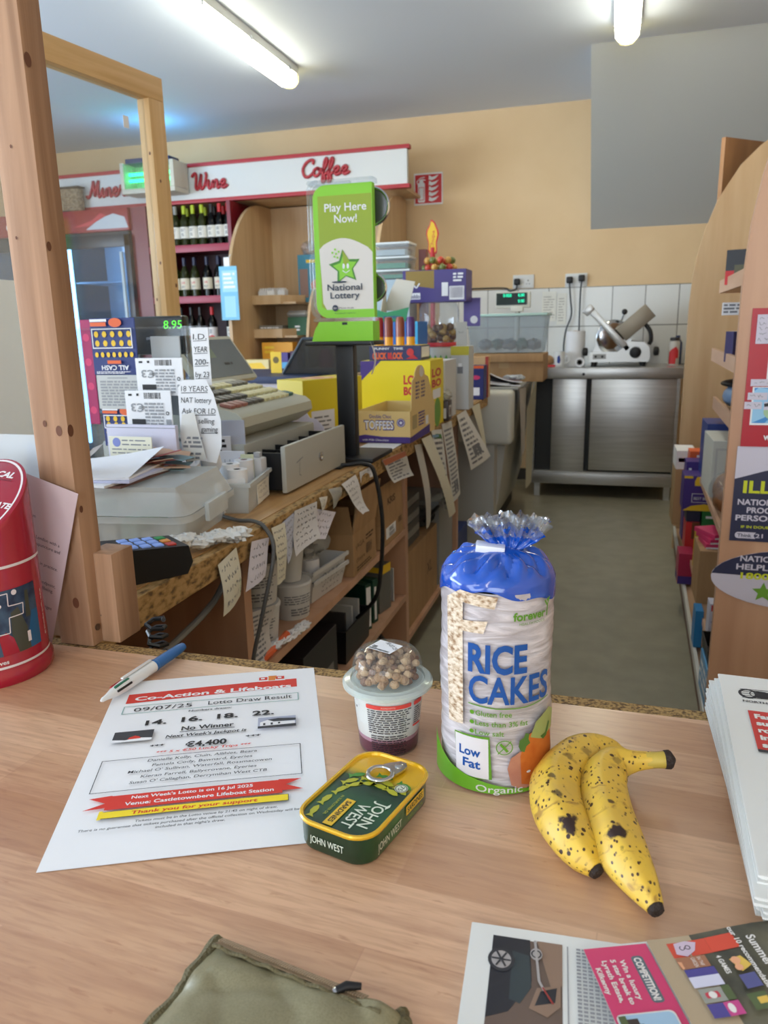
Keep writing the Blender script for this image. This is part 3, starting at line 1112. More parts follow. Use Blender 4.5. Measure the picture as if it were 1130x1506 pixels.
# ------------------------------------------------------------------ fire extinguisher sign, sockets and cords on the back wall
b = B(None, Matrix.Translation((1.44, -6.095, -2.14)))
b.box(-1.55, -1.325, 6.094, 6.0985, 2.13, 2.36, 0, 0.001)
f = b.side(-1.55, -1.325, 6.094, 6.0985, 2.13, 2.36, 'front')
f.rect(0.008, 0.012, 0.217, 0.218, 1)
f.rrect(0.03, 0.02, 0.085, 0.16, 0.008, 0)
f.rect(0.037, 0.035, 0.078, 0.13, 1).rect(0.041, 0.039, 0.074, 0.126, 0)
f.poly([(.04, .16), (.075, .16), (.07, .185), (.045, .185)], 0).line([(.03, .15), (.022, .17), (.05, .195), (.085, .2)], .006, 0).line([(.06, .185), (.09, .178)], .008, 0)
for k in range(5):
    y = 0.03 + k * 0.038
    f.poly([(.115, y), (.14, y - .008), (.17, y + .004), (.195, y + .03), (.165, y + .02), (.14, y + .016), (.12, y + .03)], 0)
o = b.build('fire_sign', [PAPER, RED], 0)
o.location = (-1.44, 6.095, 2.14)
tag(o, 'red and white fire extinguisher sign on the peach wall', 'sign')

SOCK = M('socket_plate', (222, 222, 220), 0.35)


def socket(x0, x1, z0, z1, label):
    t = thing('wall_socket', label, 'socket', ((x0 + x1) / 2, 6.1, z0), 0, 'double wall sockets')
    b = B(t)
    b.box(x0, x1, 6.088, 6.1, z0, z1, 0, 0.003)
    f = b.side(x0, x1, 6.088, 6.1, z0, z1, 'front')
    for u in (0.035, 0.115):
        f.rect(u - .003, .05, u + .003, .062, 1).rect(u - .014, .03, u - .006, .034, 1).rect(u + .006, .03, u + .014, .034, 1)
    b.build('plate', [SOCK, BLACK])
    for u in (0.03, 0.11):
        b = B(t)
        b.box(x0 + u - .006, x0 + u + .006, 6.084, 6.088, z0 + .072, z0 + .084, 0, .001)
        b.build('switch', SOCK)
    return t


socket(-0.776, -0.618, 1.486, 1.584, 'white double wall socket with one black plug above the scale display')
socket(-0.385, -0.225, 1.482, 1.58, 'white double wall socket with two black plugs above the tiles')


def plug(x, z, cord, label):
    t = thing('power_plug', label, 'plug', (x, 6.085, z), 0, 'black power plugs')
    b = B(t)
    b.box(x - 0.024, x + 0.024, 6.05, 6.085, z - 0.026, z + 0.022, 0, 0.012, seg=3)
    b.build('plug_body', BLACK)
    b = B(t)
    b.tube(spline(cord, 6), 0.006, 0, 7)
    b.build('cord', M('grey_cord', (52, 54, 56), 0.5))


plug(-0.742, 1.535, [(-0.742, 6.06, 1.515), (-0.75, 6.07, 1.48), (-0.80, 6.076, 1.468), (-0.83, 6.076, 1.489), (-1.0, 6.078, 1.494), (-1.3, 6.078, 1.49)], 'black plug in the left wall socket with a cord running left over the tiles')
plug(-0.352, 1.535, [(-0.352, 6.06, 1.515), (-0.34, 6.055, 1.40), (-0.33, 6.06, 1.28), (-0.365, 6.06, 1.17), (-0.378, 6.06, 1.05), (-0.37, 6.06, 0.93)], 'left black plug of the right wall socket, cord bending down')
plug(-0.265, 1.545, [(-0.265, 6.06, 1.52), (-0.27, 6.06, 1.40), (-0.268, 6.06, 1.1), (-0.26, 6.06, 0.93)], 'right black plug of the right wall socket, straight cord')

NOTE = M('faded_note', (228, 226, 216), 0.7)
for k, (x0, x1, z0, z1, lb) in enumerate(((-0.55, -0.445, 1.235, 1.455, 'faded paper note taped to the tiles nearest the scale display'), (-0.438, -0.37, 1.21, 1.44, 'narrow faded paper note taped to the tiles left of the plug cords'))):
    b = B(None, Matrix.Translation((-x0, -6.08, -z0)))
    b.box(x0, x1, 6.08, 6.0815, z0, z1, 0)
    f = b.side(x0, x1, 6.08, 6.0815, z0, z1, 'front')
    f.small(.01, .02, x1 - x0 - .01, z1 - z0 - .03, 9, 1, k + 2, 0.35)
    o = b.build('wall_note', [NOTE, M('faint_ink', (176, 172, 164), 0.7)], 0)
    o.location = (x0, 6.08, z0)
    tag(o, lb, 'note')

# ------------------------------------------------------------------ stainless steel cabinet
t = thing('steel_cabinet', 'stainless steel catering cabinet with sliding doors against the tiled wall', 'cabinet', (-0.05, 5.78, 0))
b = B(t)
b.box(-0.56, 0.445, 5.455, 6.08, 0.846, 0.918, 0, 0.004)
f = b.side(-0.56, 0.445, 5.455, 6.08, 0.846, 0.918, 'front')
f.circ(0.36, 0.03, 0.010, 1)
b.build('worktop', [STEEL, M('dark_steel', (60, 60, 60), 0.4, 1.0)])
b = B(t)
b.box(-0.545, -0.525, 5.48, 6.07, 0.1, 0.846)
b.box(0.41, 0.43, 5.48, 6.07, 0.1, 0.846)
b.box(-0.545, 0.43, 6.05, 6.07, 0.1, 0.846)
b.box(-0.525, 0.41, 5.5, 6.05, 0.17, 0.19)
b.build('carcass', STEEL, 0)
b = B(t)
b.box(-0.55, 0.435, 5.475, 5.50, 0.10, 0.172, 0, 0.003)
b.build('bottom_rail', STEEL)
for x0, x1, y in ((-0.41, -0.178, 5.50), (-0.145, 0.41, 5.485)):
    b = B(t)
    b.box(x0, x1, y, y + 0.014, 0.19 if x0 < -0.2 else 0.205, 0.842, 0, 0.004)
    b.build('sliding_door', STEEL)
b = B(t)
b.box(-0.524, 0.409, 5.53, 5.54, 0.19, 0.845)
b.build('shade_sheet', M('cabinet_shade', (40, 42, 44), 0.6), 0)  # dark sheet behind the doors, its colour stands for the shade inside
for x in (-0.5, 0.39):
    for y in (5.53, 6.03):
        b = B(t)
        b.box(x - 0.02, x + 0.02, y - 0.02, y + 0.02, 0, 0.1)
        b.build('leg', STEEL, 0)

# meat slicer
t = thing('meat_slicer', 'silver electric meat slicer with black knobs on the steel cabinet', 'slicer', (0.03, 5.78, 0.918))
ALU = M('cast_aluminium', (205, 205, 202), 0.32, 0.75)
Z0 = 0.918
b = B(t)
pts = [(-0.17, .03), (0.22, .03), (0.235, .06), (0.225, .13), (0.19, .165), (0.10, .17), (0.06, .135), (0.02, .10), (-0.165, .10), (-0.175, .07)]
b.prism([(x, z + Z0) for x, z in pts], 5.66, 5.92, 'y')
f = Face(b, (0, 5.66, Z0), (1, 0, 0), (0, 0, 1))
f.rect(-.15, .05, -.06, .085, 1).circ(-.13, .067, .008, 2).circ(-.085, .067, .008, 2)
b.build('base', [ALU, M('slicer_plate', (160, 160, 158), 0.4), BLACK], 30)
b = B(t)
b.prism([(x, z + Z0) for x, z in [(-.15, .10), (-.13, .17), (-.07, .26), (-.02, .315), (.02, .30), (.10, .2), (.11, .14), (.02, .10)]], 5.72, 5.9, 'y')
b.build('motor_housing', ALU, 30)
b = B(t)
b.lathe([(0.001, 0.014), (0.09, 0.012), (0.118, 0.002), (0.12, 0), (0.118, -0.004), (0.001, -0.004)], 0, 36, T=TR(-0.015, 5.715, 0.20 + Z0, PI / 2, 0, 0) @ Matrix.Rotation(0.25, 4, 'Y'))
b.build('blade', CHROME)
b = B(t)
b.box(-0.20, 0.20, -0.02, 0.02, -0.022, 0.022, 0, 0.006, TR(-0.05, 5.68, 0.255 + Z0, 0, 0.80, 0))
b.box(-0.215, -0.165, -0.03, 0.03, -0.05, 0.025, 0, 0.01, TR(-0.05, 5.68, 0.26 + Z0, 0, 0.80, 0))
b.build('guard_plate', ALU)
b = B(t)
b.box(-0.13, 0.12, -0.10, 0.10, -0.055, 0.055, 0, 0.006, TR(0.13, 5.76, 0.30 + Z0, 0, -0.72, 0))
b.build('carriage_tray', M('carriage_steel', (150, 140, 124), 0.4, 0.6))
for p in ([(0.19, 5.7, 0.285 + Z0), (0.225, 5.69, 0.24 + Z0), (0.235, 5.69, 0.18 + Z0), (0.225, 5.7, 0.15 + Z0)],):
    b = B(t)
    b.tube(spline(p, 5), 0.014, 0, 10)
    b.build('carriage_handle', BLACK)
for x, y, z, r, dx in ((0.135, 5.645, 0.095, 0.04, 0), (-0.205, 5.7, 0.10, 0.03, 1), (0.275, 5.72, 0.10, 0.032, 1), (0.05, 5.67, 0.37, 0.02, 0)):
    b = B(t)
    T = TR(x, y, z + Z0, PI / 2, 0, 0) if not dx else TR(x, y, z + Z0, 0, PI / 2, 0)
    b.lathe([(r * .5, -0.02), (r * .95, -0.014), (r, 0), (r * .9, 0.015), (r * .4, 0.02)], 0, 14, T=T)
    b.build('knob', BLACK)
for x in (-0.14, 0.19):
    for y in (5.68, 5.9):
        b = B(t)
        b.lathe([(0.018, 0), (0.022, 0.03)], 0, 12, (x, y, Z0))
        b.build('foot', BLACK)
b = B(t)
b.tube([(0.05, 5.67, 0.36 + Z0), (0.03, 5.68, 0.31 + Z0)], 0.006, 0, 8)
b.build('knob_stem', CHROME)

# paper roll, mug, can and bits on the steel worktop
t = thing('paper_towel_roll', 'tall white paper towel roll standing left of the meat slicer', 'paper roll', (-0.275, 5.74, Z0))
b = B(t, Matrix())
b.lathe([(0.066, 0), (0.066, 0.245)], 0, 24)
b.build('paper', PAPER)
b = B(t, Matrix())
b.lathe([(0.02, 0.245), (0.02, 0.248), (0.014, 0.248), (0.014, 0.24)], 0, 16)
b.build('core', CARD)
t = thing('tape_roll', 'small white roll lying on its side before the paper towel roll', 'roll', (-0.235, 5.60, Z0 + 0.034))
b = B(t, TR(0, 0, 0, PI / 2, 0, 0))
b.lathe([(0.034, -0.03), (0.034, 0.03), (0.02, 0.03), (0.02, -0.03), (0.034, -0.03)], 0, 22)
b.build('paper', PAPER)
b = B(t, TR(0, 0, 0, PI / 2, 0, 0))
b.lathe([(0.0205, -0.029), (0.0205, 0.029), (0.013, 0.029), (0.013, -0.029), (0.0205, -0.029)], 0, 16)
b.build('core', M('roll_core', (84, 80, 78), 0.6))
t = thing('mug', 'white mug with a blue mark beside the paper towel roll', 'mug', (-0.378, 5.62, Z0))
b = B(t, Matrix())
b.lathe([(0.034, 0), (0.038, 0.005), (0.038, 0.108), (0.035, 0.108), (0.034, 0.01), (0.001, 0.008)], 0, 20)
f = Face(b, (0, 0, 0), (1, 0, 0), (0, 0, 1), fn=lambda a, c, l: V(((0.038 + l) * math.sin(a / 0.038), -(0.038 + l) * math.cos(a / 0.038), c)), du=0.006)
f.poly([(-.012, .03), (.006, .025), (.012, .05), (.002, .085), (-.012, .07)], 1)
b.build('body', [WHITE, BLUE])
b = B(t, Matrix())
b.tube(spline([(0.036, 0, .09), (0.062, 0, .085), (0.064, 0, .04), (0.036, 0, .025)], 6), 0.006, 0, 8)
b.build('handle', WHITE)
t = thing('spray_can', 'red and white can with a dark lid right of the meat slicer', 'can', (0.395, 5.76, Z0))
b = B(t, Matrix())
b.lathe([(0.034, 0), (0.036, 0.004), (0.036, 0.16), (0.030, 0.168)], 0, 20)
f = Face(b, (0, 0, 0), (1, 0, 0), (0, 0, 1), fn=lambda a, c, l: V(((0.036 + l) * math.sin(a / 0.036), -(0.036 + l) * math.cos(a / 0.036), c)), du=0.006)
f.poly([(-.04, .01), (.01, .01), (.012, .05), (.03, .05), (.03, .1), (.01, .13), (-.02, .11), (-.04, .09)], 1)
b.build('body', [M('can_white', (206, 200, 192), 0.35), RED])
b = B(t, Matrix())
b.lathe([(0.031, 0.168), (0.032, 0.175), (0.03, 0.19), (0.006, 0.191)], 0, 18)
b.build('lid', M('can_lid', (48, 42, 40), 0.4))
t = thing('bottle', 'dark blue bottle at the right end of the steel worktop', 'bottle', (0.428, 5.95, Z0))
b = B(t, Matrix())
b.lathe([(0.03, 0), (0.032, 0.01), (0.032, 0.15), (0.016, 0.175), (0.015, 0.2)], 0, 18)
b.build('body', M('blue_bottle', (36, 62, 110), 0.3))
t = thing('bread_bag', 'brown bread in a bag lying left of the mug', 'bread', (-0.46, 5.64, Z0))
b = B(t, Matrix())
b.ball((0, 0, 0.042), 0.05, 0, 12, 8, (0.95, 1.5, 0.84))
b.build('loaf', MN('bread_crust', (160, 120, 78), (190, 150, 104), (30, 30, 30)))
b = B(t, Matrix())
b.box(0.005, 0.06, -0.085, -0.072, 0.004, 0.018, 0, 0.003)
b.build('red_tag', RED)

# ------------------------------------------------------------------ deli counter: cream appliance at the far end of the bench
DELI = M('deli_cream', (206, 205, 194), 0.4)
t = thing('deli_counter', 'cream coloured rounded deli counter between the bench and the steel cabinet', 'counter', (-0.9, 4.7, 0))
b = B(t)
b.box(-1.45, -0.515, 4.10, 4.24, 0.58, 0.872, 0, 0.03, seg=4)
b.build('end_moulding', DELI)
b = B(t)
b.prism([(-1.4, 0.10), (-0.64, 0.10), (-0.60, 0.25), (-0.56, 0.6), (-0.53, 0.868), (-1.4, 0.868)], 4.24, 5.36, 'y')
b.build('body', M('deli_side', (188, 187, 178), 0.45), 30)
b = B(t)
b.box(-1.4, -0.61, 4.12, 4.24, 0.0, 0.58)
b.build('end_panel', M('deli_grey', (190, 189, 182), 0.5), 0)
b = B(t)
b.box(-1.4, -0.66, 4.2, 5.34, 0, 0.1)
b.build('plinth', M('dark_plinth', (58, 54, 50), 0.6), 0)
b = B(t)
b.box(-1.42, -0.50, 4.24, 5.38, 0.868, 0.882, 0, 0.004)
b.build('top', M('deli_grey_top', (160, 160, 156), 0.4))
b = B(t)
b.tube([(-1.1, 5.0, 0.88), (-1.1, 5.0, 1.24)], 0.012, 0, 8)
b.build('rear_post', STEEL)

ZD = 0.883
# cardboard box and clear tub on the deli counter
t = thing('cardboard_box', 'low brown cardboard box on the deli counter under the clear tub', 'box', (-0.62, 4.78, ZD))
b = B(t)
b.box(-0.86, -0.405, 4.66, 5.0, ZD, 1.045, 0, 0.002)
f = b.side(-0.86, -0.405, 4.66, 5.0, ZD, 1.045, 'front')
f.rect(.19, .08, .25, .162, 1)
b.build('carton', [CARD, M('packing_tape', (178, 148, 104), 0.3)])
for x in (-0.86, ):
    b = B(t)
    b.box(-0.86, -0.405, 4.64, 4.66, 1.0, 1.05, 0, 0.002)
    b.build('flap', CARD)
t = thing('clear_storage_tub', 'large clear storage tub with a pale green lid on the cardboard box', 'tub', (-0.63, 4.82, 1.052))
b = B(t)


def tub(b, x0, x1, y0, y1, z0, z1, tp=0.02, wall=0.003, m=0):
    def ringp(g, z):
        return [(x0 + g, y0 + g, z), (x1 - g, y0 + g, z), (x1 - g, y1 - g, z), (x0 + g, y1 - g, z)]
    vs = ringp(tp, z0) + ringp(0, z1) + ringp(wall, z1) + ringp(tp + wall, z0 + wall)
    fs = [[3, 2, 1, 0], [12, 13, 14, 15]]
    for a in (0, 4, 8):
        for k in range(4):
            fs.append([a + k, a + (k + 1) % 4, a + 4 + (k + 1) % 4, a + 4 + k])
    b.add(vs, fs, m)


tub(b, -0.87, -0.40, 4.68, 5.0, 1.053, 1.268, 0.022)
b.build('body', clear('tub_plastic', tint=(236, 240, 242), rough=0.15, haze=0.16, gloss=0.5, hazecol=(236, 240, 242)), 0)
b = B(t)
b.box(-0.88, -0.39, 4.67, 5.01, 1.268, 1.283, 0, 0.004)
b.build('lid', M('pale_green_lid', (176, 206, 196), 0.35))
b = B(t)
for k in range(5):
    b.crumple((-0.78 + k * 0.075, 4.84, 1.10), 0.04, k % 2, (1.1, 1.3, 0.8), k, .25)
b.build('contents', [M('grey_contents', (140, 146, 150), 0.6), M('teal_contents', (80, 120, 110), 0.6)])

# scale display on its pole
t = thing('scale_display', 'cream weighing scale display with green digits on a pole before the tiles', 'scale', (-0.66, 5.28, ZD))
b = B(t)
b.box(-0.785, -0.555, 5.26, 5.31, 1.325, 1.43, 0, 0.008)
b.build('housing', CREAM)
b = B(t)
b.box(-0.778, -0.575, 5.255, 5.26, 1.345, 1.422, 0)
f = b.side(-0.778, -0.575, 5.255, 5.26, 1.345, 1.422, 'front')
f.text('0.000', .045, .052, .02, 1, .055).text('0.00', .145, .052, .02, 1, .04).text('0.00', .145, .015, .02, 1, .04)
f.frame(.006, .004, .197, .073, .002, 2)
b.build('screen', [M('dark_green_screen', (16, 34, 32), 0.3), M('green_digits', (20, 230, 170), 0.4, emit=1.6), M('screen_edge', (40, 60, 58), 0.4)], 0)
b = B(t)
b.tube([(-0.64, 5.29, ZD), (-0.64, 5.29, 1.33)], 0.018, 0, 10)
b.box(-0.68, -0.60, 5.25, 5.30, 1.30, 1.335, 0, 0.004)
b.build('pole', CREAM)
# papers and brochures on the deli counter
CURL = 0.02
MAG = [M('dark_magazine', (46, 42, 46), 0.35), M('maroon_magazine', (92, 50, 54), 0.35), M('grey_magazine', (150, 152, 156), 0.4)]
for k, (x, y, rz, m, lb) in enumerate(((-0.62, 4.42, 0.2, 0, 'dark glossy magazine at the bottom of the pile on the deli counter'), (-0.64, 4.43, -0.1, 2, 'grey magazine in the middle of the pile on the deli counter'), (-0.63, 4.42, 0.35, 1, 'maroon magazine lying on top of the pile on the deli counter'))):
    b = B()
    b.grid(lambda u, v: V(((u - .5) * 0.2, (v - .5) * 0.28, 0.001 + CURL * (1 - u) ** 2 * (k + 1))), 8, 2, 0)
    b.grid(lambda u, v: V(((u - .5) * 0.2, (v - .5) * 0.28, 0.004 + 0.004 + CURL * (1 - u) ** 2 * (k + 1))), 8, 2, 0)
    b.grid(lambda u, v: V(((u - .5) * 0.2, -.14, 0.001 + v * .007 + CURL * (1 - u) ** 2 * (k + 1))), 8, 1, 1)
    o = b.build('magazine', [MAG[m], PAPER])
    o.location = (x, y, ZD + k * 0.0095)
    o.rotation_euler = (0, 0, rz)
    tag(o, lb, 'magazine', 'magazines on the deli counter')
t = thing('plastic_bag_roll', 'crumpled clear bag on the magazines near the cardboard box', 'bag', (-0.55, 4.5, 0.915))
b = B(t)
for k in range(4):
    b.crumple((-0.585 + 0.022 * k, 4.44 + 0.02 * (k % 2), 0.922), 0.022, 0, (1.2, 1, 0.6), k)
b.build('film', clear('white_film', haze=0.5, gloss=0.6))
carton('tall_carton', 'brown carton with a red edge at the far end of the bench', 'box', -0.76, -0.625, 3.98, 4.04, 0.851, 1.06, M('tan_carton', (206, 168, 120), 0.6), lambda b, q: b.side(*q, 'front').rect(.118, 0, .135, .209, 1).rect(.02, .03, .1, .12, 2), (M('brick_edge', (170, 60, 44), 0.5), NAVY))
carton('blue_carton', 'deep blue carton with a pink mark before the brown red-edged carton', 'box', -0.715, -0.63, 3.86, 3.96, 0.851, 1.02, M('deep_blue_card', (40, 48, 110), 0.45), lambda b, q: (b.side(*q, 'front').circ(.045, .11, .022, 1, .5), b.side(*q, 'front').rect(.02, .02, .065, .06, 2), b.side(*q, 'front').rect(0, .155, .085, .169, 3)), (PINK, PAPER, ORANGE))

# ------------------------------------------------------------------ right shelving unit
t = thing('shelving_unit', 'beech shop shelving unit with curved end panels along the right side', 'shelving', (0.7, 3.2, 0))
SHELFW = MN('beech_shelf_long', (200, 160, 124), (214, 176, 138), (12, 1.2, 12), 0.35, 0.65, 0.45)
LIP = MN('pink_beech_shelf_edge', (192, 152, 124), (208, 168, 140), (12, 1.2, 12), 0.35, 0.65, 0.45)


def end_panel(y0, y1, x0, dx, mat):
    b = B(t)
    pts = [(1.35, 0), (1.35, 2.13), (x0 + 0.40 + dx, 2.13)]
    for x, z in ((0.33, 2.075), (0.27, 2.03), (0.19, 1.95), (0.10, 1.80), (0.05, 1.66), (0.025, 1.55), (0.008, 1.44), (0.0, 1.30), (0.0, 1.0), (0.0, 0)):
        pts.append((x0 + x, z))
    b.prism(pts, y0, y1, 'y')
    return b


b = end_panel(2.10, 2.125, 0.291, 0, None)
b.build('near_panel', BEECH_PINK, 30)
b = end_panel(4.30, 4.325, 0.352, 0, None)
b.build('far_panel', BEECH, 30)
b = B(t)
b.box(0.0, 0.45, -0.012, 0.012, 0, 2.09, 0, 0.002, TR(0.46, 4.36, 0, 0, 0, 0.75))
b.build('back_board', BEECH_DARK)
b = B(t)
b.box(0.95, 0.975, 2.125, 4.30, 0, 2.0)
b.build('back_panel', BEECH, 0)
# the shelves run parallel to the plinth, fanning out a little to the far end
sl = (0.352 - 0.291) / 2.2


def shelf(z, inset, h=0.02, ye=4.30, lip=0.03, lm=None):
    b = B(t)
    x0, x1 = 0.291 + inset, 0.291 + inset + sl * (ye - 2.1)
    zi = z
    b.add([(x0, 2.125, z), (x1, ye, z), (0.95, ye, zi), (0.95, 2.125, zi), (x0, 2.125, z - h), (x1, ye, z - h), (0.95, ye, zi - h), (0.95, 2.125, zi - h)], [[0, 1, 2, 3], [7, 6, 5, 4], [0, 4, 5, 1], [1, 5, 6, 2], [2, 6, 7, 3], [3, 7, 4, 0]])
    s = b.build('shelf', SHELFW, 0)
    b = B(t)
    b.add([(x0 - .012, 2.126, z - h), (x1 - .012, ye - .001, z - h), (x1, ye - .001, z - h), (x0, 2.126, z - h), (x0 - .012, 2.126, z + lip), (x1 - .012, ye - .001, z + lip), (x1, ye - .001, z + lip), (x0, 2.126, z + lip)], [[0, 1, 2, 3], [7, 6, 5, 4], [0, 4, 5, 1], [1, 5, 6, 2], [2, 6, 7, 3], [3, 7, 4, 0]])
    b.build('shelf_lip', lm or LIP, 0, th=s)


shelf(1.345, 0.08, ye=3.5)
shelf(1.075, 0.07, ye=3.5)
shelf(0.875, 0.09, ye=3.5)
shelf(0.56, 0.06, ye=3.5, lip=0.004)
shelf(0.235, 0.035, lip=0.002)
shelf(0.115, 0.012, lip=0.012, lm=M('white_price_rail', (214, 212, 204), 0.4))
b = B(t)
b.add([(0.306, 2.125, 0), (0.362, 4.3, 0), (0.38, 4.3, 0), (0.33, 2.125, 0), (0.306, 2.125, .09), (0.362, 4.3, .09), (0.38, 4.3, .09), (0.33, 2.125, .09)], [[0, 1, 2, 3], [7, 6, 5, 4], [0, 4, 5, 1], [1, 5, 6, 2], [2, 6, 7, 3], [3, 7, 4, 0]])
b.build('kickboard', M('brown_kickboard', (122, 92, 76), 0.5), 0)

# posters on the near panel
PNAVY = M('poster_navy', (44, 46, 74), 0.45)
LIME = M('lime_ink', (206, 212, 40), 0.5)
LILAC = M('poster_lilac', (206, 200, 214), 0.5)
YP = 2.0985
t = thing('ice_cream_price_board', 'red ice cream price board with stuck-on price labels on the near shelving panel', 'price board', (0.45, YP, 0.905))
b = B(t)
b.box(0.318, 0.62, YP - 0.004, YP, 0.905, 1.245, 0, 0.0)
f = b.side(0.318, 0.62, YP - 0.004, YP, 0.905, 1.245, 'front')
f.rect(.045, .165, .16, .29, 2)
f.rect(.05, .17, .16, .285, 3)
f.circ(.118, .215, .028, 5, 1.2)
f.rect(.016, .055, .2, .150, 2)
f.rect(.02, .06, .2, .148, 4)
f.poly([(.02, .06), (.05, .075), (.09, .14), (.03, .148), (.02, .14)], 6)
f.poly([(.05, .06), (.12, .06), (.12, .085), (.07, .085)], 6)
f.circ(.075, .09, .03, 7, .8)
for k in range(6):
    a = 0.5 + k * 0.45
    f.line([(.075, .11), (.075 + .032 * math.cos(a), .095 + .026 * math.sin(a))], .008, 3)
f.circ(.085, .07, .02, 5, .7)
f.text('www', .05, .018, .018, 1, .05, bold=0.02)
f.circ(.19, .30, .03, 1)
b.build('board', [M('price_board_red', (178, 28, 44), 0.35), PAPER, PAPER, M('board_black', (30, 28, 32), 0.4), M('board_blue', (64, 140, 206), 0.4), M('cone_tan', (196, 128, 70), 0.5), M('pale_blue_swirl', (150, 200, 232), 0.4), M('mint_scoop', (170, 200, 160), 0.5)], 0)
for a, c, w, h in ((0.012, 0.255, 0.04, 0.07), (0.01, 0.152, 0.06, 0.017), (0.055, 0.148, 0.09, 0.02), (0.006, 0.118, 0.045, 0.018), (0.056, 0.12, 0.05, 0.018), (0.0, 0.095, 0.04, 0.018), (0.045, 0.093, 0.03, 0.02)):
    b = B(t)
    b.box(0.318 + a, 0.318 + a + w, YP - 0.0065, YP - 0.0055, 0.905 + c, 0.905 + c + h, 0)
    f = b.side(0.318 + a, 0.318 + a + w, YP - 0.0065, YP - 0.0055, 0.905 + c, 0.905 + c + h, 'front')
    f.scrawl(.004, .003, w - .004, h - .003, 5 if h > .05 else 1, 1, int(c * 999), 0.001)
    b.build('price_label', [LILAC, GREYINK], 0)
t = thing('age_limit_poster', 'navy poster with yellow and white age limit text under the red price board', 'poster', (0.4, YP, 0.64))
b = B(t)
b.box(0.312, 0.64, YP - 0.0015, YP, 0.655, 0.905, 0)
f = b.side(0.312, 0.64, YP - 0.0015, YP, 0.655, 0.905, 'front')
f.poly([(.0, .165), (.0, .25), (.328, .25), (.328, .24), (.07, .188)], 1)
f.text('ILLEGAL', .022, .13, .032, 2, .2, bold=0.03)
f.text('NATIONAL', .012, .098, .015, 1, .11, bold=0.03).text('PROOF', .035, .077, .015, 1, .07, bold=0.03).text('PERSONS', .01, .056, .015, 1, .11, bold=0.03)
f.text('IF IN DOUBT', .025, .036, .007, 2, .075, bold=0.02)
f.rrect(.012, .008, .08, .025, .008, 1).text('Think', .018, .012, .009, 0, .034, bold=.02).circ(.07, .0165, .013, 0, n=6).text('21', .061, .011, .011, 1, .018, bold=.02)
b.build('sheet', [PNAVY, LILAC, LIME], 0)
t = thing('lottery_oval_poster', 'oval navy and white poster with a green star low on the near shelving panel', 'poster', (0.45, YP, 0.52))
b = B(t)
n = 40
b.prism([(0.50 + 0.225 * math.cos(2 * PI * k / n), 0.555 + 0.082 * math.sin(2 * PI * k / n)) for k in range(n)], YP - 0.0015, YP, 'y', 0)
f = Face(b, (0.275, YP - 0.0015, 0.473), (1, 0, 0), (0, 0, 1))
f.poly([(.225 + .225 * math.cos(a), .082 + .082 * math.sin(a)) for a in [PI * (0.97 - k * 0.97 / 16) - .0 for k in range(17)]], 1)
f.text('NATIONAL', .068, .128, .0155, 0, .12, bold=.03).text('HELPLINE', .06, .105, .0155, 0, .12, bold=.03).text('1800', .072, .08, .017, 2, .07, bold=.03)
f.star(.13, .045, .028, 3)
b.build('sheet', [LILAC, PNAVY, LIME, M('star_green', (110, 160, 50), 0.5)], 0)
t = thing('notice_sheet', 'plain white notice at the top right of the near shelving panel', 'notice', (0.5, YP, 1.25))
b = B(t)
b.box(0.42, 0.6, YP - 0.001, YP, 1.26, 1.42, 0)
b.build('sheet', PAPER, 0)

# goods on the shelving unit
carton('greeting_card', 'dark photo card leaning on the top shelf of the shelving unit', 'card', 0.38, 0.50, 3.18, 3.20, 1.346, 1.47, M('dark_photo', (36, 38, 44), 0.4), lambda b, q: b.side(*q, 'front').rect(0, 0, .03, .05, 1).rect(.03, .01, .07, .07, 2).rect(.07, .03, .12, .09, 3), (RED, M('olive_photo', (90, 90, 66), 0.5), PAPER), rz=-0.3)
carton('price_ticket', 'white price ticket hanging behind the upper shelves', 'label', 0.355, 0.44, 2.995, 2.998, 1.235, 1.278, PAPER, lambda b, q: b.side(*q, 'front').small(.005, .005, .08, .04, 3, 1, 4), (GREYINK,))
carton('tissue_pack', 'navy and white tissue pack on the second shelf', 'packet', 0.375, 0.45, 2.9, 2.96, 1.076, 1.18, M('navy_pack', (60, 58, 98), 0.4), lambda b, q: b.side(*q, 'top').rect(0, 0, .075, .06, 1), (PAPER,), rz=0.3)
t = thing('tool_bag', 'black and pale blue packed bag lying on the third shelf', 'bag', (0.44, 3.3, 0.875))
b = B(t)
b.ball((0.48, 3.3, 0.925), 0.048, 0, 12, 8, (1.3, 1.8, 1))
b.build('bag', M('pale_blue_pack', (120, 146, 178), 0.35))
b = B(t)
b.ball((0.47, 3.3, 0.975), 0.042, 0, 12, 8, (1.5, 1.8, 0.4))
b.build('black_top', BLACK)
carton('storage_crate', 'white lidded crate at the front of the fourth shelf', 'crate', 0.37, 0.52, 3.05, 3.35, 0.562, 0.78, M('white_crate', (216, 218, 210), 0.4), lambda b, q: (b.side(*q, 'front').frame(.01, .02, .14, .19, .008, 1),), (GREYBOARD,))
carton('blue_crate', 'blue crate behind the white lidded crate', 'crate', 0.385, 0.55, 3.40, 3.62, 0.562, 0.80, M('royal_blue_plastic', (44, 66, 140), 0.4))
t = thing('bread_loaf', 'brown sliced bread in a clear bag next to the white crate', 'bread', (0.40, 2.85, 0.57))
b = B(t)
b.ball((0.42, 2.86, 0.635), 0.065, 0, 14, 9, (1.0, 1.4, 1.0))
b.ball((0.40, 2.80, 0.612), 0.05, 0, 12, 8, (1.0, 1.1, 1.0))
b.build('loaf', MN('brown_bread', (110, 66, 34), (150, 100, 60), (50, 50, 50)))
b = B(t)
b.ball((0.415, 2.84, 0.635), 0.072, 0, 14, 9, (1.05, 1.5, 0.98))
b.build('clear_bag', CLEAR)
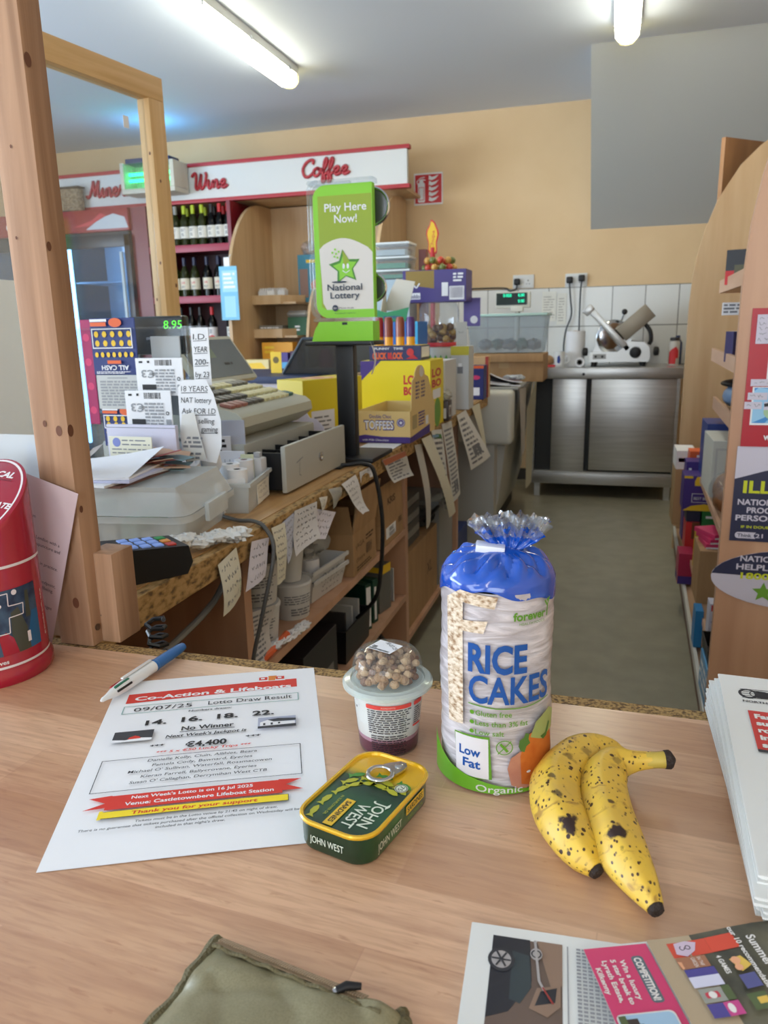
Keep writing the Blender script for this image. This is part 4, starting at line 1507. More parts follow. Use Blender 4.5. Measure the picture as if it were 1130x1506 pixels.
carton('medicine_carton', 'white carton with red print at the far end of the low shelf', 'box', 0.312, 0.40, 3.90, 4.1, 0.236, 0.606, M('tan_box_side', (176, 144, 102), 0.6), lambda b, q: (b.side(*q, 'front').rect(0, .28, .088, .37, 1), b.side(*q, 'front').rect(.01, .315, .075, .335, 2), b.side(*q, 'top').rect(0, 0, .088, .2, 1), b.side(*q, 'left').rect(0, .28, .2, .37, 1)), (PAPER, RED))
carton('orange_box', 'orange topped box beside the white and red carton', 'box', 0.358, 0.45, 3.75, 3.86, 0.236, 0.628, ORANGE, lambda b, q: b.side(*q, 'front').small(.03, .36, .08, .38, 1, 1, 2), (PAPER,))


def d_egg(b, q):
    f = b.side(*q, 'front')
    w, h = q[1] - q[0], q[5] - q[4]
    f.circ(w * .5, h * .8, w * .12, 3).poly([(w * .7, h * .72), (w * .88, h * .72), (w * .79, h * .92)], 1).rect(w * .1, h * .65, w * .22, h * .92, 1)
    f.text('48 x 40 g', w * .15, h * .35, h * .12, 1, w * .5)


carton('purple_box', 'purple box with a white triangle behind the yellow and purple box', 'box', 0.335, 0.435, 3.62, 3.73, 0.236, 0.602, PURPLE, d_egg, (PAPER, GOLD, BLACK))


def d_creme(b, q):
    f = b.side(*q, 'front')
    w, h = q[1] - q[0], q[5] - q[4]
    f.poly([(0, h * .0), (w * .2, h * .14), (w * .5, h * .2), (w * .8, h * .14), (w, 0)], 1)
    f.poly([(w * .25, h * .72), (w, h * .72), (w, h), (w * .3, h * .98), (w * .25, h * .85)], 1)
    f.circ(w * .68, h * .85, w * .08, 2).rect(0, h * .93, w * .2, h * 1.0, 1)
    f.frame(w * .2, h * .24, w * .85, h * .5, .002, 3).text('BEST BEFORE', w * .25, h * .32, h * .08, 3, w * .5).rect(w * .7, h * .5, w * .95, h * .6, 1)


carton('egg_box', 'large purple and yellow box in the middle of the low shelf', 'box', 0.315, 0.49, 3.46, 3.60, 0.4135, 0.567, PURPLE, d_creme, (GOLD, GREEN, PAPER))
carton('red_upright_box', 'tall narrow red packet at the right of the low shelf', 'packet', 0.42, 0.46, 2.98, 3.06, 0.236, 0.53, M('scarlet_pack', (196, 30, 38), 0.4))
carton('navy_small_box', 'small navy box on the red carton under the large purple and yellow box', 'box', 0.335, 0.392, 3.47, 3.58, 0.3615, 0.4125, NAVY)
carton('green_carton', 'green carton below the purple and yellow box', 'box', 0.398, 0.485, 3.46, 3.60, 0.236, 0.4125, GREEN, lambda b, q: b.side(*q, 'front').small(.015, .14, .075, .16, 1, 1, 2), (PAPER,))
carton('red_carton', 'bright red carton below the navy box', 'box', 0.335, 0.392, 3.46, 3.58, 0.236, 0.361, M('bright_red_card', (206, 48, 52), 0.4), lambda b, q: b.side(*q, 'front').rect(.025, .05, .057, .125, 1), (M('brown_pack_window', (110, 60, 34), 0.5),))
carton('yellow_packet', 'yellow packet propped in front of the red carton', 'packet', 0.36, 0.425, 3.18, 3.25, 0.236, 0.39, M('mustard_card', (200, 166, 50), 0.5), rz=0.5)
for k in range(3):
    carton('pink_card_pack', ['lowest', 'middle', 'topmost'][k] + ' pink card pack of the fanned pile on the brown cardboard box', 'packet', 0.335, 0.41, 2.79, 2.92, 0.4335 + k * 0.018, 0.4505 + k * 0.018, PINK, lambda b, q: b.side(*q, 'front').rect(0, 0, .075, .006, 1), (PAPER,), rz=0.1 + k * 0.18, group='pink card packs')
carton('crimson_box', 'crimson and purple box standing on the lowest shelf near the floor', 'box', 0.302, 0.362, 3.3, 3.42, 0.1275, 0.262, M('crimson_card', (176, 40, 80), 0.4), lambda b, q: (b.side(*q, 'front').rect(0, 0, .06, .035, 1), b.side(*q, 'left').rect(0, 0, .08, .035, 1)), (PURPLE,))
carton('brown_box', 'plain brown cardboard box jutting from the lower shelving', 'box', 0.320, 0.412, 2.76, 2.95, 0.236, 0.433, CARD)
carton('teal_strip_box', 'narrow bright blue box below the brown cardboard box', 'box', 0.306, 0.332, 2.62, 2.7, 0.1275, 0.26, M('bright_blue_card', (40, 130, 190), 0.4))
carton('violet_box', 'dark violet box right of the narrow bright blue box', 'box', 0.35, 0.385, 2.6, 2.68, 0.1275, 0.212, M('violet_card', (66, 54, 110), 0.4))
carton('figure_card_box', 'white box with a lilac figure above the black tray', 'box', 0.322, 0.365, 2.42, 2.48, 0.236, 0.36, M('pale_lilac_card', (208, 206, 220), 0.4), lambda b, q: b.side(*q, 'front').star(.022, .06, .018, 1).rect(.005, .1, .04, .12, 2), (M('lilac_figure', (120, 124, 176), 0.5), RED))
b = B(None, Matrix.Translation((-0.33, -2.3, -0.236)))
tub(b, 0.300, 0.365, 2.22, 2.38, 0.236, 0.285, 0.004, 0.004)
f = Face(b, (0.304, 2.2195, 0.238), (1, 0, 0), (0, 0, 1))
f.text('BIC', .012, .02, .022, 1, .036, bold=.02, slant=.2)
o = b.build('black_tray', [BLACK, PAPER], 0)
o.location = (0.33, 2.3, 0.236)
tag(o, 'black display tray with white lettering below the white box with a lilac figure', 'tray')
for k, (x, c, lb) in enumerate(((0.297, (96, 160, 206), 'sky blue magazine standing at the front of the lowest shelf by the near panel'), (0.306, (206, 120, 60), 'orange magazine standing behind the sky blue one'), (0.318, (70, 120, 170), 'dark blue magazine standing behind the orange one'))):
    carton('magazine', lb, 'magazine', x, x + 0.006, 2.14, 2.34, 0.1275, 0.245 - k * .01, M('rack_magazine_%d' % c[0], c, 0.35), lambda b, q: b.side(*q, 'left').small(.02, .02, .18, .1, 3, 1, 3), (PAPER,), group='magazines on the lowest shelf')

# ------------------------------------------------------------------ till
TILL = M('till_cream', (196, 196, 180), 0.45)
TILLD = M('till_drawer_grey', (176, 176, 168), 0.45)
t = thing('cash_register', 'cream electronic cash register with an open grey drawer on the bench', 'till', (-0.95, 1.76, 0.85))
b = B(t)
b.box(-1.18, -0.80, 1.55, 1.98, 0.868, 0.965, 0, 0.006)
b.box(-1.17, -0.82, 1.56, 1.97, 0.85, 0.868, 1, 0)
b.build('drawer_housing', [TILLD, BLACK])
d = B(t)
d.box(-0.712, -0.70, 1.552, 1.952, 0.855, 0.962, 0, 0.003)
f = Face(d, (-0.70, 1.552, 0.855), (0, 1, 0), (0, 0, 1))
f.line([(.06, .06), (.1, .068)], .002, 1).line([(.08, .067), (.075, .03), (.085, .026)], .002, 1)
dr = d.build('drawer_front', [TILLD, GREYINK])
b = B(t)
b.lathe([(0.011, 0), (0.011, 0.003), (0.007, 0.004), (0.004, 0.001)], 0, 16, T=TR(-0.70, 1.765, 0.905, 0, PI / 2, 0))
b.build('lock', CHROME, th=dr)
b = B(t)
b.box(-0.83, -0.712, 1.562, 1.568, 0.86, 0.945)
b.box(-0.83, -0.712, 1.936, 1.942, 0.86, 0.945)
b.box(-0.83, -0.712, 1.568, 1.936, 0.858, 0.862)
for k in range(4):
    y = 1.64 + k * 0.075
    b.box(-0.83, -0.714, y, y + 0.003, 0.862, 0.94)
b.box(-0.76, -0.757, 1.568, 1.936, 0.862, 0.935)
b.build('drawer_tray', BLACK, 0)
# keyboard body (side profile swept across)
b = B(t)
prof = [(-0.83, 0.985), (-0.812, 1.0), (-0.815, 1.022), (-0.83, 1.034), (-1.06, 1.083), (-1.10, 1.09), (-1.17, 1.085), (-1.18, 0.98), (-0.86, 0.967)]
b.prism(prof, 1.575, 2.0, 'y')
b.build('keyboard_body', TILL, 30)
sx = (1.083 - 1.034) / 0.23


def key(b, x, y, w, d, m):
    z = 1.034 + (-0.83 - x) * sx
    b.box(-w / 2, w / 2, -d / 2, d / 2, 0, 0.009, m, 0.003, TR(x, y, z, 0, math.atan(sx), 0))


KM = {'dark': M('key_dark', (92, 90, 84), 0.4), 'cream': M('key_cream', (222, 216, 170), 0.4), 'red': M('key_red', (168, 112, 100), 0.4), 'teal': M('key_teal', (64, 110, 104), 0.4), 'grey': M('key_grey', (128, 126, 116), 0.4)}
for r in range(4):
    for c in range(12):
        y = 1.61 + c * 0.0315
        x = -0.868 - r * 0.046
        if c == 11 and r == 0:
            k = 'teal'
        elif c < 3:
            k = 'red' if r == 0 else ('dark' if r < 3 else 'grey')
        elif c < 6:
            k = 'dark' if r < 3 else 'grey'
        else:
            k = 'cream'
        if r == 3 and c > 8:
            k = 'grey'
        b = B(t)
        key(b, x, y, 0.032 if c < 3 else 0.029, 0.024, 0)
        b.build('key', KM[k])
# tilted operator screen
b = B(t)
T = TR(-1.09, 2.0, 1.09, 0, 0.95, 0)
b.box(-0.125, 0.03, -0.17, 0.17, 0, 0.02, 0, 0.006, T)
sc = b.build('operator_screen', TILL)
b = B(t)
b.box(-0.112, 0.015, -0.155, 0.155, 0.0201, 0.0215, 0, 0, T)
f = Face(b, T @ V((0.0, -0.15, 0.0217)), T.to_3x3() @ V((0, 1, 0)), T.to_3x3() @ V((-1, 0, 0)))
f.rect(0.005, 0.05, 0.15, 0.105, 1)
f.small(.17, .02, .22, .034, 1, 2, 3)
b.build('panel', [M('screen_grey', (104, 112, 118), 0.2), M('screen_green_grey', (120, 134, 116), 0.2), INK], 0, th=sc)
# customer display
b = B(t)
b.tube([(-0.99, 1.60, 1.06), (-0.97, 1.515, 1.19)], 0.012, 0, 8)
b.build('display_pole', BLACK)
b = B(t)
b.box(-1.032, -0.895, 1.485, 1.515, 1.17, 1.252, 0, 0.006)
f = b.side(-1.032, -0.895, 1.485, 1.515, 1.17, 1.252, 'front')
f.text('8.95', .135, .055, .018, 1, .045, 'r', slant=.1)
f.small(.045, .03, .095, .04, 1, 2, 3)
b.build('customer_display', [M('smoked_display', (28, 32, 34), 0.25), M('green_led', (90, 230, 60), 0.4, emit=0.9), GREYINK])

# ------------------------------------------------------------------ scratch card dispenser and notes
t = thing('ticket_dispenser', 'clear acrylic scratch card dispenser standing on the bench before the till', 'dispenser', (-0.94, 1.33, 0.85))
b = B(t)
b.box(-1.075, -0.805, 1.40, 1.403, 0.85, 1.225)
b.box(-1.075, -0.805, 1.345, 1.403, 0.85, 0.853)
b.box(-0.807, -0.804, 1.345, 1.403, 0.853, 1.225)
b.box(-1.076, -1.073, 1.345, 1.403, 0.853, 1.225)
b.box(-1.075, -0.79, 1.345, 1.403, 1.225, 1.229)
b.box(-1.073, -0.807, 1.380, 1.382, 0.853, 1.13)
b.build('acrylic_stand', ACRYLIC, 0)

CARDBLUE = M('scratch_card_blue', (36, 54, 118), 0.4)


def d_allcash(flip):
    def d(b, q):
        f = b.side(*q, 'front')
        w, h = q[1] - q[0], q[5] - q[4]
        for r in range(2):
            for c in range(5):
                f.circ(w * (.14 + c * .18), h * (.56 + r * .16), w * .05, 1, 1.2, 8)
        for c in range(7):
            f.circ(w * (.12 + c * .13), h * .36, w * .04, 1, 1.3, 8)
        f.frame(w * .06, h * .47, w * .94, h * .82, .002, 3)
        f.circ(w * .6, h * .92, w * .14, 2, .6)
        f.rect(w * .05, h * .86, w * .4, h * .93, 2).rect(w * .05, h * .94, w * .42, h * .985, 3)
        if flip:
            f.text('ALL CASH', w * .82, h * .17, h * .085, 3, w * .6, bold=.02, ang=PI)
            f.rect(w * .36, h * .2, w * .66, h * .26, 2)
        else:
            f.text('ALL CASH', w * .2, h * .1, h * .085, 3, w * .6, bold=.02)
        f.small(w * .1, h * .02, w * .9, h * .07, 2, 3, 4)
    return d


def d_back(b, q):
    f = b.side(*q, 'front')
    w, h = q[1] - q[0], q[5] - q[4]
    f.rect(w * .25, h * .9, w * .7, h * .93, 1).small(w * .08, h * .08, w * .95, h * .85, 9, 1, 12, .6, .1)


def d_euro(b, q):
    f = b.side(*q, 'front')
    w, h = q[1] - q[0], q[5] - q[4]
    g = random.Random(5)
    x = w * .42
    while x < w * .78:
        k = g.uniform(.0006, .002)
        f.rect(x, h * .8, x + k, h * .95, 2)
        f.l -= f.step
        x += k + g.uniform(.0006, .0016)
    f.up()
    f.rect(w * .08, h * .87, w * .16, h * .92, 2).rect(w * .26, h * .87, w * .31, h * .93, 2)
    f.text('\u20ac3', w * .42, h * .68, h * .2, 1, w * .3, bold=.02, ang=PI)
    f.rect(w * .12, h * .16, w * .42, h * .3, 2).small(w * .42, h * .06, w * .84, h * .72, 8, 1, 7, .6, .1).small(w * .1, .004, w * .4, h * .14, 2, 1, 3)
    f.ring(w * .91, h * .45, w * .035, w * .014, 2).rect(w * .87, h * .02, w * .97, h * .3, 1)


EUR = M('ticket_grey_ink', (150, 152, 156), 0.6)
carton('scratch_card', 'dark blue scratch card with yellow symbols, upper left in the dispenser', 'scratch card', -1.04, -0.932, 1.366, 1.368, 1.134, 1.248, CARDBLUE, d_allcash(True), (GOLD, ORANGE, PAPER), group='scratch cards in the dispenser')
carton('scratch_card', 'grey printed scratch card back below the dark blue card', 'scratch card', -1.032, -0.925, 1.360, 1.362, 1.064, 1.134, GREYBOARD, d_back, (EUR,), group='scratch cards in the dispenser')
carton('scratch_card', 'dark blue scratch card reading upright, lowest in the dispenser', 'scratch card', -1.032, -0.930, 1.366, 1.368, 0.985, 1.066, CARDBLUE, d_allcash(False), (GOLD, ORANGE, PAPER), group='scratch cards in the dispenser')
carton('scratch_card', 'grey euro scratch card back, upper right in the dispenser', 'scratch card', -0.930, -0.822, 1.352, 1.354, 1.093, 1.168, PAPER, d_euro, (EUR, INK), group='scratch cards in the dispenser')
carton('scratch_card', 'grey euro scratch card back, lower middle of the dispenser', 'scratch card', -0.955, -0.848, 1.342, 1.344, 1.022, 1.104, PAPER, d_euro, (EUR, INK), group='scratch cards in the dispenser')
carton('scratch_card', 'narrow magenta scratch card at the left edge of the dispenser', 'scratch card', -1.068, -1.043, 1.372, 1.374, 1.03, 1.246, M('magenta_card', (170, 40, 96), 0.4), lambda b, q: [b.side(*q, 'front').circ(.012, .03 + k * .05, .008, 1) for k in range(4)], (PINK,), group='scratch cards in the dispenser')
carton('envelope_box', 'pale lilac envelope in front of the scratch cards', 'envelope', -0.965, -0.808, 1.285, 1.295, 0.9585, 1.042, M('lilac_envelope', (210, 208, 226), 0.6), lambda b, q: b.side(*q, 'front').line([(.0, .078), (.157, .078)], .0012, 1), (GREYINK,))
carton('club_leaflet', 'small cream leaflet with a blue roundel leaning on the lilac envelope', 'leaflet', -0.945, -0.848, 1.262, 1.264, 0.9585, 1.022, M('cream_leaflet', (222, 218, 196), 0.6), lambda b, q: (b.side(*q, 'front').circ(.018, .052, .009, 2), b.side(*q, 'front').small(.006, .006, .092, .042, 5, 1, 8, .3, .3), b.side(*q, 'front').small(.03, .044, .092, .06, 2, 1, 9, .3, .2)), (GREYINK, M('roundel_blue', (120, 130, 190), 0.5)))
carton('folded_sheet', 'grey folded card standing behind the euro scratch card', 'card', -0.92, -0.84, 1.388, 1.391, 1.05, 1.21, M('grey_sheet', (172, 172, 170), 0.6), rz=-0.2)


def hand_note(name, label, pts, lines, w, seed=1):
    """hand-written till roll strip: pts is a list of (left, right) points from top to bottom"""
    b = B()
    c = V(pts[-1][0])
    b.T = Matrix.Translation(-c)
    for (l0, r0), (l1, r1) in zip(pts, pts[1:]):
        b.poly([l0, r0, r1, l1], 0)
    return b, c


t = thing('age_notice_strip', 'long handwritten age and ID notice on white till paper stuck to the dispenser', 'notice', (-0.77, 1.31, 0.96))
b = B(t)
b.box(-0.79, -0.752, 1.3385, 1.339, 1.115, 1.225, 0)
f = b.side(-0.79, -0.752, 1.3385, 1.339, 1.115, 1.225, 'front')
for i, s in enumerate(('I.D.', 'YEAR', '200-', 'by 23')):
    f.text(s, .004, .088 - i * .024, .011, 1, .03, slant=.1).line([(.004, .085 - i * .024), (.034, .086 - i * .024)], .001, 1)
b.build('upper_strip', [PAPER, INK], 0)
b = B(t)
b.prism([(-0.818, 0.975), (-0.742, 0.965), (-0.728, 1.0), (-0.726, 1.05), (-0.738, 1.10), (-0.752, 1.128), (-0.80, 1.127), (-0.815, 1.112)], 1.3165, 1.317, 'y', 0)
f = Face(b, (-0.82, 1.3165, 0.965), (1, 0, 0), (0, 0, 1))
for s, x, z, w, u in (('18 YEARS', .012, .14, .058, 1), ('NAT lottery', .01, .118, .066, 0), ('Ask FOR I.D', .01, .097, .074, 1), ('while selling', .01, .078, .07, 0), ('gaming', .05, .062, .036, 1)):
    f.text(s, x, z, .011, 1, w, slant=.12)
    if u:
        f.line([(x, z - .003), (x + w, z - .002)], .0014, 1)
b.build('lower_strip', [PAPER, INK], 0)
b = B(t)
b.poly([(-0.806, 1.309, 1.06), (-0.778, 1.309, 1.066), (-0.772, 1.307, 1.035), (-0.756, 1.303, 0.975), (-0.80, 1.303, 0.968), (-0.812, 1.305, 1.02)], 0)
f = Face(b, (-0.81, 1.302, 0.965), (1, 0, 0), (0, 0.07, 1))
f.small(.004, .03, .05, .055, 3, 1, 3).small(.006, .008, .05, .024, 2, 1, 5)
b.build('receipt', [M('receipt_paper', (214, 212, 206), 0.6), GREYINK], 0)

# ------------------------------------------------------------------ clear lidded storage box with papers
t = thing('lidded_storage_box', 'cloudy white storage box with a sloping clear lid at the near end of the bench', 'storage box', (-0.885, 1.195, 0.85), 0.15)


def rbox(b, w, d, z0, z1, g0, g1, r=0.03, m=0, cap=True):
    """rounded rectangular band from inset g0 at z0 to inset g1 at z1"""
    vs = []
    for g, z in ((g0, z0), (g1, z1)):
        for cx, cy, a0 in ((w / 2 - r, d / 2 - r, 0), (-w / 2 + r, d / 2 - r, 90), (-w / 2 + r, -d / 2 + r, 180), (w / 2 - r, -d / 2 + r, 270)):
            for k in range(6):
                a = math.radians(a0 + k * 18)
                q = max(r - g, 0.002)
                vs.append((cx + q * math.cos(a) if r > g else cx, cy + q * math.sin(a), z))
    n = 24
    fs = [[i, (i + 1) % n, n + (i + 1) % n, n + i] for i in range(n)]
    if cap:
        fs.append(list(range(n, 2 * n)))
    b.add(vs, fs, m)


b = B(t, Matrix())
rbox(b, 0.365, 0.25, 0.0, 0.05, 0.02, 0.008, cap=False)
rbox(b, 0.365, 0.25, 0.0, 0.001, 0.02, 0.02)
b.build('base', CLOUDY)
b = B(t, Matrix())
rbox(b, 0.377, 0.262, 0.05, 0.062, 0.0, 0.0, cap=False)
rbox(b, 0.377, 0.262, 0.062, 0.1, 0.004, 0.026, cap=False)
rbox(b, 0.377, 0.262, 0.1, 0.108, 0.026, 0.03)
b.build('lid', CLOUDY)
for s in (1, -1):
    b = B(t, Matrix())
    b.box(s * 0.191 - 0.005, s * 0.191 + 0.005, -0.05, 0.05, 0.035, 0.07, 0, 0.004)
    b.build('latch', CLOUDY)
b = B(t, Matrix())
for k in range(8):
    b.box(-0.15 + k * 0.038, -0.122 + k * 0.038, -0.08, 0.08, 0.004, 0.02 + 0.012 * (k % 3), k % 3)
b.build('contents', [GREYBOARD, M('beige_pack', (200, 190, 176), 0.6), M('pale_green_pack', (170, 196, 180), 0.6)], 0)
ZB = 0.96
g = random.Random(4)
for k, (x, y, w, d, rz, mt, lb) in enumerate((
        (-0.92, 1.16, 0.24, 0.17, 0.05, 'maroon', 'maroon bank note coloured sheet at the bottom of the papers on the storage box'),
        (-0.93, 1.16, 0.25, 0.18, -0.08, 'white', 'white sheet low in the pile of papers on the storage box'),
        (-0.915, 1.155, 0.25, 0.17, 0.12, 'lilac', 'lilac tinted sheet in the pile of papers on the storage box'),
        (-0.93, 1.15, 0.26, 0.17, 0.20, 'white', 'top white sheet with a lifted corner on the storage box'))):
    b = B()
    b.box(-w / 2, w / 2, -d / 2, d / 2, 0, 0.004, 0)
    if k == 3:
        b.grid(lambda u, v: V(((u - .5) * w, (v - .5) * d, 0.0042 + 0.028 * u * u * v)), 8, 6, 0)
    o = b.build('paper_sheet', {'white': PAPER, 'lilac': M('lilac_paper', (204, 206, 232), 0.6), 'maroon': M('maroon_paper', (120, 84, 74), 0.6)}[mt])
    o.location = (x, y, ZB + k * 0.0045)
    o.rotation_euler = (0, 0, rz)
    tag(o, lb, 'paper', 'papers on the storage box')
b = B()
b.grid(lambda u, v: V(((u - .5) * 0.1, (v - .5) * 0.05, 0.001 + 0.035 * max(0, u - .55) ** 1.5 * 3)), 14, 2, 0)
f = Face(b, (-.045, -.02, .0015), (1, 0, 0), (0, 1, 0))
o = b.build('curled_receipt', PAPER)
o.location = (-0.905, 1.10, ZB + 0.035)
o.rotation_euler = (0, 0, 0.3)
tag(o, 'curled white receipt lying on top of the papers', 'receipt')
b = B()
g = random.Random(11)
for k in range(9):
    b.box(-.035, .035, -.02, .02, 0, .0012, k % 3, 0, TR(g.uniform(-.03, .03), g.uniform(-.02, .02), 0.008 + k * .003, g.uniform(-.25, .25), g.uniform(-.25, .25), g.uniform(-1, 1)))
o = b.build('banknotes', [M('blue_note', (130, 160, 170), 0.6), M('peach_note', (210, 176, 150), 0.6), M('red_note', (160, 80, 80), 0.6)])
o.location = (-0.80, 1.25, ZB)
tag(o, 'crumpled coloured banknotes beside the papers on the storage box', 'banknotes')
# crumpled tissue
b = B()
g = random.Random(21)
for k in range(10):
    b.crumple((-0.06 + k * 0.014, g.uniform(-.012, .012), 0.014 + g.uniform(0, .012) * (k < 6)), 0.017, 0, (1.2, 1.1, g.uniform(.4, .7)), k)
o = b.build('crumpled_tissue', M('tissue_white', (232, 232, 228), 0.8, bump=(60, 0.6)))
o.location = (-0.668, 1.13, 0.85)
o.rotation_euler = (0, 0, 0.95)
tag(o, 'crumpled white tissue on the bench edge beside the storage box', 'tissue')

# card terminal
t = thing('card_terminal', 'black card payment terminal with lit blue keys lying on the bench end', 'card terminal', (-0.70, 0.955, 0.85), 0.95)
b = B(t, Matrix())
b.prism([(-0.09, 0.0), (0.075, 0.0), (0.085, 0.018), (0.08, 0.045), (-0.05, 0.058), (-0.09, 0.05)], -0.04, 0.04, 'y')
b.build('body', BLACK, 30)
for r in range(4):
    for c in range(3):
        b = B(t, Matrix())
        x = 0.058 - r * 0.02
        b.box(x - .007, x + .007, -0.022 + c * 0.022 - .008, -0.022 + c * 0.022 + .008, 0.0465 + (0.058 - x) * 0.1, 0.0495 + (0.058 - x) * 0.1, 0, .001)
        b.build('key', M('key_green', (40, 150, 80), 0.4) if (r == 0 and c == 2) else (M('key_orange', (230, 150, 60), 0.4) if (r == 0 and c == 1) else (M('key_red2', (200, 60, 50), 0.4) if r == 0 else M('key_pale_blue', (120, 150, 214), 0.4, emit=0.25))))

# tubs of till rolls
t = thing('roll_tub', 'cloudy plastic tub of till rolls with a handwritten label at the bench edge', 'tub', (-0.77, 1.45, 0.85), 0.2)
b = B(t, Matrix())
tub(b, -0.05, 0.05, -0.09, 0.09, 0, 0.062, 0.006)
for q in ((-0.054, 0.054, -0.094, -0.088), (-0.054, 0.054, 0.088, 0.094), (-0.054, -0.048, -0.088, 0.088), (0.048, 0.054, -0.088, 0.088)):
    b.box(*q, 0.056, 0.064)
b.build('body', CLOUDY, 0)
b = B(t, Matrix())
b.box(0.047, 0.0485, -0.02, 0.08, 0.004, 0.05, 0)
f = Face(b, (0.0486, -0.02, 0.004), (0, 1, 0), (0, 0, 1))
f.scrawl(.005, .004, .095, .042, 3, 1, 8, .0012)
b.build('label', [NOTE, GREYINK], 0)
for k, (x, y, z, rx, lb) in enumerate(((-0.745, 1.405, 0.880, 0.0, 'upright white till roll at the near end of the tub'), (-0.775, 1.43, 0.886, 0.0, 'upright white till roll in the middle of the tub'), (-0.775, 1.495, 0.884, 0.0, 'upright white till roll with a red core at the far end of the tub'), (-0.80, 1.40, 0.945, 0.7, 'white till roll tilted on top of the others, nearest the lidded box'), (-0.835, 1.375, 0.915, 0.5, 'white till roll half hidden behind the tilted one'))):
    t = thing('till_roll', lb, 'till roll', (x, y, z), 0, 'till rolls on the bench')
    t.rotation_euler = (rx, 0.3 if rx else 0, 0)
    b = B(t, Matrix())
    b.lathe([(0.008, 0), (0.021, 0), (0.021, 0.057), (0.008, 0.057)], 0, 18)
    b.f = b.f[:-2]; b.m = b.m[:-2]
    b.build('paper', PAPER)
    b = B(t, Matrix())
    b.lathe([(0.008, 0.0005), (0.0085, 0.056), (0.006, 0.056), (0.006, 0.0005)], 0, 12)
    b.f = b.f[:-2]; b.m = b.m[:-2]
    b.build('core', M('roll_core_red', (160, 60, 50), 0.5) if k == 2 else BLACK)
b = B()
b.grid(lambda u, v: V((0.035 * math.cos(PI * (0.2 + u * 1.1)), 0.02 * math.sin(PI * (0.2 + u * 1.1)), v * 0.07)), 12, 2, 0)
o = b.build('curled_paper', PAPER)
o.location = (-0.735, 1.36, 0.851)
o.rotation_euler = (0, 0, 0.6)
tag(o, 'curled blank white paper standing between the lidded box and the roll tub', 'paper')
# leaflets and letters behind the tub
LET = M('letter_white', (226, 226, 232), 0.6)
carton('letter', 'grey blue letter leaning against the till side', 'letter', -0.90, -0.80, 1.548, 1.550, 0.87, 1.02, M('blue_grey_letter', (186, 190, 206), 0.6), rz=0.25)
carton('letter', 'white printed letter leaning left of the grey blue one', 'letter', -0.92, -0.83, 1.535, 1.537, 0.87, 0.985, LET, lambda b, q: b.side(*q, 'front').small(.02, .05, .08, .11, 5, 1, 4), (INK,), rz=0.25)


def d_leaf(b, q):
    f = b.side(*q, 'front')
    w, h = q[1] - q[0], q[5] - q[4]
    f.rect(0, 0, w * .06, h, 1).rect(w * .06, h * .1, w * .12, h * .9, 2).rect(w * .88, h * .2, w, h * .8, 3)
    for k in range(6):
        f.rect(w * (.2 + k * .1), h * .25, w * (.21 + k * .1), h * .75, 4)


carton('leaflet', 'white leaflet with magenta and blue bars standing before the letters', 'leaflet', -0.905, -0.785, 1.515, 1.518, 0.88, 0.955, LET, d_leaf, (PINK, BLUE, RED, GREYINK), rz=0.1)
carton('leaflet', 'pale green leaflet beside the white plastic lighter', 'leaflet', -0.79, -0.76, 1.51, 1.513, 0.86, 0.95, M('pale_green_leaf', (210, 214, 180), 0.6), rz=0.2)
t = thing('adaptor', 'white plastic adaptor lying by the open till drawer', 'adaptor', (-0.76, 1.535, 0.912))
b = B(t)
b.box(-0.775, -0.745, 1.52, 1.55, 0.85, 0.94, 0, 0.005)
b.build('body', M('adaptor_white', (214, 214, 216), 0.4))
b = B(t)
b.box(-0.768, -0.752, 1.528, 1.542, 0.94, 0.952, 0, 0.003)
b.build('pin_block', M('adaptor_grey', (180, 180, 184), 0.4))

# cables
CABLE = M('grey_cable', (92, 92, 90), 0.5)
b = B(None, Matrix.Translation((0.7, -1.3, -0.85)))
b.tube(spline([(-0.80, 1.36, 0.856), (-0.70, 1.30, 0.856), (-0.655, 1.29, 0.858), (-0.628, 1.285, 0.845), (-0.612, 1.28, 0.80), (-0.63, 1.25, 0.68), (-0.645, 1.225, 0.58), (-0.65, 1.215, 0.42)], 6), 0.0042, 0, 8)
o = b.build('cable', CABLE)
o.location = (-0.7, 1.3, 0.85)
tag(o, 'grey cable crossing the bench and hanging over its edge', 'cable')
b = B(None, Matrix.Translation((0.66, -1.95, -0.85)))
b.tube(spline([(-0.74, 1.90, 0.854), (-0.69, 1.92, 0.856), (-0.645, 1.945, 0.856), (-0.618, 1.955, 0.83), (-0.60, 1.96, 0.70), (-0.605, 1.955, 0.56), (-0.62, 1.945, 0.47), (-0.68, 1.95, 0.40)], 6), 0.006, 0, 8)
b.box(-0.74, -0.69, 1.88, 1.93, 0.8505, 0.856, 0)
o = b.build('cable', BLACK)
o.location = (-0.66, 1.95, 0.85)
tag(o, 'thick black cable hanging from the bench past the cardboard boxes', 'cable')
b = B(None, Matrix.Translation((0.58, -0.8, -0.85)))
b.tube([(-0.55 + 0.012 * math.cos(k * 1.2), 0.79 + 0.012 * math.sin(k * 1.2), 0.86 - k * 0.0022) for k in range(60)], 0.003, 0, 6)
o = b.build('coiled_cord', BLACK)
o.location = (-0.58, 0.8, 0.85)
tag(o, 'black coiled cord hanging beside the pine block', 'cord')
b = B(None, Matrix.Translation((0.7, -1.1, -0.7)))
b.tube(spline([(-0.66, 1.20, 0.80), (-0.67, 1.14, 0.745), (-0.70, 1.05, 0.70), (-0.72, 0.9, 0.67), (-0.74, 0.8, 0.6)], 6), 0.006, 0, 8)
o = b.build('cable', M('pale_grey_cable', (140, 140, 136), 0.5))
o.location = (-0.7, 1.1, 0.7)
tag(o, 'pale grey cable looping under the near end of the bench', 'cable')

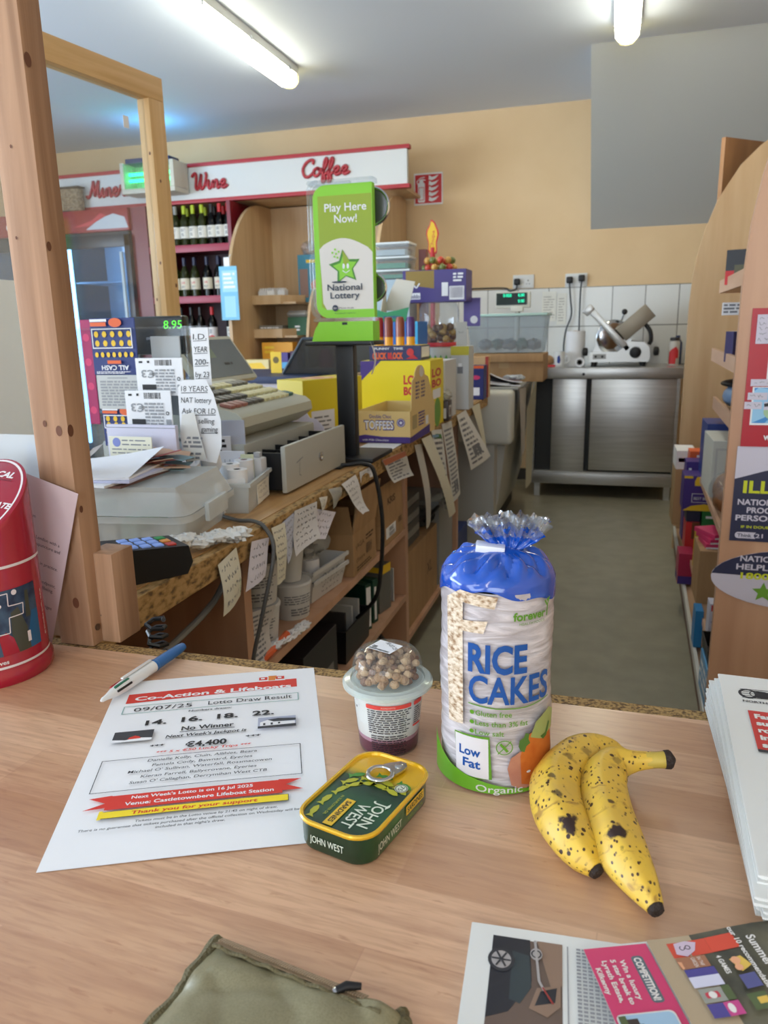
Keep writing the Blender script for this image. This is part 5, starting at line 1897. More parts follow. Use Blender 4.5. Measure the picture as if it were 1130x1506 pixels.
# ------------------------------------------------------------------ lottery sign
LG = M('lottery_green', (128, 196, 30), 0.4, emit=0.12)
LOL = M('lottery_olive', (150, 172, 34), 0.45)
LPAN = M('lottery_panel', (228, 222, 214), 0.5)
LNV = M('lottery_navy', (44, 56, 76), 0.5)
YS = 2.04
t = thing('lottery_sign', 'green and white lottery sign on a black stand at the bench edge', 'sign', (-0.72, YS, 0.85))
b = B(t)
b.box(-0.745, -0.693, YS - 0.018, YS + 0.018, 0.862, 1.172, 0, 0.004)
b.build('post', BLACK)
b = B(t)
b.box(-0.76, -0.63, YS - 0.06, YS + 0.14, 0.851, 0.864, 0, 0.003)
b.build('base_plate', BLACK)
b = B(t)
b.box(-0.822, -0.622, YS - 0.05, YS + 0.05, 1.172, 1.184, 0, 0.004)
b.build('top_plate', BLACK)
b = B(t)
b.prism([(-0.808, 1.184), (-0.63, 1.184), (-0.63, 1.236), (-0.785, 1.236), (-0.798, 1.215)], YS - 0.03, YS + 0.03, 'y')
f = Face(b, (-0.808, YS - 0.03, 1.184), (1, 0, 0), (0, 0, 1))
f.rect(.09, .043, .105, .05, 1)
b.build('light_base', [LG, BLACK], 0)
b = B(t)


def rounded_left(x0, x1, z0, z1, r):
    p = [(x1, z0), (x1, z1)]
    p += [(x0 + r - r * math.sin(a), z1 - r + r * math.cos(a)) for a in [PI / 2 * k / 6 for k in range(7)]]
    p += [(x0 + r - r * math.cos(a), z0 + r - r * math.sin(a)) for a in [PI / 2 * k / 6 for k in range(7)]]
    return p


b.prism(rounded_left(-0.797, -0.63, 1.246, 1.588, 0.035), YS - 0.012, YS + 0.012, 'y')
f = Face(b, (-0.797, YS - 0.012, 1.246), (1, 0, 0), (0, 0, 1))
W, H = 0.167, 0.342
inner = [(.012, .02), (.02, .008), (.165, .018), (.165, .305), (.012, .31)]
f.poly([(.016, .03), (.03, .022), (.165, .022), (.165, .315), (.014, .315)], 2)
wave = [(.014, .18)] + [(.014 + .151 * k / 12, .185 + .022 * math.sin(PI * k / 12 * 1.15)) for k in range(1, 12)] + [(.165, .168)]
f.poly([(.165, .022), *wave[::-1], (.018, .1), (.02, .04), (.03, .022)], 1)
f.text('Play Here', .092, .275, .021, 3, .118, 'c', .014).text('Now!', .092, .246, .021, 3, .064, 'c', .014)
f.star(.086, .132, .047, 4, .5, -0.12).star(.087, .130, .036, 0, .52, -0.12)
f.poly([(.083, .132), (.08, .178), (.1, .148)], 2)
f.circ(.083, .135, .0035, 3, 2).circ(.095, .135, .0035, 3, 2).line(spline([(.08, .124), (.089, .118), (.1, .124)], 5), .002, 3)
for q in ((.06, .165), (.055, .158), (.064, .155), (.05, .168), (.068, .17), (.058, .176)):
    f.rect(q[0], q[1], q[0] + .005, q[1] + .005, 0)
f.circ(.07, .094, .022, 5, .12)
f.text('National', .085, .0725, .017, 5, .1, 'c', .014).text('Lottery', .085, .0515, .017, 5, .084, 'c', .014)
f.circ(.056, .026, .0085, 5).text('18+', .056, .0235, .005, 1, .011, 'c').text('Yes, you can play', .068, .0245, .004, 5, .042)
f.text('Play responsibly. Play for fun.', .085, .011, .003, 5, .06, 'c')
b.build('light_panel', [LG, LPAN, LOL, PAPER, M('star_dark_green', (70, 140, 40), 0.5), LNV], 0)
b = B(t)
for z0, z1 in ((1.25, 1.42), (1.41, 1.60)):
    b.prism(rounded_left(-0.816, -0.70, z0, z1, 0.04), YS + 0.013, YS + 0.03, 'y')
    b.tube([(x, YS + 0.008, z) for x, z in rounded_left(-0.816, -0.79, z0, z1, 0.022)[1:]], 0.006, 0, 8)
b.prism(rounded_left(-0.81, -0.625, 1.588, 1.6, 0.005), YS - 0.02, YS + 0.02, 'y')
b.prism(rounded_left(-0.805, -0.628, 1.236, 1.246, 0.004), YS - 0.02, YS + 0.02, 'y')
b.build('acrylic_cover', CLEAR, 0)
for z, r in ((1.535, 0.048), (1.325, 0.036)):
    b = B(t)
    b.lathe([(0.001, -0.006), (r * .9, -0.006), (r, 0), (r * .9, 0.006), (0.001, 0.006)], 0, 28, T=TR(-0.648, YS + 0.045, z, PI / 2, 0, 0))
    b.build('round_disc', M('smoked_disc', (96, 96, 98), 0.2, 0.4))
    b = B(t)
    b.tube([(-0.648 + r * math.cos(a), YS + 0.04, z + r * math.sin(a)) for a in [2 * PI * k / 30 for k in range(30)]], 0.004, 0, 6, closed=True)
    b.build('disc_rim', CHROME)
b = B()
b.grid(lambda u, v: V((-0.632 + 0.012 * math.sin(u * 3), YS - 0.052 - 0.004 * u + v * .012, 1.18 - 0.085 * u)), 10, 1, 0)
b.grid(lambda u, v: V((-0.6315 + 0.012 * math.sin(u * 3), YS - 0.052 - 0.004 * u + v * .012, 1.18 - 0.085 * u)), 10, 1, 0)
o = b.build('ribbon_tag', PAPER)
tag(o, 'narrow white paper ribbon hanging from the lottery stand plate', 'tag')
carton('flat_paper', 'white card lying on the bench under the lottery stand', 'paper', -0.76, -0.645, 2.19, 2.34, 0.8505, 0.8525, PAPER)

# ------------------------------------------------------------------ sweets boxes on the bench
TOF = M('toffee_cream_card', (226, 196, 130), 0.5)
t = thing('toffee_box', 'open cream and purple toffees box with a raised flap on the bench edge', 'box', (-0.71, 2.48, 0.85))
b = B(t)
x0, x1, y0, y1 = -0.80, -0.618, 2.345, 2.70
z0, z1 = 0.853, 0.955
tub(b, x0, x1, y0, y1, z0, z1, 0.0, 0.003)
f = Face(b, (x0, y0, z0), (1, 0, 0), (0, 0, 1))
f.poly([(0, 0), (.182, 0), (.182, .02), (.09, .02), (.03, .026), (0, .02)], 1)
f.text('Double Choc', .046, .08, .012, 2, .074, bold=.01)
f.text('TOFFEES', .026, .043, .031, 1, .104, bold=.05).text('TOFFEES', .0285, .045, .0275, 3, .098, bold=.015)
f.text('with Milk Chocolate', .02, .006, .007, 3, .09)
f.circ(.152, .066, .014, 2).ring(.152, .066, .0115, .0015, 3).star(.152, .066, .007, 3)
f = Face(b, (x1, y0, z0), (0, 1, 0), (0, 0, 1))
f.poly([(0, 0), (.275, 0), (.275, .03), (0, .018)], 1).rect(.03, .04, .09, .085, 4).small(.11, .04, .2, .09, 5, 2, 3).rect(.21, .035, .25, .065, 3)
b.build('tray', [TOF, PURPLE, M('toffee_violet', (86, 64, 140), 0.5), PAPER, M('toffee_grid', (180, 160, 110), 0.5), GREYBOARD], 0)
b = B(t)
n = 10
flap = [(2.36, 0.955), (2.69, 0.955), (2.60, 1.05)] + [(2.48 + 0.07 * math.cos(a), 1.06 + 0.035 * math.sin(a)) for a in [PI * k / n for k in range(n + 1)]] + [(2.38, 1.05)]
b.prism(flap, -0.6205, -0.618, 'x', 0, TR(0, 0, 0))
f = Face(b, (-0.618, 2.36, 0.955), (0, 1, 0), (0, 0, 1))
f.small(.06, .03, .115, .09, 5, 1, 3).small(.135, .03, .19, .09, 5, 1, 7)
f.circ(.14, .118, .03, 2, .6)
b.build('flap', [TOF, M('toffee_violet2', (110, 88, 120), 0.5), M('flap_white', (224, 216, 206), 0.5)], 0)
b = B(t)
b.box(-0.797, -0.622, 2.40, 2.55, 0.857, 0.93, 0)
b.build('inner_liner', M('liner_grey', (176, 184, 186), 0.6), 0)


def d_jelly(b, q):
    f = b.side(*q, 'front')
    w, h = q[1] - q[0], q[5] - q[4]
    f.poly([(0, h * .7), (0, h), (w * .3, h)], 3)
    f.text('LO', w * .62, h * .66, h * .13, 1, w * .16, bold=.04).text('BO', w * .62, h * .5, h * .12, 1, w * .16, bold=.04)
    f.circ(w * .66, h * .12, w * .28, 2, .8).circ(w * .66, h * .12, w * .25, 4, .8).poly([(w * .5, h * .2), (w * .8, h * .2), (w * .85, h * .28), (w * .6, h * .32)], 1)
    f = b.side(*q, 'right')
    d = q[3] - q[2]
    f.text('LO', d * .1, h * .75, h * .12, 1, d * .7, bold=.04).text('BO', d * .1, h * .6, h * .11, 1, d * .7, bold=.04).rect(d * .15, h * .42, d * .75, h * .56, 4).circ(d * .5, h * .2, d * .25, 2)


carton('jelly_box', 'bright yellow sweets box with red print behind the toffees box', 'box', -0.905, -0.638, 2.72, 2.94, 0.851, 1.098, M('jelly_yellow', (236, 214, 30), 0.45), d_jelly, (RED, M('jelly_green', (110, 160, 60), 0.5), PURPLE, PAPER))


def d_fun(b, q):
    f = b.side(*q, 'front')
    w, h = q[1] - q[0], q[5] - q[4]
    f.text('FUNNY   TIME', w * .1, h * .74, h * .15, 3, w * .56, bold=.02)
    f.text('CLICK', w * .06, h * .12, h * .42, 1, w * .28, bold=.05).text('LOCK', w * .42, h * .12, h * .42, 1, w * .24, bold=.05)
    f.poly([(w * .36, h * .1), (w * .46, h * .1), (w * .42, h * .5), (w * .36, h * .55)], 2)
    f.circ(w * .8, h * .55, h * .25, 4).poly([(w * .72, h * .1), (w * .95, h * .1), (w * .86, h * .4)], 2)
    f = b.side(*q, 'right')
    f.rect(.01, .01, q[3] - q[2] - .01, h * .9, 3)


t = thing('candy_display', 'small navy display box of tube candies on the yellow sweets box', 'box', (-0.77, 2.80, 1.099))
b = B(t)
q = (-0.87, -0.675, 2.725, 2.87, 1.099, 1.152)
b.box(*q, 0)
d_fun(b, q)
b.build('carton', [M('display_navy', (44, 48, 92), 0.4), ORANGE, M('display_red', (196, 40, 46), 0.45), PAPER, M('display_scarlet', (206, 50, 50), 0.45)], 0)
b = B(t)
b.poly([(-0.87, 2.725, 1.1525), (-0.675, 2.725, 1.1525), (-0.675, 2.87, 1.1525), (-0.87, 2.87, 1.1525)], 0)
b.build('yellow_insert', YELLOW, 0)
TUBES = [(-0.842, 'red', (170, 50, 60)), (-0.806, 'brown', (150, 70, 50)), (-0.762, 'copper', (160, 84, 60)), (-0.722, 'violet', (84, 48, 120))]
for k, (x, nm, c) in enumerate(TUBES):
    t = thing('candy_tube', '%s candy tube with a yellow base, %s from the left in the display' % (nm, ORD[k]), 'sweets', (x, 2.765, 1.1528), 0, 'candy tubes in the display box')
    b = B(t, Matrix())
    b.lathe([(0.016, 0), (0.016, 0.03)], 0, 14)
    b.build('base', M('candy_base', (240, 170, 40), 0.35))
    b = B(t, Matrix())
    b.lathe([(0.0165, 0.03), (0.0165, 0.085), (0.013, 0.1), (0.003, 0.102)], 0, 14)
    b.build('tube', M('candy_' + nm, c, 0.3))


def d_donut(b, q):
    f = b.side(*q, 'front')
    w, h = q[1] - q[0], q[5] - q[4]
    f.rect(w * .12, .0, w * .5, h * .52, 3).small(w * .16, h * .05, w * .46, h * .45, 6, 4, 6, .4)
    f = b.side(*q, 'top')
    d = q[3] - q[2]
    f.circ(w * .45, d * .5, d * .46, 1).circ(w * .45, d * .5, d * .38, 2).circ(w * .45, d * .5, d * .2, 1)
    f = b.side(*q, 'left')
    f.rect(.01, h * .2, d * .5, h * .8, 5).circ(d * .7, h * .5, d * .18, 6, 1).rect(.02, .01, d - .02, h * .16, 7)


carton('yellow_pink_box', 'large yellow box with a pink roundel on top between the till and the lottery stand', 'box', -1.078, -0.798, 2.332, 2.452, 0.851, 1.06, M('box_yellow', (222, 200, 40), 0.45), d_donut, (M('roundel_pink', (220, 130, 120), 0.5), M('roundel_pale', (230, 196, 150), 0.5), LET, GREYINK, M('pale_panel', (226, 220, 220), 0.5), PINK, M('aqua_panel', (150, 206, 216), 0.5)), rz=1.159)
t = thing('shaped_card', 'lilac white shaped card standing between the till and the yellow box', 'card', (-0.95, 2.16, 0.85))
b = B(t)
b.prism([(x + .035, z) for x, z in [(-1.04, 0.851), (-0.86, 0.851), (-0.86, 0.93), (-0.885, 0.955), (-0.905, 0.958), (-0.93, 1.0), (-0.96, 1.03), (-1.0, 1.038), (-1.04, 1.02)]], 2.12, 2.122, 'y')
f = Face(b, (-1.005, 2.12, 0.851), (1, 0, 0), (0, 0, 1))
f.text('RESULT', .10, .045, .014, 1, .07, slant=.2)
b.build('sheet', [M('lilac_white_card', (216, 210, 224), 0.6), INK], 0)


# jar with purple chocolate box, lollipops, tubs, mints
t = thing('sweet_jar', 'clear plastic jar of wrapped sweets with a red rimmed base tub', 'jar', (-0.80, 3.6, 1.14))
b = B(t)
b.lathe([(0.088, 1.142), (0.094, 1.15), (0.094, 1.29), (0.086, 1.312), (0.08, 1.325)], 0, 28, (-0.80, 3.6, 0))
b.build('jar_body', CLEAR)
b = B(t)
b.lathe([(0.098, 1.125), (0.1, 1.135), (0.096, 1.143), (0.08, 1.143)], 0, 28, (-0.80, 3.6, 0))
b.build('red_rim', M('rim_red', (206, 60, 64), 0.35))
b = B(t)
g = random.Random(3)
for k in range(48):
    a, r = g.random() * 2 * PI, 0.072 * math.sqrt(g.random())
    b.ball((-0.80 + r * math.cos(a), 3.6 + r * math.sin(a), 1.155 + g.random() * 0.06), 0.017, k % 3, 7, 5)
o = b.build('sweets', [M('toffee_wrap', (150, 110, 50), 0.35), M('gold_wrap', (190, 150, 70), 0.3), M('brown_wrap', (104, 66, 36), 0.35)])
o['kind'] = 'stuff'
t = thing('patterned_tub', 'low tub with green zigzag pattern under the sweet jar', 'tub', (-0.80, 3.6, 0.851))
b = B(t)
b.lathe([(0.095, 0.851), (0.098, 0.86), (0.098, 1.115), (0.094, 1.124)], 0, 28, (-0.80, 3.6, 0))
f = Face(b, 0, 0, 0, fn=lambda a, c, l: V((-0.80 + (0.098 + l) * math.sin(a / 0.098), 3.6 - (0.098 + l) * math.cos(a / 0.098), c)), du=0.012) if False else None
F = Face(b, (0, 0, 0), (1, 0, 0), (0, 0, 1), fn=lambda a, c, l: V((-0.80 + (0.098 + l) * math.sin(a / 0.098), 3.6 - (0.098 + l) * math.cos(a / 0.098), c)), du=0.012)
for k in range(9):
    F.poly([(-.11 + k * .025, 1.06), (-.085 + k * .025, 1.06), (-.0975 + k * .025, 1.09)], 1)
    F.poly([(-.11 + k * .025, 1.03), (-.085 + k * .025, 1.03), (-.0975 + k * .025, 1.055)], 2)
b.build('tub_body', [CREAM, M('zigzag_green', (90, 170, 60), 0.4), M('zigzag_red', (200, 60, 70), 0.4)])


def d_frog(b, q):
    f = b.side(*q, 'front')
    w, h = q[1] - q[0], q[5] - q[4]
    f.poly([(w * .05, h * .98), (w * .5, h * .98), (w * .5, h * .42), (w * .25, h * .5), (w * .05, h * .62)], 1)
    f.line([(w * .17, h * .55), (w * .22, h * .45), (w * .27, h * .6)], .006, 2)
    f.rect(w * .06, h * .1, w * .28, h * .3, 2).text('Freddo', w * .07, h * .13, h * .13, 3, w * .2, bold=.02)
    f.rect(w * .62, h * .18, w * .72, h * .6, 2).rect(w * .74, h * .06, w * .97, h * .48, 2)
    for k in range(9):
        f.rect(w * (.76 + k * .022), h * .12, w * (.767 + k * .022), h * .45, 3)
    f.small(w * .8, h * .6, w * .97, h * .9, 3, 2, 4, .6)


carton('chocolate_carton', 'open purple chocolate carton balanced on the sweet jar', 'box', -0.957, -0.66, 3.53, 3.68, 1.326, 1.468, M('chocolate_purple', (74, 62, 128), 0.45), d_frog, (M('open_carton_brown', (150, 124, 60), 0.6), PAPER, M('chocolate_navy', (50, 40, 96), 0.45)))
carton('purple_leaflet', 'purple leaflet tilted behind the clear sweet jar', 'leaflet', -0.70, -0.62, 3.681, 3.684, 1.215, 1.345, M('lilac_purple', (104, 92, 160), 0.5), lambda b, q: b.side(*q, 'front').circ(.05, .03, .018, 1), (PAPER,))

t = thing('lollipop_stand', 'lollipop stand with round sweets and a yellow topper behind the chocolate carton', 'sweet display', (-0.90, 3.9, 0.851))
b = B(t)
b.tube([(-0.90, 3.9, 0.851), (-0.90, 3.9, 1.60)], 0.012, 0, 10)
b.lathe([(0.08, 0.851), (0.08, 0.87), (0.02, 0.88)], 0, 20, (-0.90, 3.9, 0))
b.build('pole', RED)
b = B(t)
pts = [(0.028 * math.cos(a) * (1 + .2 * math.sin(a * 5)) , 0.085 * math.sin(a) * (1 + .05 * math.cos(a * 7))) for a in [2 * PI * k / 28 for k in range(28)]]
b.prism([(-0.90 + x, 1.645 + z) for x, z in pts], 3.895, 3.905, 'y', 0)
f = Face(b, (-0.90, 3.895, 1.645), (1, 0, 0), (0, 0, 1))
f.poly([(x * .8, z * .9) for x, z in pts], 1)
f.text('Chupa', .004, -.055, .018, 0, .09, ang=PI / 2 - .1)
b.build('topper', [RED, GOLD], 0)
k = 0
for z, r, n in ((1.50, 0.075, 12), (1.535, 0.065, 10), (1.45, 0.08, 12)):
    for j in range(n):
        a = 2 * PI * j / n + z * 9
        b = B(t)
        p = V((-0.865 + r * math.cos(a), 3.9 + r * math.sin(a), z))
        b.ball(p, 0.017, 0, 9, 6)
        b.build('lollipop', [M('lolly_red', (196, 70, 50), 0.3), M('lolly_gold', (206, 160, 80), 0.3), M('lolly_green', (110, 120, 60), 0.3)][k % 3])
        k += 1

for k, (z0, z1, c) in enumerate(((1.452, 1.50, 'green'), (1.50, 1.562, 'green'), (1.562, 1.63, 'clear'))):
    t = thing('sweet_tub', ['lowest clear tub with green contents in the stack behind the lottery sign', 'middle clear tub with green contents in the stack behind the lottery sign', 'top clear tub with pale contents in the stack behind the lottery sign'][k], 'tub', (-1.10, 3.9, z0), 0, 'stacked clear tubs')
    b = B(t)
    tub(b, -1.2, -1.005, 3.83, 3.98, z0 + 0.0005, z1 - 0.01, 0.006)
    b.build('tub_body', CLEAR, 0)
    b = B(t)
    b.box(-1.203, -1.002, 3.827, 3.983, z1 - 0.01, z1 - 0.0005, 0, 0.002)
    b.build('lid', M('tub_lid_white', (226, 234, 234), 0.3))
    b = B(t)
    b.box(-1.18, -1.03, 3.85, 3.96, z0 + 0.006, z0 + (z1 - z0) * .5, 0)
    b.build('contents', M('mint_contents', (90, 170, 130), 0.4) if k < 2 else M('pale_contents', (214, 222, 220), 0.4), 0)
carton('red_label_box', 'dark red wrapped pack beside the stacked clear tubs', 'packet', -0.985, -0.945, 3.95, 4.0, 0.851, 1.60, M('dark_red_pack', (124, 60, 52), 0.4))
carton('riser_carton', 'tall pale carton under the stacked clear tubs', 'box', -1.2, -1.005, 3.83, 3.98, 0.851, 1.451, M('pale_blue_carton', (176, 196, 206), 0.5))
t = thing('mint_box', 'open white and green mints box with a raised back behind the candy tubes', 'box', (-0.93, 3.3, 1.24))
b = B(t)
b.prism([(-1.02, 1.30), (-0.99, 1.245), (-0.87, 1.245), (-0.855, 1.30), (-0.90, 1.29), (-0.96, 1.28)], 3.25, 3.253, 'y', 0)
f = Face(b, (-1.0, 3.25, 1.245), (1, 0, 0), (0, 0, 1))
f.text('mentos', .03, .008, .018, 1, .08, bold=.03)
b.box(-0.99, -0.87, 3.253, 3.36, 1.241, 1.255, 0)
b.build('tray', [M('mint_green', (40, 140, 90), 0.45), M('mint_navy', (50, 70, 130), 0.45)], 0)
b = B(t)
b.prism([(-1.0, 1.29), (-0.89, 1.285), (-0.855, 1.41), (-0.94, 1.425), (-0.965, 1.38)], 3.36, 3.363, 'y', 0)
b.build('raised_back', M('mint_white', (216, 210, 196), 0.5), 0)
b = B(t)
b.prism([(3.255, 1.257), (3.36, 1.257), (3.36, 1.40), (3.30, 1.33)], -0.99, -0.987, 'x', 0)
b.build('side_wing', M('mint_white', (216, 210, 196), 0.5), 0)
carton('mint_riser', 'blue sweets carton under the open mints box', 'box', -1.0, -0.81, 3.22, 3.40, 0.851, 1.24, M('sweet_blue', (40, 110, 190), 0.4), lambda b, q: b.side(*q, 'front').rect(.16, .25, .19, .389, 1), (M('cyan_pack', (60, 170, 220), 0.4),))

carton('open_tall_carton', 'tall grey and yellow open carton on the bench edge near the hanging bags', 'box', -0.70, -0.618, 3.38, 3.50, 0.851, 1.13, GREYBOARD, lambda b, q: (b.side(*q, 'front').rect(.0, .24, .082, .279, 1), b.side(*q, 'front').rect(.03, .16, .055, .19, 2), b.side(*q, 'front').rect(.035, .19, .05, .205, 3)), (M('olive_yellow', (196, 186, 50), 0.5), GREYINK, PAPER))
for k, (x0, x1, y, rz, h) in enumerate(((-0.70, -0.65, 3.50, 0, 0.14),)):
    carton('carton_flap_card', 'grey handwritten card standing in the tall open carton', 'card', x0 - .0, x1, 3.502, 3.505, 1.0, 1.235, M('grey_flap', (190, 188, 180), 0.6), lambda b, q: b.side(*q, 'front').scrawl(.01, .17, .045, .2, 1, 1, 3), (INK,))
carton('yellow_white_carton', 'yellow and white carton left of the tall grey carton', 'box', -0.80, -0.705, 3.32, 3.46, 0.851, 1.07, M('pale_carton', (222, 220, 206), 0.5), lambda b, q: b.side(*q, 'front').poly([(0, .1), (.09, .14), (.09, .2), (0, .17)], 1), (YELLOW,))
carton('white_display_carton', 'white display carton behind the yellow sweets box', 'box', -0.80, -0.64, 2.98, 3.2, 0.851, 1.085, M('dull_white_carton', (206, 206, 204), 0.5))
t = thing('coffee_jar_pack', 'dark brown coffee pack with a picture label and a wrapped top on the bench edge', 'packet', (-0.645, 2.98, 0.851))
b = B(t)
b.box(-0.67, -0.622, 2.955, 3.03, 0.851, 0.93, 0, 0.003)
f = b.side(-0.67, -0.622, 2.955, 3.03, 0.851, 0.93, 'right')
f.rect(.015, .015, .06, .06, 1).circ(.037, .036, .014, 2, 1.3)
f = b.side(-0.67, -0.622, 2.955, 3.03, 0.851, 0.93, 'front')
f.rect(.006, .01, .04, .05, 1)
b.build('pack', [M('coffee_brown', (56, 38, 32), 0.4), M('coffee_label', (206, 204, 200), 0.5), M('bean_print', (84, 56, 40), 0.5)])
b = B(t)
for k in range(5):
    b.crumple((-0.65 + .012 * math.cos(k * 2), 2.99 + .02 * math.sin(k * 2.4), 0.945 + .006 * (k % 2)), 0.018, 0, (1, 1, 1), k)
b.build('wrapped_top', clear('crinkled_film', haze=0.55, gloss=0.7, hazecol=(210, 206, 190)))

# low counter and glass case on the customer side, seen past the till
t = thing('low_display_counter', 'low pale counter with a navy top seen behind the till', 'counter', (-1.9, 4.0, 0))
b = B(t)
b.box(-2.5, -1.5, 3.6, 4.3, 0, 0.95, 0, 0.004)
b.build('body', M('pale_lilac_counter', (200, 196, 206), 0.5))
b = B(t)
b.box(-2.52, -1.48, 3.58, 4.32, 0.95, 0.985, 0, 0.004)
b.build('top', M('navy_top', (44, 58, 92), 0.4))
t = thing('glass_display_case', 'small sloping glass display case behind the lottery stand', 'display case', (-1.45, 3.95, 0.986))
b = B(t)
b.prism([(-1.68, 0.987), (-1.30, 0.987), (-1.30, 1.17), (-1.56, 1.17)], 3.75, 4.15, 'y', 0)
b.build('glass', clear('case_glass', tint=(150, 162, 170), haze=0.25, hazecol=(70, 80, 88), gloss=0.8), 0)
b = B(t)
for p in ([(-1.68, 3.75, 0.99), (-1.56, 3.75, 1.17)], [(-1.56, 3.75, 1.17), (-1.30, 3.75, 1.17)]):
    b.tube(p, 0.008, 0, 6)
b.build('frame', M('case_frame', (60, 70, 78), 0.4))
carton('yellow_tag', 'small yellow tag with a dark mark beside the glass case', 'tag', -1.80, -1.735, 3.86, 3.863, 0.987, 1.10, GOLD, lambda b, q: b.side(*q, 'front').circ(.032, .07, .018, 1), (M('tag_mark', (110, 90, 30), 0.5),))


# ------------------------------------------------------------------ receipts, notes and bags hanging from the bench edge
def hang(name, label, cat, top, bot, x=-0.628, curl=0.012, mat=None, ink='scrawl', n=5, seed=1, group='papers hanging from the bench edge', mid=None, w=0.0011, extra=None, mats=()):
    """a slip stuck on the bench edge: top=(y0,z0,y1,z1), bot=(y0,z0,y1,z1)"""
    y0, z0, y1, z1 = top
    Y0, Z0, Y1, Z1 = bot
    g = random.Random(seed)
    ph = g.random() * 6
    org = V((x, (y0 + y1) / 2, max(z0, z1)))

    def P(u, v, l=0.0):
        a = V((x, y0 + (Y0 - y0) * v, z0 + (Z0 - z0) * v))
        c = V((x, y1 + (Y1 - y1) * v, z1 + (Z1 - z1) * v))
        p = a.lerp(c, u)
        p.x += curl * v * (0.4 + 0.6 * math.sin(v * 3 + ph)) + 0.006 * math.sin(u * 3 + ph) * v + l
        return p
    b = B(None, Matrix.Translation(-org))
    b.grid(lambda u, v: P(u, v), 4, 8, 0)
    b.grid(lambda u, v: P(u, v, 0.0006), 4, 8, 0)
    f = Face(b, (0, 0, 0), (1, 0, 0), (0, 0, 1), fn=lambda a, c, l: P(a, 1 - c, 0.0009 + l))
    hgt = (max(z0, z1) - min(Z0, Z1))
    wid = abs(y1 - y0)
    if ink == 'scrawl':
        rr = random.Random(seed)
        for i in range(n):
            yy = 0.94 - (i + .6) * 0.9 / n
            xx = 0.08 + rr.random() * .08
            while xx < 0.92 - rr.random() * .25:
                k = rr.randint(3, 6)
                pts = [(min(.95, xx + q * .025), yy + rr.uniform(0, .5) * .9 / n) for q in range(k)]
                f.line(pts, 0.016, 1)
                f.l -= f.step
                xx += k * .025 + .04
    elif ink == 'print':
        f.small(.1, .06, .92, .94, n, 1, seed, .45, .4)
    if extra:
        extra(f)
    o = b.build(name, [mat or NOTE, GREYINK] + list(mats))
    o.location = org
    return tag(o, label, cat, group)


OLD = M('yellowed_note', (230, 227, 208), 0.7)
LILN = M('lilac_note', (222, 218, 228), 0.7)
hang('paper_bag_note', 'folded white paper bag with green print taped nearest the card terminal', 'paper', (1.10, 0.83, 1.168, 0.842), (1.097, 0.738, 1.178, 0.748), -0.632, 0.012, OLD, 'scrawl', 4, 1, extra=lambda f: f.text('plus', .95, .1, .05, 2, .28, ang=PI / 2, bold=.02), mats=(M('bag_green', (60, 150, 90), 0.5),))
hang('note_slip', 'crumpled note hanging askew beside the grey cable', 'note', (1.222, 0.838, 1.295, 0.826), (1.185, 0.752, 1.255, 0.762), -0.628, 0.004, LILN, 'scrawl', 4, 2)
hang('note_slip', 'long handwritten note hanging just past the grey cable', 'note', (1.312, 0.84, 1.375, 0.836), (1.318, 0.720, 1.381, 0.712), -0.63, 0.014, OLD, 'scrawl', 8, 3)
hang('note_slip', 'pale blue note behind the long handwritten note', 'note', (1.372, 0.835, 1.432, 0.842), (1.378, 0.745, 1.442, 0.772), -0.634, 0.004, M('blue_note_paper', (196, 202, 220), 0.7), 'scrawl', 5, 4)
hang('note_slip', 'wide handwritten note above the white buckets', 'note', (1.432, 0.846, 1.56, 0.838), (1.418, 0.750, 1.548, 0.758), -0.632, 0.012, M('note_white', (220, 220, 222), 0.7), 'scrawl', 6, 5)
hang('note_slip', 'lilac note slanting away behind the wide handwritten note', 'note', (1.562, 0.820, 1.685, 0.783), (1.545, 0.753, 1.588, 0.742), -0.634, 0.002, LILN, 'scrawl', 4, 6)
hang('note_slip', 'small torn note over the lilac slanting note', 'note', (1.564, 0.846, 1.617, 0.838), (1.57, 0.813, 1.612, 0.808), -0.628, 0.004, NOTE, 'scrawl', 2, 7)
hang('plastic_slip', 'crumpled clear sleeve stuck between the notes and the curled receipt', 'paper', (1.63, 0.852, 1.715, 0.84), (1.648, 0.80, 1.72, 0.806), -0.630, 0.014, clear('crumpled_sleeve', haze=0.6, gloss=0.6, hazecol=(206, 204, 196)), 'scrawl', 2, 8)
hang('curled_receipt', 'curled handwritten receipt hanging over the cardboard boxes', 'receipt', (1.715, 0.846, 1.822, 0.85), (1.86, 0.735, 1.93, 0.728), -0.628, 0.03, PAPER, 'scrawl', 6, 9)
hang('edge_label', 'small white label stuck flat on the bench edge by the black cable', 'label', (1.88, 0.845, 1.995, 0.842), (1.895, 0.812, 1.993, 0.812), -0.6365, 0.0, PAPER, 'scrawl', 2, 10)
hang('header_bag', 'clear hanging bag with an orange header card and printed sheet', 'bag', (2.06, 0.846, 2.31, 0.834), (2.17, 0.758, 2.43, 0.732), -0.628, 0.02, M('printed_sheet', (214, 214, 212), 0.5), 'print', 7, 11, extra=lambda f: f.poly([(0, .78), (1, .82), (1, 1), (0, 1)], 2), mats=(M('orange_header', (176, 100, 66), 0.5),))
BAGM = M('grey_white_bag', (222, 221, 214), 0.6)
BAGM2 = M('cream_bag', (224, 219, 196), 0.6)
hang('paper_bag', 'narrow grey paper bag strip hanging left of the cream one', 'bag', (2.46, 0.83, 2.555, 0.82), (2.60, 0.50, 2.70, 0.505), -0.634, 0.03, M('grey_bag', (196, 192, 182), 0.6), None, group='bags hanging from the bench edge')
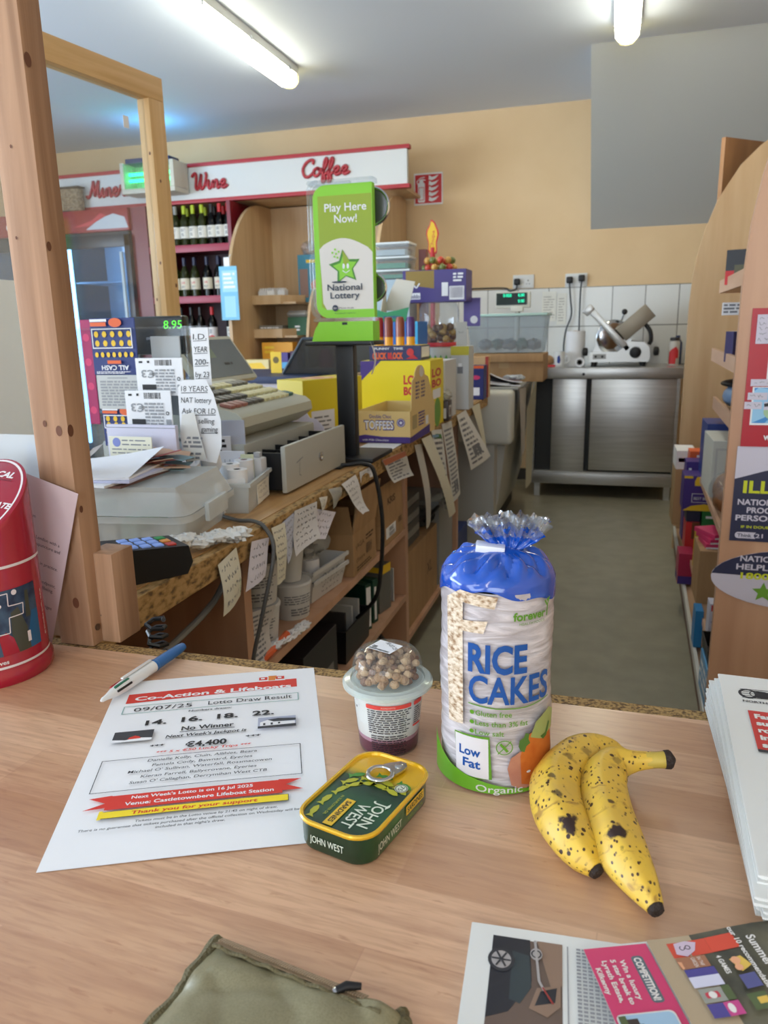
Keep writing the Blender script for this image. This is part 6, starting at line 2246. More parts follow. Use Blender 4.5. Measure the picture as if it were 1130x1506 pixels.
hang('paper_bag', 'cream paper bag strip hanging in two folds beside the green striped bag', 'bag', (2.52, 0.842, 2.66, 0.838), (2.96, 0.455, 3.13, 0.44), -0.624, 0.03, BAGM2, None, group='bags hanging from the bench edge', extra=lambda f: f.line([(0, .5), (1, .53)], .01, 1))
hang('paper_bag', 'white bag with a green stripe hanging to the right of the cream bag', 'bag', (2.69, 0.85, 2.87, 0.83), (2.90, 0.50, 3.06, 0.47), -0.63, 0.012, BAGM, 'print', 14, 13, group='bags hanging from the bench edge', extra=lambda f: (f.line([(.3, .93), (.85, .92), (.9, 0)], .05, 2), f.line([(0, .93), (.6, .93)], .03, 3)), mats=(M('stripe_green', (70, 130, 50), 0.5), M('stripe_blue', (120, 160, 190), 0.5)))
hang('paper_bag', 'printed white bag hanging behind the green striped bag', 'bag', (2.89, 0.846, 3.075, 0.838), (3.07, 0.49, 3.28, 0.486), -0.634, 0.01, BAGM, 'print', 16, 14, group='bags hanging from the bench edge', extra=lambda f: f.rect(.3, .1, .8, .25, 1))
hang('paper_bag', 'large crinkled white bag flaring outwards below the tall grey carton', 'bag', (3.16, 0.85, 3.36, 0.852), (3.46, 0.56, 4.02, 0.535), -0.628, 0.014, M('bright_bag', (234, 233, 229), 0.6), 'print', 10, 15, group='bags hanging from the bench edge', extra=lambda f: f.rect(.3, .2, .7, .4, 1))
hang('paper_bag', 'cream strip bag hanging by the near end of the deli counter', 'bag', (3.52, 0.85, 3.74, 0.845), (3.88, 0.60, 4.03, 0.53), -0.630, 0.006, BAGM2, None, group='bags hanging from the bench edge')
hang('apron_cloth', 'grey white cloth strip hanging down the front of the deli counter', 'cloth', (4.30, 0.865, 4.62, 0.855), (4.42, 0.47, 4.66, 0.48), -0.50, 0.002, M('grey_cloth', (180, 174, 168), 0.8), None, group='cloths on the deli counter')
hang('apron_cloth', 'cream sheet draped over the deli counter front nearest the steel cabinet', 'cloth', (4.70, 0.72, 5.28, 0.86), (4.70, 0.22, 5.12, 0.18), -0.50, 0.0, M('cream_sheet', (196, 192, 170), 0.8), None, group='cloths on the deli counter')

# ------------------------------------------------------------------ things stored under the bench
TUBW = M('tub_white', (206, 206, 204), 0.45)
for k, (x, y, z, r, h, lb) in enumerate(((-0.735, 1.43, 0.541, 0.052, 0.085, 'lower printed white bucket in the stack under the bench'), (-0.735, 1.43, 0.638, 0.054, 0.085, 'upper printed white bucket in the stack under the bench'), (-0.725, 1.60, 0.541, 0.048, 0.08, 'printed white bucket holding a paper cup under the bench'))):
    t = thing('white_bucket', lb, 'bucket', (x, y, z), 0.2 * k, 'white buckets under the bench')
    b = B(t, Matrix())
    b.lathe([(r * .86, 0), (r, h * .88), (r, h)], 0, 24)
    f = Face(b, (0, 0, 0), (1, 0, 0), (0, 0, 1), fn=lambda a, c, l: V(((r * .93 + .003 + l) * math.sin(a / r + .6), -(r * .93 + .003 + l) * math.cos(a / r + .6), c)), du=0.01)
    f.small(-.045, h * .5, .045, h * .8, 4, 1, k + 3, .4).small(-.03, h * .15, .03, h * .4, 3, 1, k + 8, .5)
    b.build('pail', [TUBW, GREYINK])
    b = B(t, Matrix())
    b.lathe([(r * 1.05, h), (r * 1.06, h + 0.006), (r * 1.0, h + 0.010), (0.001, h + 0.008)], 0, 24)
    b.build('lid', TUBW)
t = thing('paper_cup_stack', 'stack of white paper cups on the printed bucket', 'cups', (-0.725, 1.60, 0.632))
b = B(t, Matrix())
b.lathe([(0.026, 0), (0.036, 0.085), (0.037, 0.088)], 0, 20)
for k in range(3):
    b.lathe([(0.035 + .0004 * k, 0.088 + k * .006), (0.038, 0.09 + k * .006), (0.035, 0.093 + k * .006)], 0, 20)
b.build('cups', TUBW)
for k, (z, lb) in enumerate(((0.541, 'lower white tray with handwriting nested under the roll tray'), (0.567, 'upper white tray holding spare rolls under the bench'))):
    b = B()
    tub(b, -0.05, 0.05, -0.1, 0.1, 0.0005, 0.06, 0.012)
    b.box(-0.055, 0.055, -0.105, -0.1, 0.052, 0.062)
    b.box(0.05, 0.055, -0.105, 0.105, 0.052, 0.062)
    f = Face(b, (0.047, -0.08, 0.004), (0, 1, 0), (0.2, 0, 1))
    f.scrawl(.02, .01, .15, .045, 2, 1, 4 + k, .002)
    o = b.build('white_tray', [TUBW, GREYINK], 0)
    o.location = (-0.735, 1.77, z)
    o.rotation_euler = (0, 0, -0.1)
    tag(o, lb, 'tray', 'white trays under the bench')
t = thing('till_roll', 'spare white roll with a dark core standing in the white tray under the bench', 'till roll', (-0.735, 1.745, 0.58))
b = B(t, Matrix())
b.lathe([(0.008, 0), (0.026, 0), (0.026, 0.06), (0.008, 0.06)], 0, 18)
b.f = b.f[:-2]; b.m = b.m[:-2]
b.build('paper', PAPER)
b = B(t, Matrix())
b.lathe([(0.0085, 0.001), (0.0085, 0.059), (0.006, 0.059), (0.006, 0.001)], 0, 12)
b.f = b.f[:-2]; b.m = b.m[:-2]
b.build('core', BLACK)
b = B()
g = random.Random(8)
for k in range(12):
    b.crumple((g.uniform(-.03, .03), g.uniform(-.06, .06), 0.03 + g.uniform(0, .03)), 0.028, 0, (1, 1.2, .8), k)
o = b.build('crumpled_bags', clear('grey_crumple', haze=0.6, gloss=0.6, hazecol=(176, 176, 172)))
o.location = (-0.75, 1.80, 0.63)
tag(o, 'crumpled clear bags heaped over the white tray', 'bags')
hang('loose_sheet', 'curved white sheet standing under the bench beside the divider', 'paper', (1.282, 0.67, 1.40, 0.645), (1.284, 0.55, 1.38, 0.545), -0.672, -0.03, M('dull_sheet', (206, 204, 202), 0.6), 'print', 10, 21, group=None)
b = B(None, Matrix.Translation((0.68, -1.33, -0.541)))
b.tube(spline([(-0.68, 1.29, 0.546), (-0.672, 1.34, 0.551), (-0.676, 1.40, 0.549), (-0.672, 1.45, 0.558)], 5), 0.008, 0, 8)
o = b.build('orange_strap', ORANGE)
o.location = (-0.68, 1.33, 0.541)
tag(o, 'orange strap lying on the shelf by the white buckets', 'strap')
b = B(None, Matrix.Translation((0.68, -1.45, -0.541)))
for k in range(5):
    b.crumple((-0.677 + .004 * k, 1.40 + k * .03, 0.551), 0.014, 0, (1, 1.6, .5), k)
o = b.build('white_wipe', PAPER)
o.location = (-0.68, 1.45, 0.541)
tag(o, 'crumpled white wipe at the foot of the buckets', 'wipe')


def openbox(label, x0, x1, y0, y1, z0, z1, flap, deco=None, rz=0.0, wide=True):
    t = thing('cardboard_box', label, 'box', ((x0 + x1) / 2, (y0 + y1) / 2, z0), rz, 'cardboard boxes under the bench')
    w, d, h = (x1 - x0) / 2, (y1 - y0) / 2, z1 - z0
    b = B(t, Matrix())
    tub(b, -w, w, -d, d, 0.001, h, 0.0, 0.004)
    f = Face(b, (w, -d, 0), (0, 1, 0), (0, 0, 1))
    if deco:
        deco(f, 2 * d, h)
    b.build('carton', [CARD, CARD_DARK, PAPER, INK], 0)
    for s, ang in ((1, flap[0]), (-1, flap[1])):
        b = B(t, Matrix())
        T = TR(s * w, 0, h, 0, 0, 0) @ Matrix.Rotation(s * ang, 4, 'Y')
        b.box(-0.002, 0.002, -d, d, 0, min(w, 0.12) * 1.0, 0, 0, T)
        if s == 1 and flap[2]:
            f = Face(b, T @ V((0.0022, -d, 0)), T.to_3x3() @ V((0, 1, 0)), T.to_3x3() @ V((0, 0, 1)))
            f.text('KRIS', d * .6, .05, .022, 1, d * .7, bold=.03)
        b.build('flap', [CARD, CARD_DARK], 0)
    b = B(t, Matrix())
    b.box(-w, w, -0.002, 0.002, 0, 0.09, 0, 0, TR(0, -d, h, 0.35, 0, 0))
    b.build('flap', CARD, 0)


def d_box1(f, w, h):
    f.text('(AGA', w * .12, h * .6, h * .12, 1, w * .35).small(w * .55, h * .62, w * .9, h * .78, 2, 1, 3)
    for k in range(8):
        f.rect(w * (.55 + k * .03), h * .3, w * (.563 + k * .03), h * .55, 1)
    f.text('(Store', w * .1, h * .3, h * .1, 1, w * .35).small(w * .1, h * .08, w * .8, h * .2, 2, 1, 6)


def d_box2(f, w, h):
    f.rect(w * .2, h * .25, w * .65, h * .72, 2).small(w * .35, h * .5, w * .55, h * .66, 3, 3, 4, .7)
    for k in range(7):
        f.rect(w * (.34 + k * .035), h * .3, w * (.355 + k * .035), h * .46, 3)
    f.small(w * .75, h * .55, w * .95, h * .8, 3, 1, 2)


openbox('taller brown cardboard box with printed side, left of the two open boxes', -0.92, -0.668, 1.90, 2.11, 0.541, 0.665, (0.15, 0.5, False), d_box1)
openbox('brown cardboard box with a white barcode label, right of the two open boxes', -0.93, -0.668, 2.17, 2.42, 0.541, 0.62, (-0.05, 0.4, True), d_box2)
carton('cardboard_box', 'low brown cardboard box under the hanging cream bags', 'box', -1.0, -0.68, 2.52, 3.0, 0.131, 0.42, CARD, lambda b, q: b.side(*q, 'right').text('XL', .3, .12, .05, 1), (CARD_DARK,), group='cardboard boxes under the bench')
carton('grey_crate', 'grey plastic crate beyond the low cardboard box', 'crate', -0.98, -0.68, 3.04, 3.32, 0.131, 0.50, M('grey_crate', (150, 150, 146), 0.5))
for k in range(6):
    carton('magazine_pile_item', '%s grey catalogue from the bottom of the pile behind the hanging strips' % ORD[k], 'catalogue', -1.0, -0.70, 2.52, 2.78, 0.421 + k * 0.03, 0.448 + k * 0.03, M('catalogue_grey', (150, 148, 140), 0.6) if k % 2 else M('catalogue_dark', (96, 94, 90), 0.6), group='catalogue pile under the bench')
t = thing('black_holdall', 'black bag slumped over the low cardboard box', 'bag', (-0.72, 2.9, 0.421))
b = B(t)
b.crumple((-0.76, 2.9, 0.467), 0.07, 0, (1.2, 1.8, 0.55), 3, .12)
b.build('bag', M('black_cloth', (24, 24, 28), 0.5, bump=(40, 0.5)))
b = B(t)
b.tube(spline([(-0.69, 2.82, 0.47), (-0.665, 2.88, 0.50), (-0.665, 2.96, 0.50), (-0.69, 3.0, 0.47)], 5), 0.007, 0, 8)
b.build('strap', BLACK)
carton('blue_folder_box', 'dark blue box in the shadow by the floor behind the rice cakes', 'box', -1.0, -0.68, 3.40, 3.7, 0.0, 0.25, M('floor_box_blue', (30, 52, 112), 0.5))  # plain box in one even dark blue
# dark clutter on the lower shelves
carton('green_book', 'upright dark green book leaning on the lower shelf', 'book', -0.82, -0.69, 2.11, 2.14, 0.301, 0.45, M('book_green', (26, 70, 54), 0.45), lambda b, q: (b.side(*q, 'right').rect(.004, .01, .026, .14, 1),), (PAPER,), rz=-0.35, group='books on the lower shelf')
carton('green_book', 'second dark green book with a white spine strip on the lower shelf', 'book', -0.82, -0.69, 2.17, 2.20, 0.301, 0.445, M('book_green', (26, 70, 54), 0.45), lambda b, q: (b.side(*q, 'right').rect(.008, .01, .02, .12, 1),), (PAPER,), rz=-0.25, group='books on the lower shelf')
carton('grey_folder', 'grey folder with a yellow edge leaning behind the green books', 'folder', -0.84, -0.69, 2.25, 2.33, 0.301, 0.46, M('folder_grey', (104, 104, 100), 0.5), lambda b, q: (b.side(*q, 'right').rect(0, .13, .08, .159, 1), b.side(*q, 'front').rect(0, .14, .15, .159, 1)), (GOLD,), rz=-0.2)
carton('white_stand_card', 'white printed card leaning at the right of the green books', 'card', -0.80, -0.685, 2.38, 2.384, 0.301, 0.42, GREYBOARD, lambda b, q: b.side(*q, 'front').small(.01, .02, .1, .1, 5, 1, 3), (GREYINK,), rz=-0.3)
carton('black_box', 'black box with a grey edge on the lower shelf under the buckets', 'box', -0.90, -0.68, 1.55, 1.78, 0.301, 0.45, M('box_black', (30, 28, 32), 0.4), lambda b, q: b.side(*q, 'right').rect(.02, .02, .2, .055, 1), (M('box_grey_band', (128, 126, 122), 0.5),))
t = thing('open_black_crate', 'open black crate of papers beside the green books', 'crate', (-0.78, 1.95, 0.301))
b = B(t)
tub(b, -0.90, -0.675, 1.84, 2.06, 0.302, 0.40, 0.005, 0.005)
b.build('crate', BLACK, 0)
for y in (1.90, 1.96, 2.02):
    b = B(t)
    b.box(-0.86, -0.70, y, y + 0.012, 0.31, 0.43, 0)
    b.build('folder', M('folder_black', (60, 58, 60), 0.5) if y < 1.95 else GREYBOARD, 0)
for k, (y, z, c, lb) in enumerate(((1.36, 0.09, (40, 40, 46), 'black rubbish bag bundled at the left on the bottom shelf'), (1.52, 0.09, (34, 34, 38), 'black rubbish bag in the middle of the bottom shelf'), (1.70, 0.09, (52, 50, 50), 'dark glossy bag at the right on the bottom shelf'))):
    b = B()
    g = random.Random(k)
    for q in range(9):
        b.crumple((g.uniform(-.07, .05), g.uniform(-.03, .03), 0.07 + g.uniform(0, .07)), 0.045, 0, (1, 1, g.uniform(.8, 1.1)), q, .2)
    o = b.build('black_bag', M('bag_film_%d' % k, c, 0.25, bump=(50, 0.8)))
    o.location = (-0.76, y, 0.061)
    tag(o, lb, 'bag', 'black bags on the bottom shelf')
carton('orange_pack', 'small orange pack among the black bags', 'packet', -0.72, -0.67, 1.80, 1.88, 0.061, 0.2, M('dull_orange', (170, 110, 50), 0.5))
for k in range(3):
    b = B()
    b.lathe([(0.035, 0), (0.04, 0.02), (0.04, 0.14), (0.02, 0.17)], 0, 14)
    o = b.build('dark_bottle', M('dark_bottle_shade', (36, 38, 34), 0.25))
    o.location = (-0.72, 2.02 + k * 0.11, 0.061)
    tag(o, ['near', 'middle', 'far'][k] + ' dark bottle of three on the bottom shelf', 'bottle', 'dark bottles on the bottom shelf')

# ================================================================== on the front counter
ZC = 0.85
# ------------------------------------------------------------------ draw result sheet
pa = math.radians(24.58)
t_u, t_v = V((math.cos(pa), math.sin(pa), 0)), V((-math.sin(pa), math.cos(pa), 0))
PBL = V((-0.373, 0.367, ZC + 0.0006))
b = B(None, Matrix.Translation(-PBL))
b.grid(lambda u, v: PBL + t_u * (u * 0.21) + t_v * (v * 0.297) + V((0, 0, 0.0006 * math.sin(u * 3) ** 2)), 12, 12, 0)
b.grid(lambda u, v: PBL + t_u * (u * 0.21) + t_v * (v * 0.297) + V((0, 0, -0.0003 + 0.0006 * math.sin(u * 3) ** 2)), 12, 12, 0)
mm = 0.001
f = Face(b, (0, 0, 0), (1, 0, 0), (0, 0, 1), fn=lambda a, c, l: PBL + t_u * (a * mm) + t_v * (c * mm) + V((0, 0, l + 0.0002 + 0.0006 * math.sin(a * mm / .21 * 3) ** 2)), du=8.0, step=0.00006)
f.poly([(16, 246), (190, 254), (190, 273), (16, 266)], 1)
f.text('Co-Action & Lifeboats', 24, 251, 8.4, 2, 160, bold=.03, ang=.012)
f.poly([(150, 271), (178, 271), (178, 282), (150, 282)], 3).rect(150, 274, 159, 281, 1).rect(168, 274, 177, 281, 1).poly([(160, 272), (167, 272), (169, 283), (160, 283)], 4).rect(152, 276, 156, 279, 2).rect(170, 276, 174, 279, 2)
f.frame(16, 223, 191, 239, .7, 5)
f.text('09/07/25', 27, 226.5, 8, 0 + 6, 57, ang=.008).text('Lotto Draw Result', 100, 227.5, 8, 6, 84, ang=.008)
f.text('Numbers drawn:', 82, 216, 3.4, 6, 42, bold=.015)
for s, x, w in (('14.', 43, 20), ('16.', 77, 20), ('18.', 111, 20), ('22.', 145, 21)):
    f.text(s, x, 196.5, 9.2, 6, w, bold=.03)
f.text('No Winner', 79, 179.5, 7.6, 6, 49, bold=.02).line([(78, 177), (129, 177)], 1.0, 6)
f.text("Next Week's Jackpot is", 66, 168, 5.0, 6, 74, bold=.02, slant=.2).line([(66, 166.4), (140, 166.8)], .5, 6)
f.text('***', 54, 153, 4.6, 6, 13, bold=.02).text('***', 140, 155, 4.6, 6, 14, bold=.02)
f.text('\u20ac4,400', 86, 148, 9, 6, 37, bold=.03)
f.text('*** 5 x \u20ac50 Lucky Trips ***', 61, 141.5, 3.8, 1, 84, bold=.02, slant=.2)
f.frame(16, 88, 190, 137, .7, 6)
for s, x, z, w in (('Danielle Kelly, Cluin, Allihies, Beara', 56, 129, 95), ('Pamela Cody, Bawnard, Eyeries', 61, 121, 86), ("Michael O' Sullivan, Waterfall, Rossmacowen", 42, 113, 122), ('Kieran Farrell, Ballycrovane, Eyeries', 54, 104.5, 97), ("Susan O' Callaghan, Derrymihan West CTB", 46, 96.5, 114)):
    f.text(s, x, z, 4.1, 6, w, bold=.006, slant=.15)
f.poly([(18, 80), (36, 82), (36, 66), (16, 64.5), (32, 72)], 1).poly([(170, 82), (189, 81), (176, 74), (190, 66), (170, 66)], 1).rect(33, 62.5, 173, 81, 1)
f.text("Next Week's Lotto is on 16 Jul 2025", 52, 74.5, 4.2, 2, 97, bold=.02).text('Venue: Castletownbere Lifeboat Station', 48, 66, 4.6, 2, 118, bold=.02)
f.rect(30, 51, 178, 60, 6).rect(30.5, 51.5, 177.5, 59.5, 7).rect(30, 50, 33, 61, 7)
f.text('Thank you for your support', 55, 53.5, 4.2, 1, 98, bold=.02, slant=.15)
f.text('Tickets must be in the Lotto venue by 21:45 on night of draw.', 60, 42.5, 2.9, 6, 109, bold=.01, slant=.12)
f.text('There is no guarantee that tickets purchased after the official collection on Wednesday will be', 19, 37, 2.9, 6, 167, bold=.01, slant=.12)
f.text("included in that night's draw.", 77, 32, 2.9, 6, 52, bold=.01, slant=.12)
f.rect(18, 165, 54, 184, 8).poly([(18, 165), (54, 165), (54, 169), (40, 171), (30, 168), (18, 170)], 2).poly([(32, 169), (44, 169.5), (42, 173), (38, 175), (33, 172)], 1)
f.rect(151, 167, 187, 187, 9).poly([(151, 167), (187, 167), (187, 172), (151, 171)], 8).poly([(153, 171), (153, 178), (160, 182), (166, 178), (186, 177), (186, 172)], 2).poly([(160, 182), (166, 178), (187, 178), (187, 182), (170, 184)], 8).poly([(151, 182), (170, 185), (187, 183), (187, 187), (151, 187)], 9).rect(156, 172, 158, 176, 8).rect(163, 172, 165, 176, 8).rect(170, 173, 172, 176, 8)
o = b.build('draw_result_sheet', [PAPER, M('sheet_red', (214, 54, 40), 0.6), PAPER, PAPER, M('sheet_orange', (220, 130, 50), 0.6), M('sheet_teal', (90, 150, 140), 0.6), INK, M('sheet_yellow', (246, 218, 40), 0.6), M('photo_dark', (56, 58, 64), 0.6), M('photo_sky', (176, 180, 200), 0.6)], 0)
o.location = PBL
tag(o, 'white printed lotto draw result sheet lying on the counter', 'sheet')

# ------------------------------------------------------------------ four colour pen
t = thing('ballpoint_pen', 'blue and white four colour ballpoint pen touching the top of the result sheet', 'pen', (-0.475, 0.655, ZC), math.atan2(0.142, 0.009))
zp = 0.0085
b = B(t, Matrix())
b.lathe([(0.001, -0.071), (0.0022, -0.069), (0.003, -0.062), (0.0058, -0.05), (0.0066, -0.04), (0.0068, 0.012), (0.0068, 0.013)], 0, 16, T=TR(0, 0, zp, 0, PI / 2, 0))
b.build('white_barrel', M('pen_white', (226, 226, 224), 0.3))
b = B(t, Matrix())
b.lathe([(0.0066, 0.0131), (0.007, 0.016), (0.0066, 0.018)], 0, 16, T=TR(0, 0, zp, 0, PI / 2, 0))
b.lathe([(0.0064, 0.018), (0.0062, 0.045), (0.0058, 0.062), (0.0045, 0.070), (0.001, 0.0715)], 0, 16, T=TR(0, 0, zp, 0, PI / 2, 0))
b.build('blue_barrel', M('pen_blue', (40, 104, 170), 0.35))
for a, c in ((0.35, (36, 110, 84)), (-0.55, (170, 50, 56)), (1.2, (30, 30, 34))):
    b = B(t, Matrix())
    b.box(-0.052, -0.030, -0.0012, 0.0012, 0.0052, 0.0072, 0, 0.0005, TR(0, 0, zp) @ Matrix.Rotation(a, 4, 'X'))
    b.build('slider', M('slider_%d' % c[0], c, 0.35))
b = B(t, Matrix())
b.box(-0.036, 0.012, -0.0018, 0.0018, 0.007, 0.0092, 0, 0.0008, TR(0, 0, zp) @ Matrix.Rotation(-0.2, 4, 'X'))
b.build('clip', M('pen_white', (226, 226, 224), 0.3))

# ------------------------------------------------------------------ yoghurt pot with granola dome
YX, YY = -0.181, 0.597
t = thing('yoghurt_pot', 'yoghurt pot with a clear dome of granola behind the sardine tin', 'yoghurt pot', (YX, YY, ZC))
b = B(t, Matrix())
b.lathe([(0.0255, 0.0012), (0.0265, 0.003), (0.0272, 0.0135), (0.0277, 0.0175), (0.0315, 0.0575), (0.030, 0.0577)], 0, 36, ms=[1, 1, 2, 0, 0, 0])
b.build('yoghurt', [M('yoghurt_white', (232, 228, 220), 0.35), M('berry_compote', (104, 34, 62), 0.35), M('yoghurt_pink', (190, 140, 156), 0.35)])
b = B(t, Matrix())
b.lathe([(0.0262, 0.0), (0.0268, 0.002), (0.0322, 0.0595), (0.0322, 0.061)], 0, 36)
b.f, b.m = b.f[:-1], b.m[:-1]
a0 = math.atan2(-YY, -YX) + PI / 2
fy = Face(b, (0, 0, 0), (1, 0, 0), (0, 0, 1), fn=lambda a, c, l: V(((0.0268 + c * 0.094 + 0.0004 + l) * math.sin(a / 0.03 + a0), -(0.0268 + c * 0.094 + 0.0004 + l) * math.cos(a / 0.03 + a0), c)), du=0.004, step=0.00008)
fy.rrect(-.0195, .0485, .0205, .0525, .001, 1)
fy.text('INGREDIENTS:', 0.0, .0497, .0017, 2, .012, 'c', .01)
fy.small(-.0185, .024, .0205, .048, 11, 3, 31, .42, .12)
fy.small(-.0165, .003, .0185, .023, 9, 3, 33, .42, .15)
fy.rrect(.023, .0485, .034, .0525, .001, 1).small(.024, .03, .034, .047, 8, 3, 6, .4).rrect(.023, .0275, .034, .0295, .001, 1).rect(-.0315, .045, -.030, .047, 3)
b.build('clear_cup', [clear('cup_plastic', haze=0.03, gloss=0.4), M('label_coral', (214, 70, 62), 0.5), M('label_pale', (240, 170, 160), 0.5), M('label_ink', (44, 38, 48), 0.6)])
b = B(t, Matrix())
b.lathe([(0.0325, 0.058), (0.0402, 0.0598), (0.0405, 0.0625), (0.0385, 0.0648), (0.0335, 0.0655)], 0, 44)
b.f, b.m = b.f[:-2], b.m[:-2]
b.build('lid_rim', clear('lid_plastic', tint=(236, 244, 240), rough=0.1, haze=0.4, gloss=0.7, hazecol=(236, 244, 240)))
b = B(t, Matrix())
b.lathe([(0.001, 0.0632), (0.033, 0.0632)], 0, 36)
b.f, b.m = b.f[:-2], b.m[:-2]
b.build('foil_seal', M('pale_foil', (206, 216, 212), 0.35))
b = B(t, Matrix())
g = random.Random(17)
for k in range(210):
    a, r = g.random() * 2 * PI, 0.0265 * math.sqrt(g.random())
    hz = 0.0672 + g.random() * 0.0185 * (1.15 - (r / 0.0265) ** 3 * .4)
    b.ball((r * math.cos(a), r * math.sin(a), hz), g.uniform(.0028, .0046), g.choice((0, 0, 1, 1, 2)), 7, 5, (1, g.uniform(.7, 1.2), g.uniform(.7, 1.1)))
o = b.build('granola', [M('granola_tan', (206, 172, 136), 0.7, bump=(600, .4)), M('granola_brown', (176, 138, 104), 0.7, bump=(600, .4)), M('granola_dark', (136, 98, 74), 0.7, bump=(600, .4))])
o['kind'] = 'stuff'
b = B(t, Matrix())
b.lathe([(0.0315, 0.0655), (0.0312, 0.078), (0.0295, 0.086), (0.025, 0.0905), (0.018, 0.0918), (0.001, 0.0921)], 0, 44)
del b.f[-2], b.m[-2]
b.build('clear_dome', clear('dome_plastic', tint=(246, 250, 250), rough=0.04, haze=0.05, gloss=0.8))
b = B(t, Matrix())
T = TR(-0.002, 0.001, 0.0929, 0.0, 0.0, -0.35)
b.box(-0.0125, 0.0125, -0.010, 0.010, 0, 0.0002, 0, 0, T)
f = Face(b, T @ V((-.0125, -.01, .0003)), T.to_3x3() @ V((1, 0, 0)), T.to_3x3() @ V((0, 1, 0)), step=0.00005)
f.text('30-07-25', .024, .008, .0042, 1, .018, 'r', ang=-.5).small(.002, .0035, .008, .008, 2, 1, 3, .6)
g = random.Random(2)
x = .0015
while x < .023:
    w = g.uniform(.0002, .0006)
    f.rect(x, .0004, x + w, .0028, 1)
    f.l -= f.step
    x += w + .0003
b.build('price_sticker', [PAPER, INK], 0)

# ------------------------------------------------------------------ sardine tin
def ramp_mat(name, stops, axis, lo, hi, wob, rough, metal=0.0, coat=0.5):
    """print that changes colour along one axis of the thing, with a wavy boundary"""
    m = bpy.data.materials.new(name)
    m.use_nodes = True
    nt = m.node_tree
    L = nt.links.new
    p = nt.nodes['Principled BSDF']
    p.inputs['Roughness'].default_value = rough
    p.inputs['Metallic'].default_value = metal
    p.inputs['Coat Weight'].default_value = coat
    p.inputs['Coat Roughness'].default_value = 0.1
    t = nt.nodes.new('ShaderNodeTexCoord')
    s = nt.nodes.new('ShaderNodeSeparateXYZ')
    mr = nt.nodes.new('ShaderNodeMapRange')
    mr.inputs[1].default_value, mr.inputs[2].default_value = lo, hi
    r = nt.nodes.new('ShaderNodeValToRGB')
    r.color_ramp.elements[0].position, r.color_ramp.elements[0].color = stops[0][0], lin(stops[0][1])
    r.color_ramp.elements[1].position, r.color_ramp.elements[1].color = stops[-1][0], lin(stops[-1][1])
    for q, c in stops[1:-1]:
        e = r.color_ramp.elements.new(q)
        e.color = lin(c)
    L(t.outputs['Object'], s.inputs[0])
    src = s.outputs[axis]
    if wob:
        ml = nt.nodes.new('ShaderNodeMath')
        ml.operation = 'MULTIPLY_ADD'
        ml.inputs[1].default_value = wob
        L(s.outputs['Y' if axis == 'X' else 'X'], ml.inputs[0])
        L(src, ml.inputs[2])
        src = ml.outputs[0]
    L(src, mr.inputs[0])
    L(mr.outputs[0], r.inputs[0])
    L(r.outputs[0], p.inputs['Base Color'])
    return m


t = thing('sardine_tin', 'green and yellow sardine tin with a ring pull beside the yoghurt pot', 'tin', (-0.166, 0.485, ZC), math.radians(76))
L2, W2, RC, HT = 0.0515, 0.0325, 0.018, 0.0252


def rr(l, w, r, z, n=7):
    out = []
    for cx, cy, a in ((l - r, w - r, 0), (-l + r, w - r, 90), (-l + r, -w + r, 180), (l - r, -w + r, 270)):
        out += [(cx + r * math.cos(math.radians(a + k * 90 / n)), cy + r * math.sin(math.radians(a + k * 90 / n)), z) for k in range(n + 1)]
    return out


def bands(b, rings, m=0, cap0=True, cap1=True):
    n = len(rings[0])
    vs = [p for r in rings for p in r]
    fs = [[i * n + j, i * n + (j + 1) % n, (i + 1) * n + (j + 1) % n, (i + 1) * n + j] for i in range(len(rings) - 1) for j in range(n)]
    if cap0:
        fs.append(list(range(n))[::-1])
    if cap1:
        fs.append(list(range((len(rings) - 1) * n, len(rings) * n)))
    b.add(vs, fs, m)


TG = (14, 62, 34)
b = B(t, Matrix())
bands(b, [rr(L2 - .004, W2 - .004, RC - .004, 0), rr(L2 - .002, W2 - .002, RC - .002, .001), rr(L2 - .0012, W2 - .0012, RC - .0012, .003), rr(L2 - .0006, W2 - .0006, RC - .0006, HT - .003)])
f = Face(b, (-L2 + .0006, W2 - RC + .005, 0), (0, -1, 0), (0, 0, 1), step=0.00006)
f.l = .0004
f.text('JOHN WEST', .003, .0085, .0058, 1, .029, bold=0.0)
f = Face(b, (-L2 + RC, -W2 + .0006, 0), (1, 0, 0), (0, 0, 1), step=0.00006)
f.l = .0004
f.text('JOHN WEST', -.003, .007, .0066, 1, .034, bold=0.0)
f.rect(.038, .011, .066, .0185, 2).text('SARDINES', .040, .0125, .0048, 3, .024, bold=.02)
f.text('SUNFLOWER OIL', .040, .006, .003, 4, .024)
b.build('can_body', [ramp_mat('tin_green', [(0, (8, 50, 30)), (.5, (28, 110, 52)), (1, (8, 52, 30))], 'X', -.05, .03, 0, 0.3, 0.2), M('tin_white', (214, 222, 204), 0.35), M('tin_yellow', (220, 180, 40), 0.35), M('tin_dark', (18, 44, 28), 0.4), M('tin_olive', (120, 160, 60), 0.4)])
b = B(t, Matrix())
bands(b, [rr(L2 - .0008, W2 - .0008, RC - .0008, HT - .0035), rr(L2 + .0008, W2 + .0008, RC + .0008, HT - .0028), rr(L2 + .0012, W2 + .0012, RC + .0012, HT - .001), rr(L2 + .0004, W2 + .0004, RC + .0004, HT), rr(L2 - .0014, W2 - .0014, RC - .0014, HT), rr(L2 - .002, W2 - .002, RC - .002, HT - .0022)], 0, False, False)
b.build('rim', M('rim_yellow', (226, 178, 28), 0.25, 0.3, coat=0.5))
b = B(t, Matrix())
zl = HT - .0022
bands(b, [rr(L2 - .002, W2 - .002, RC - .002, zl), rr(L2 - .006, W2 - .006, RC - .006, zl - .0003)], 0, True, True)
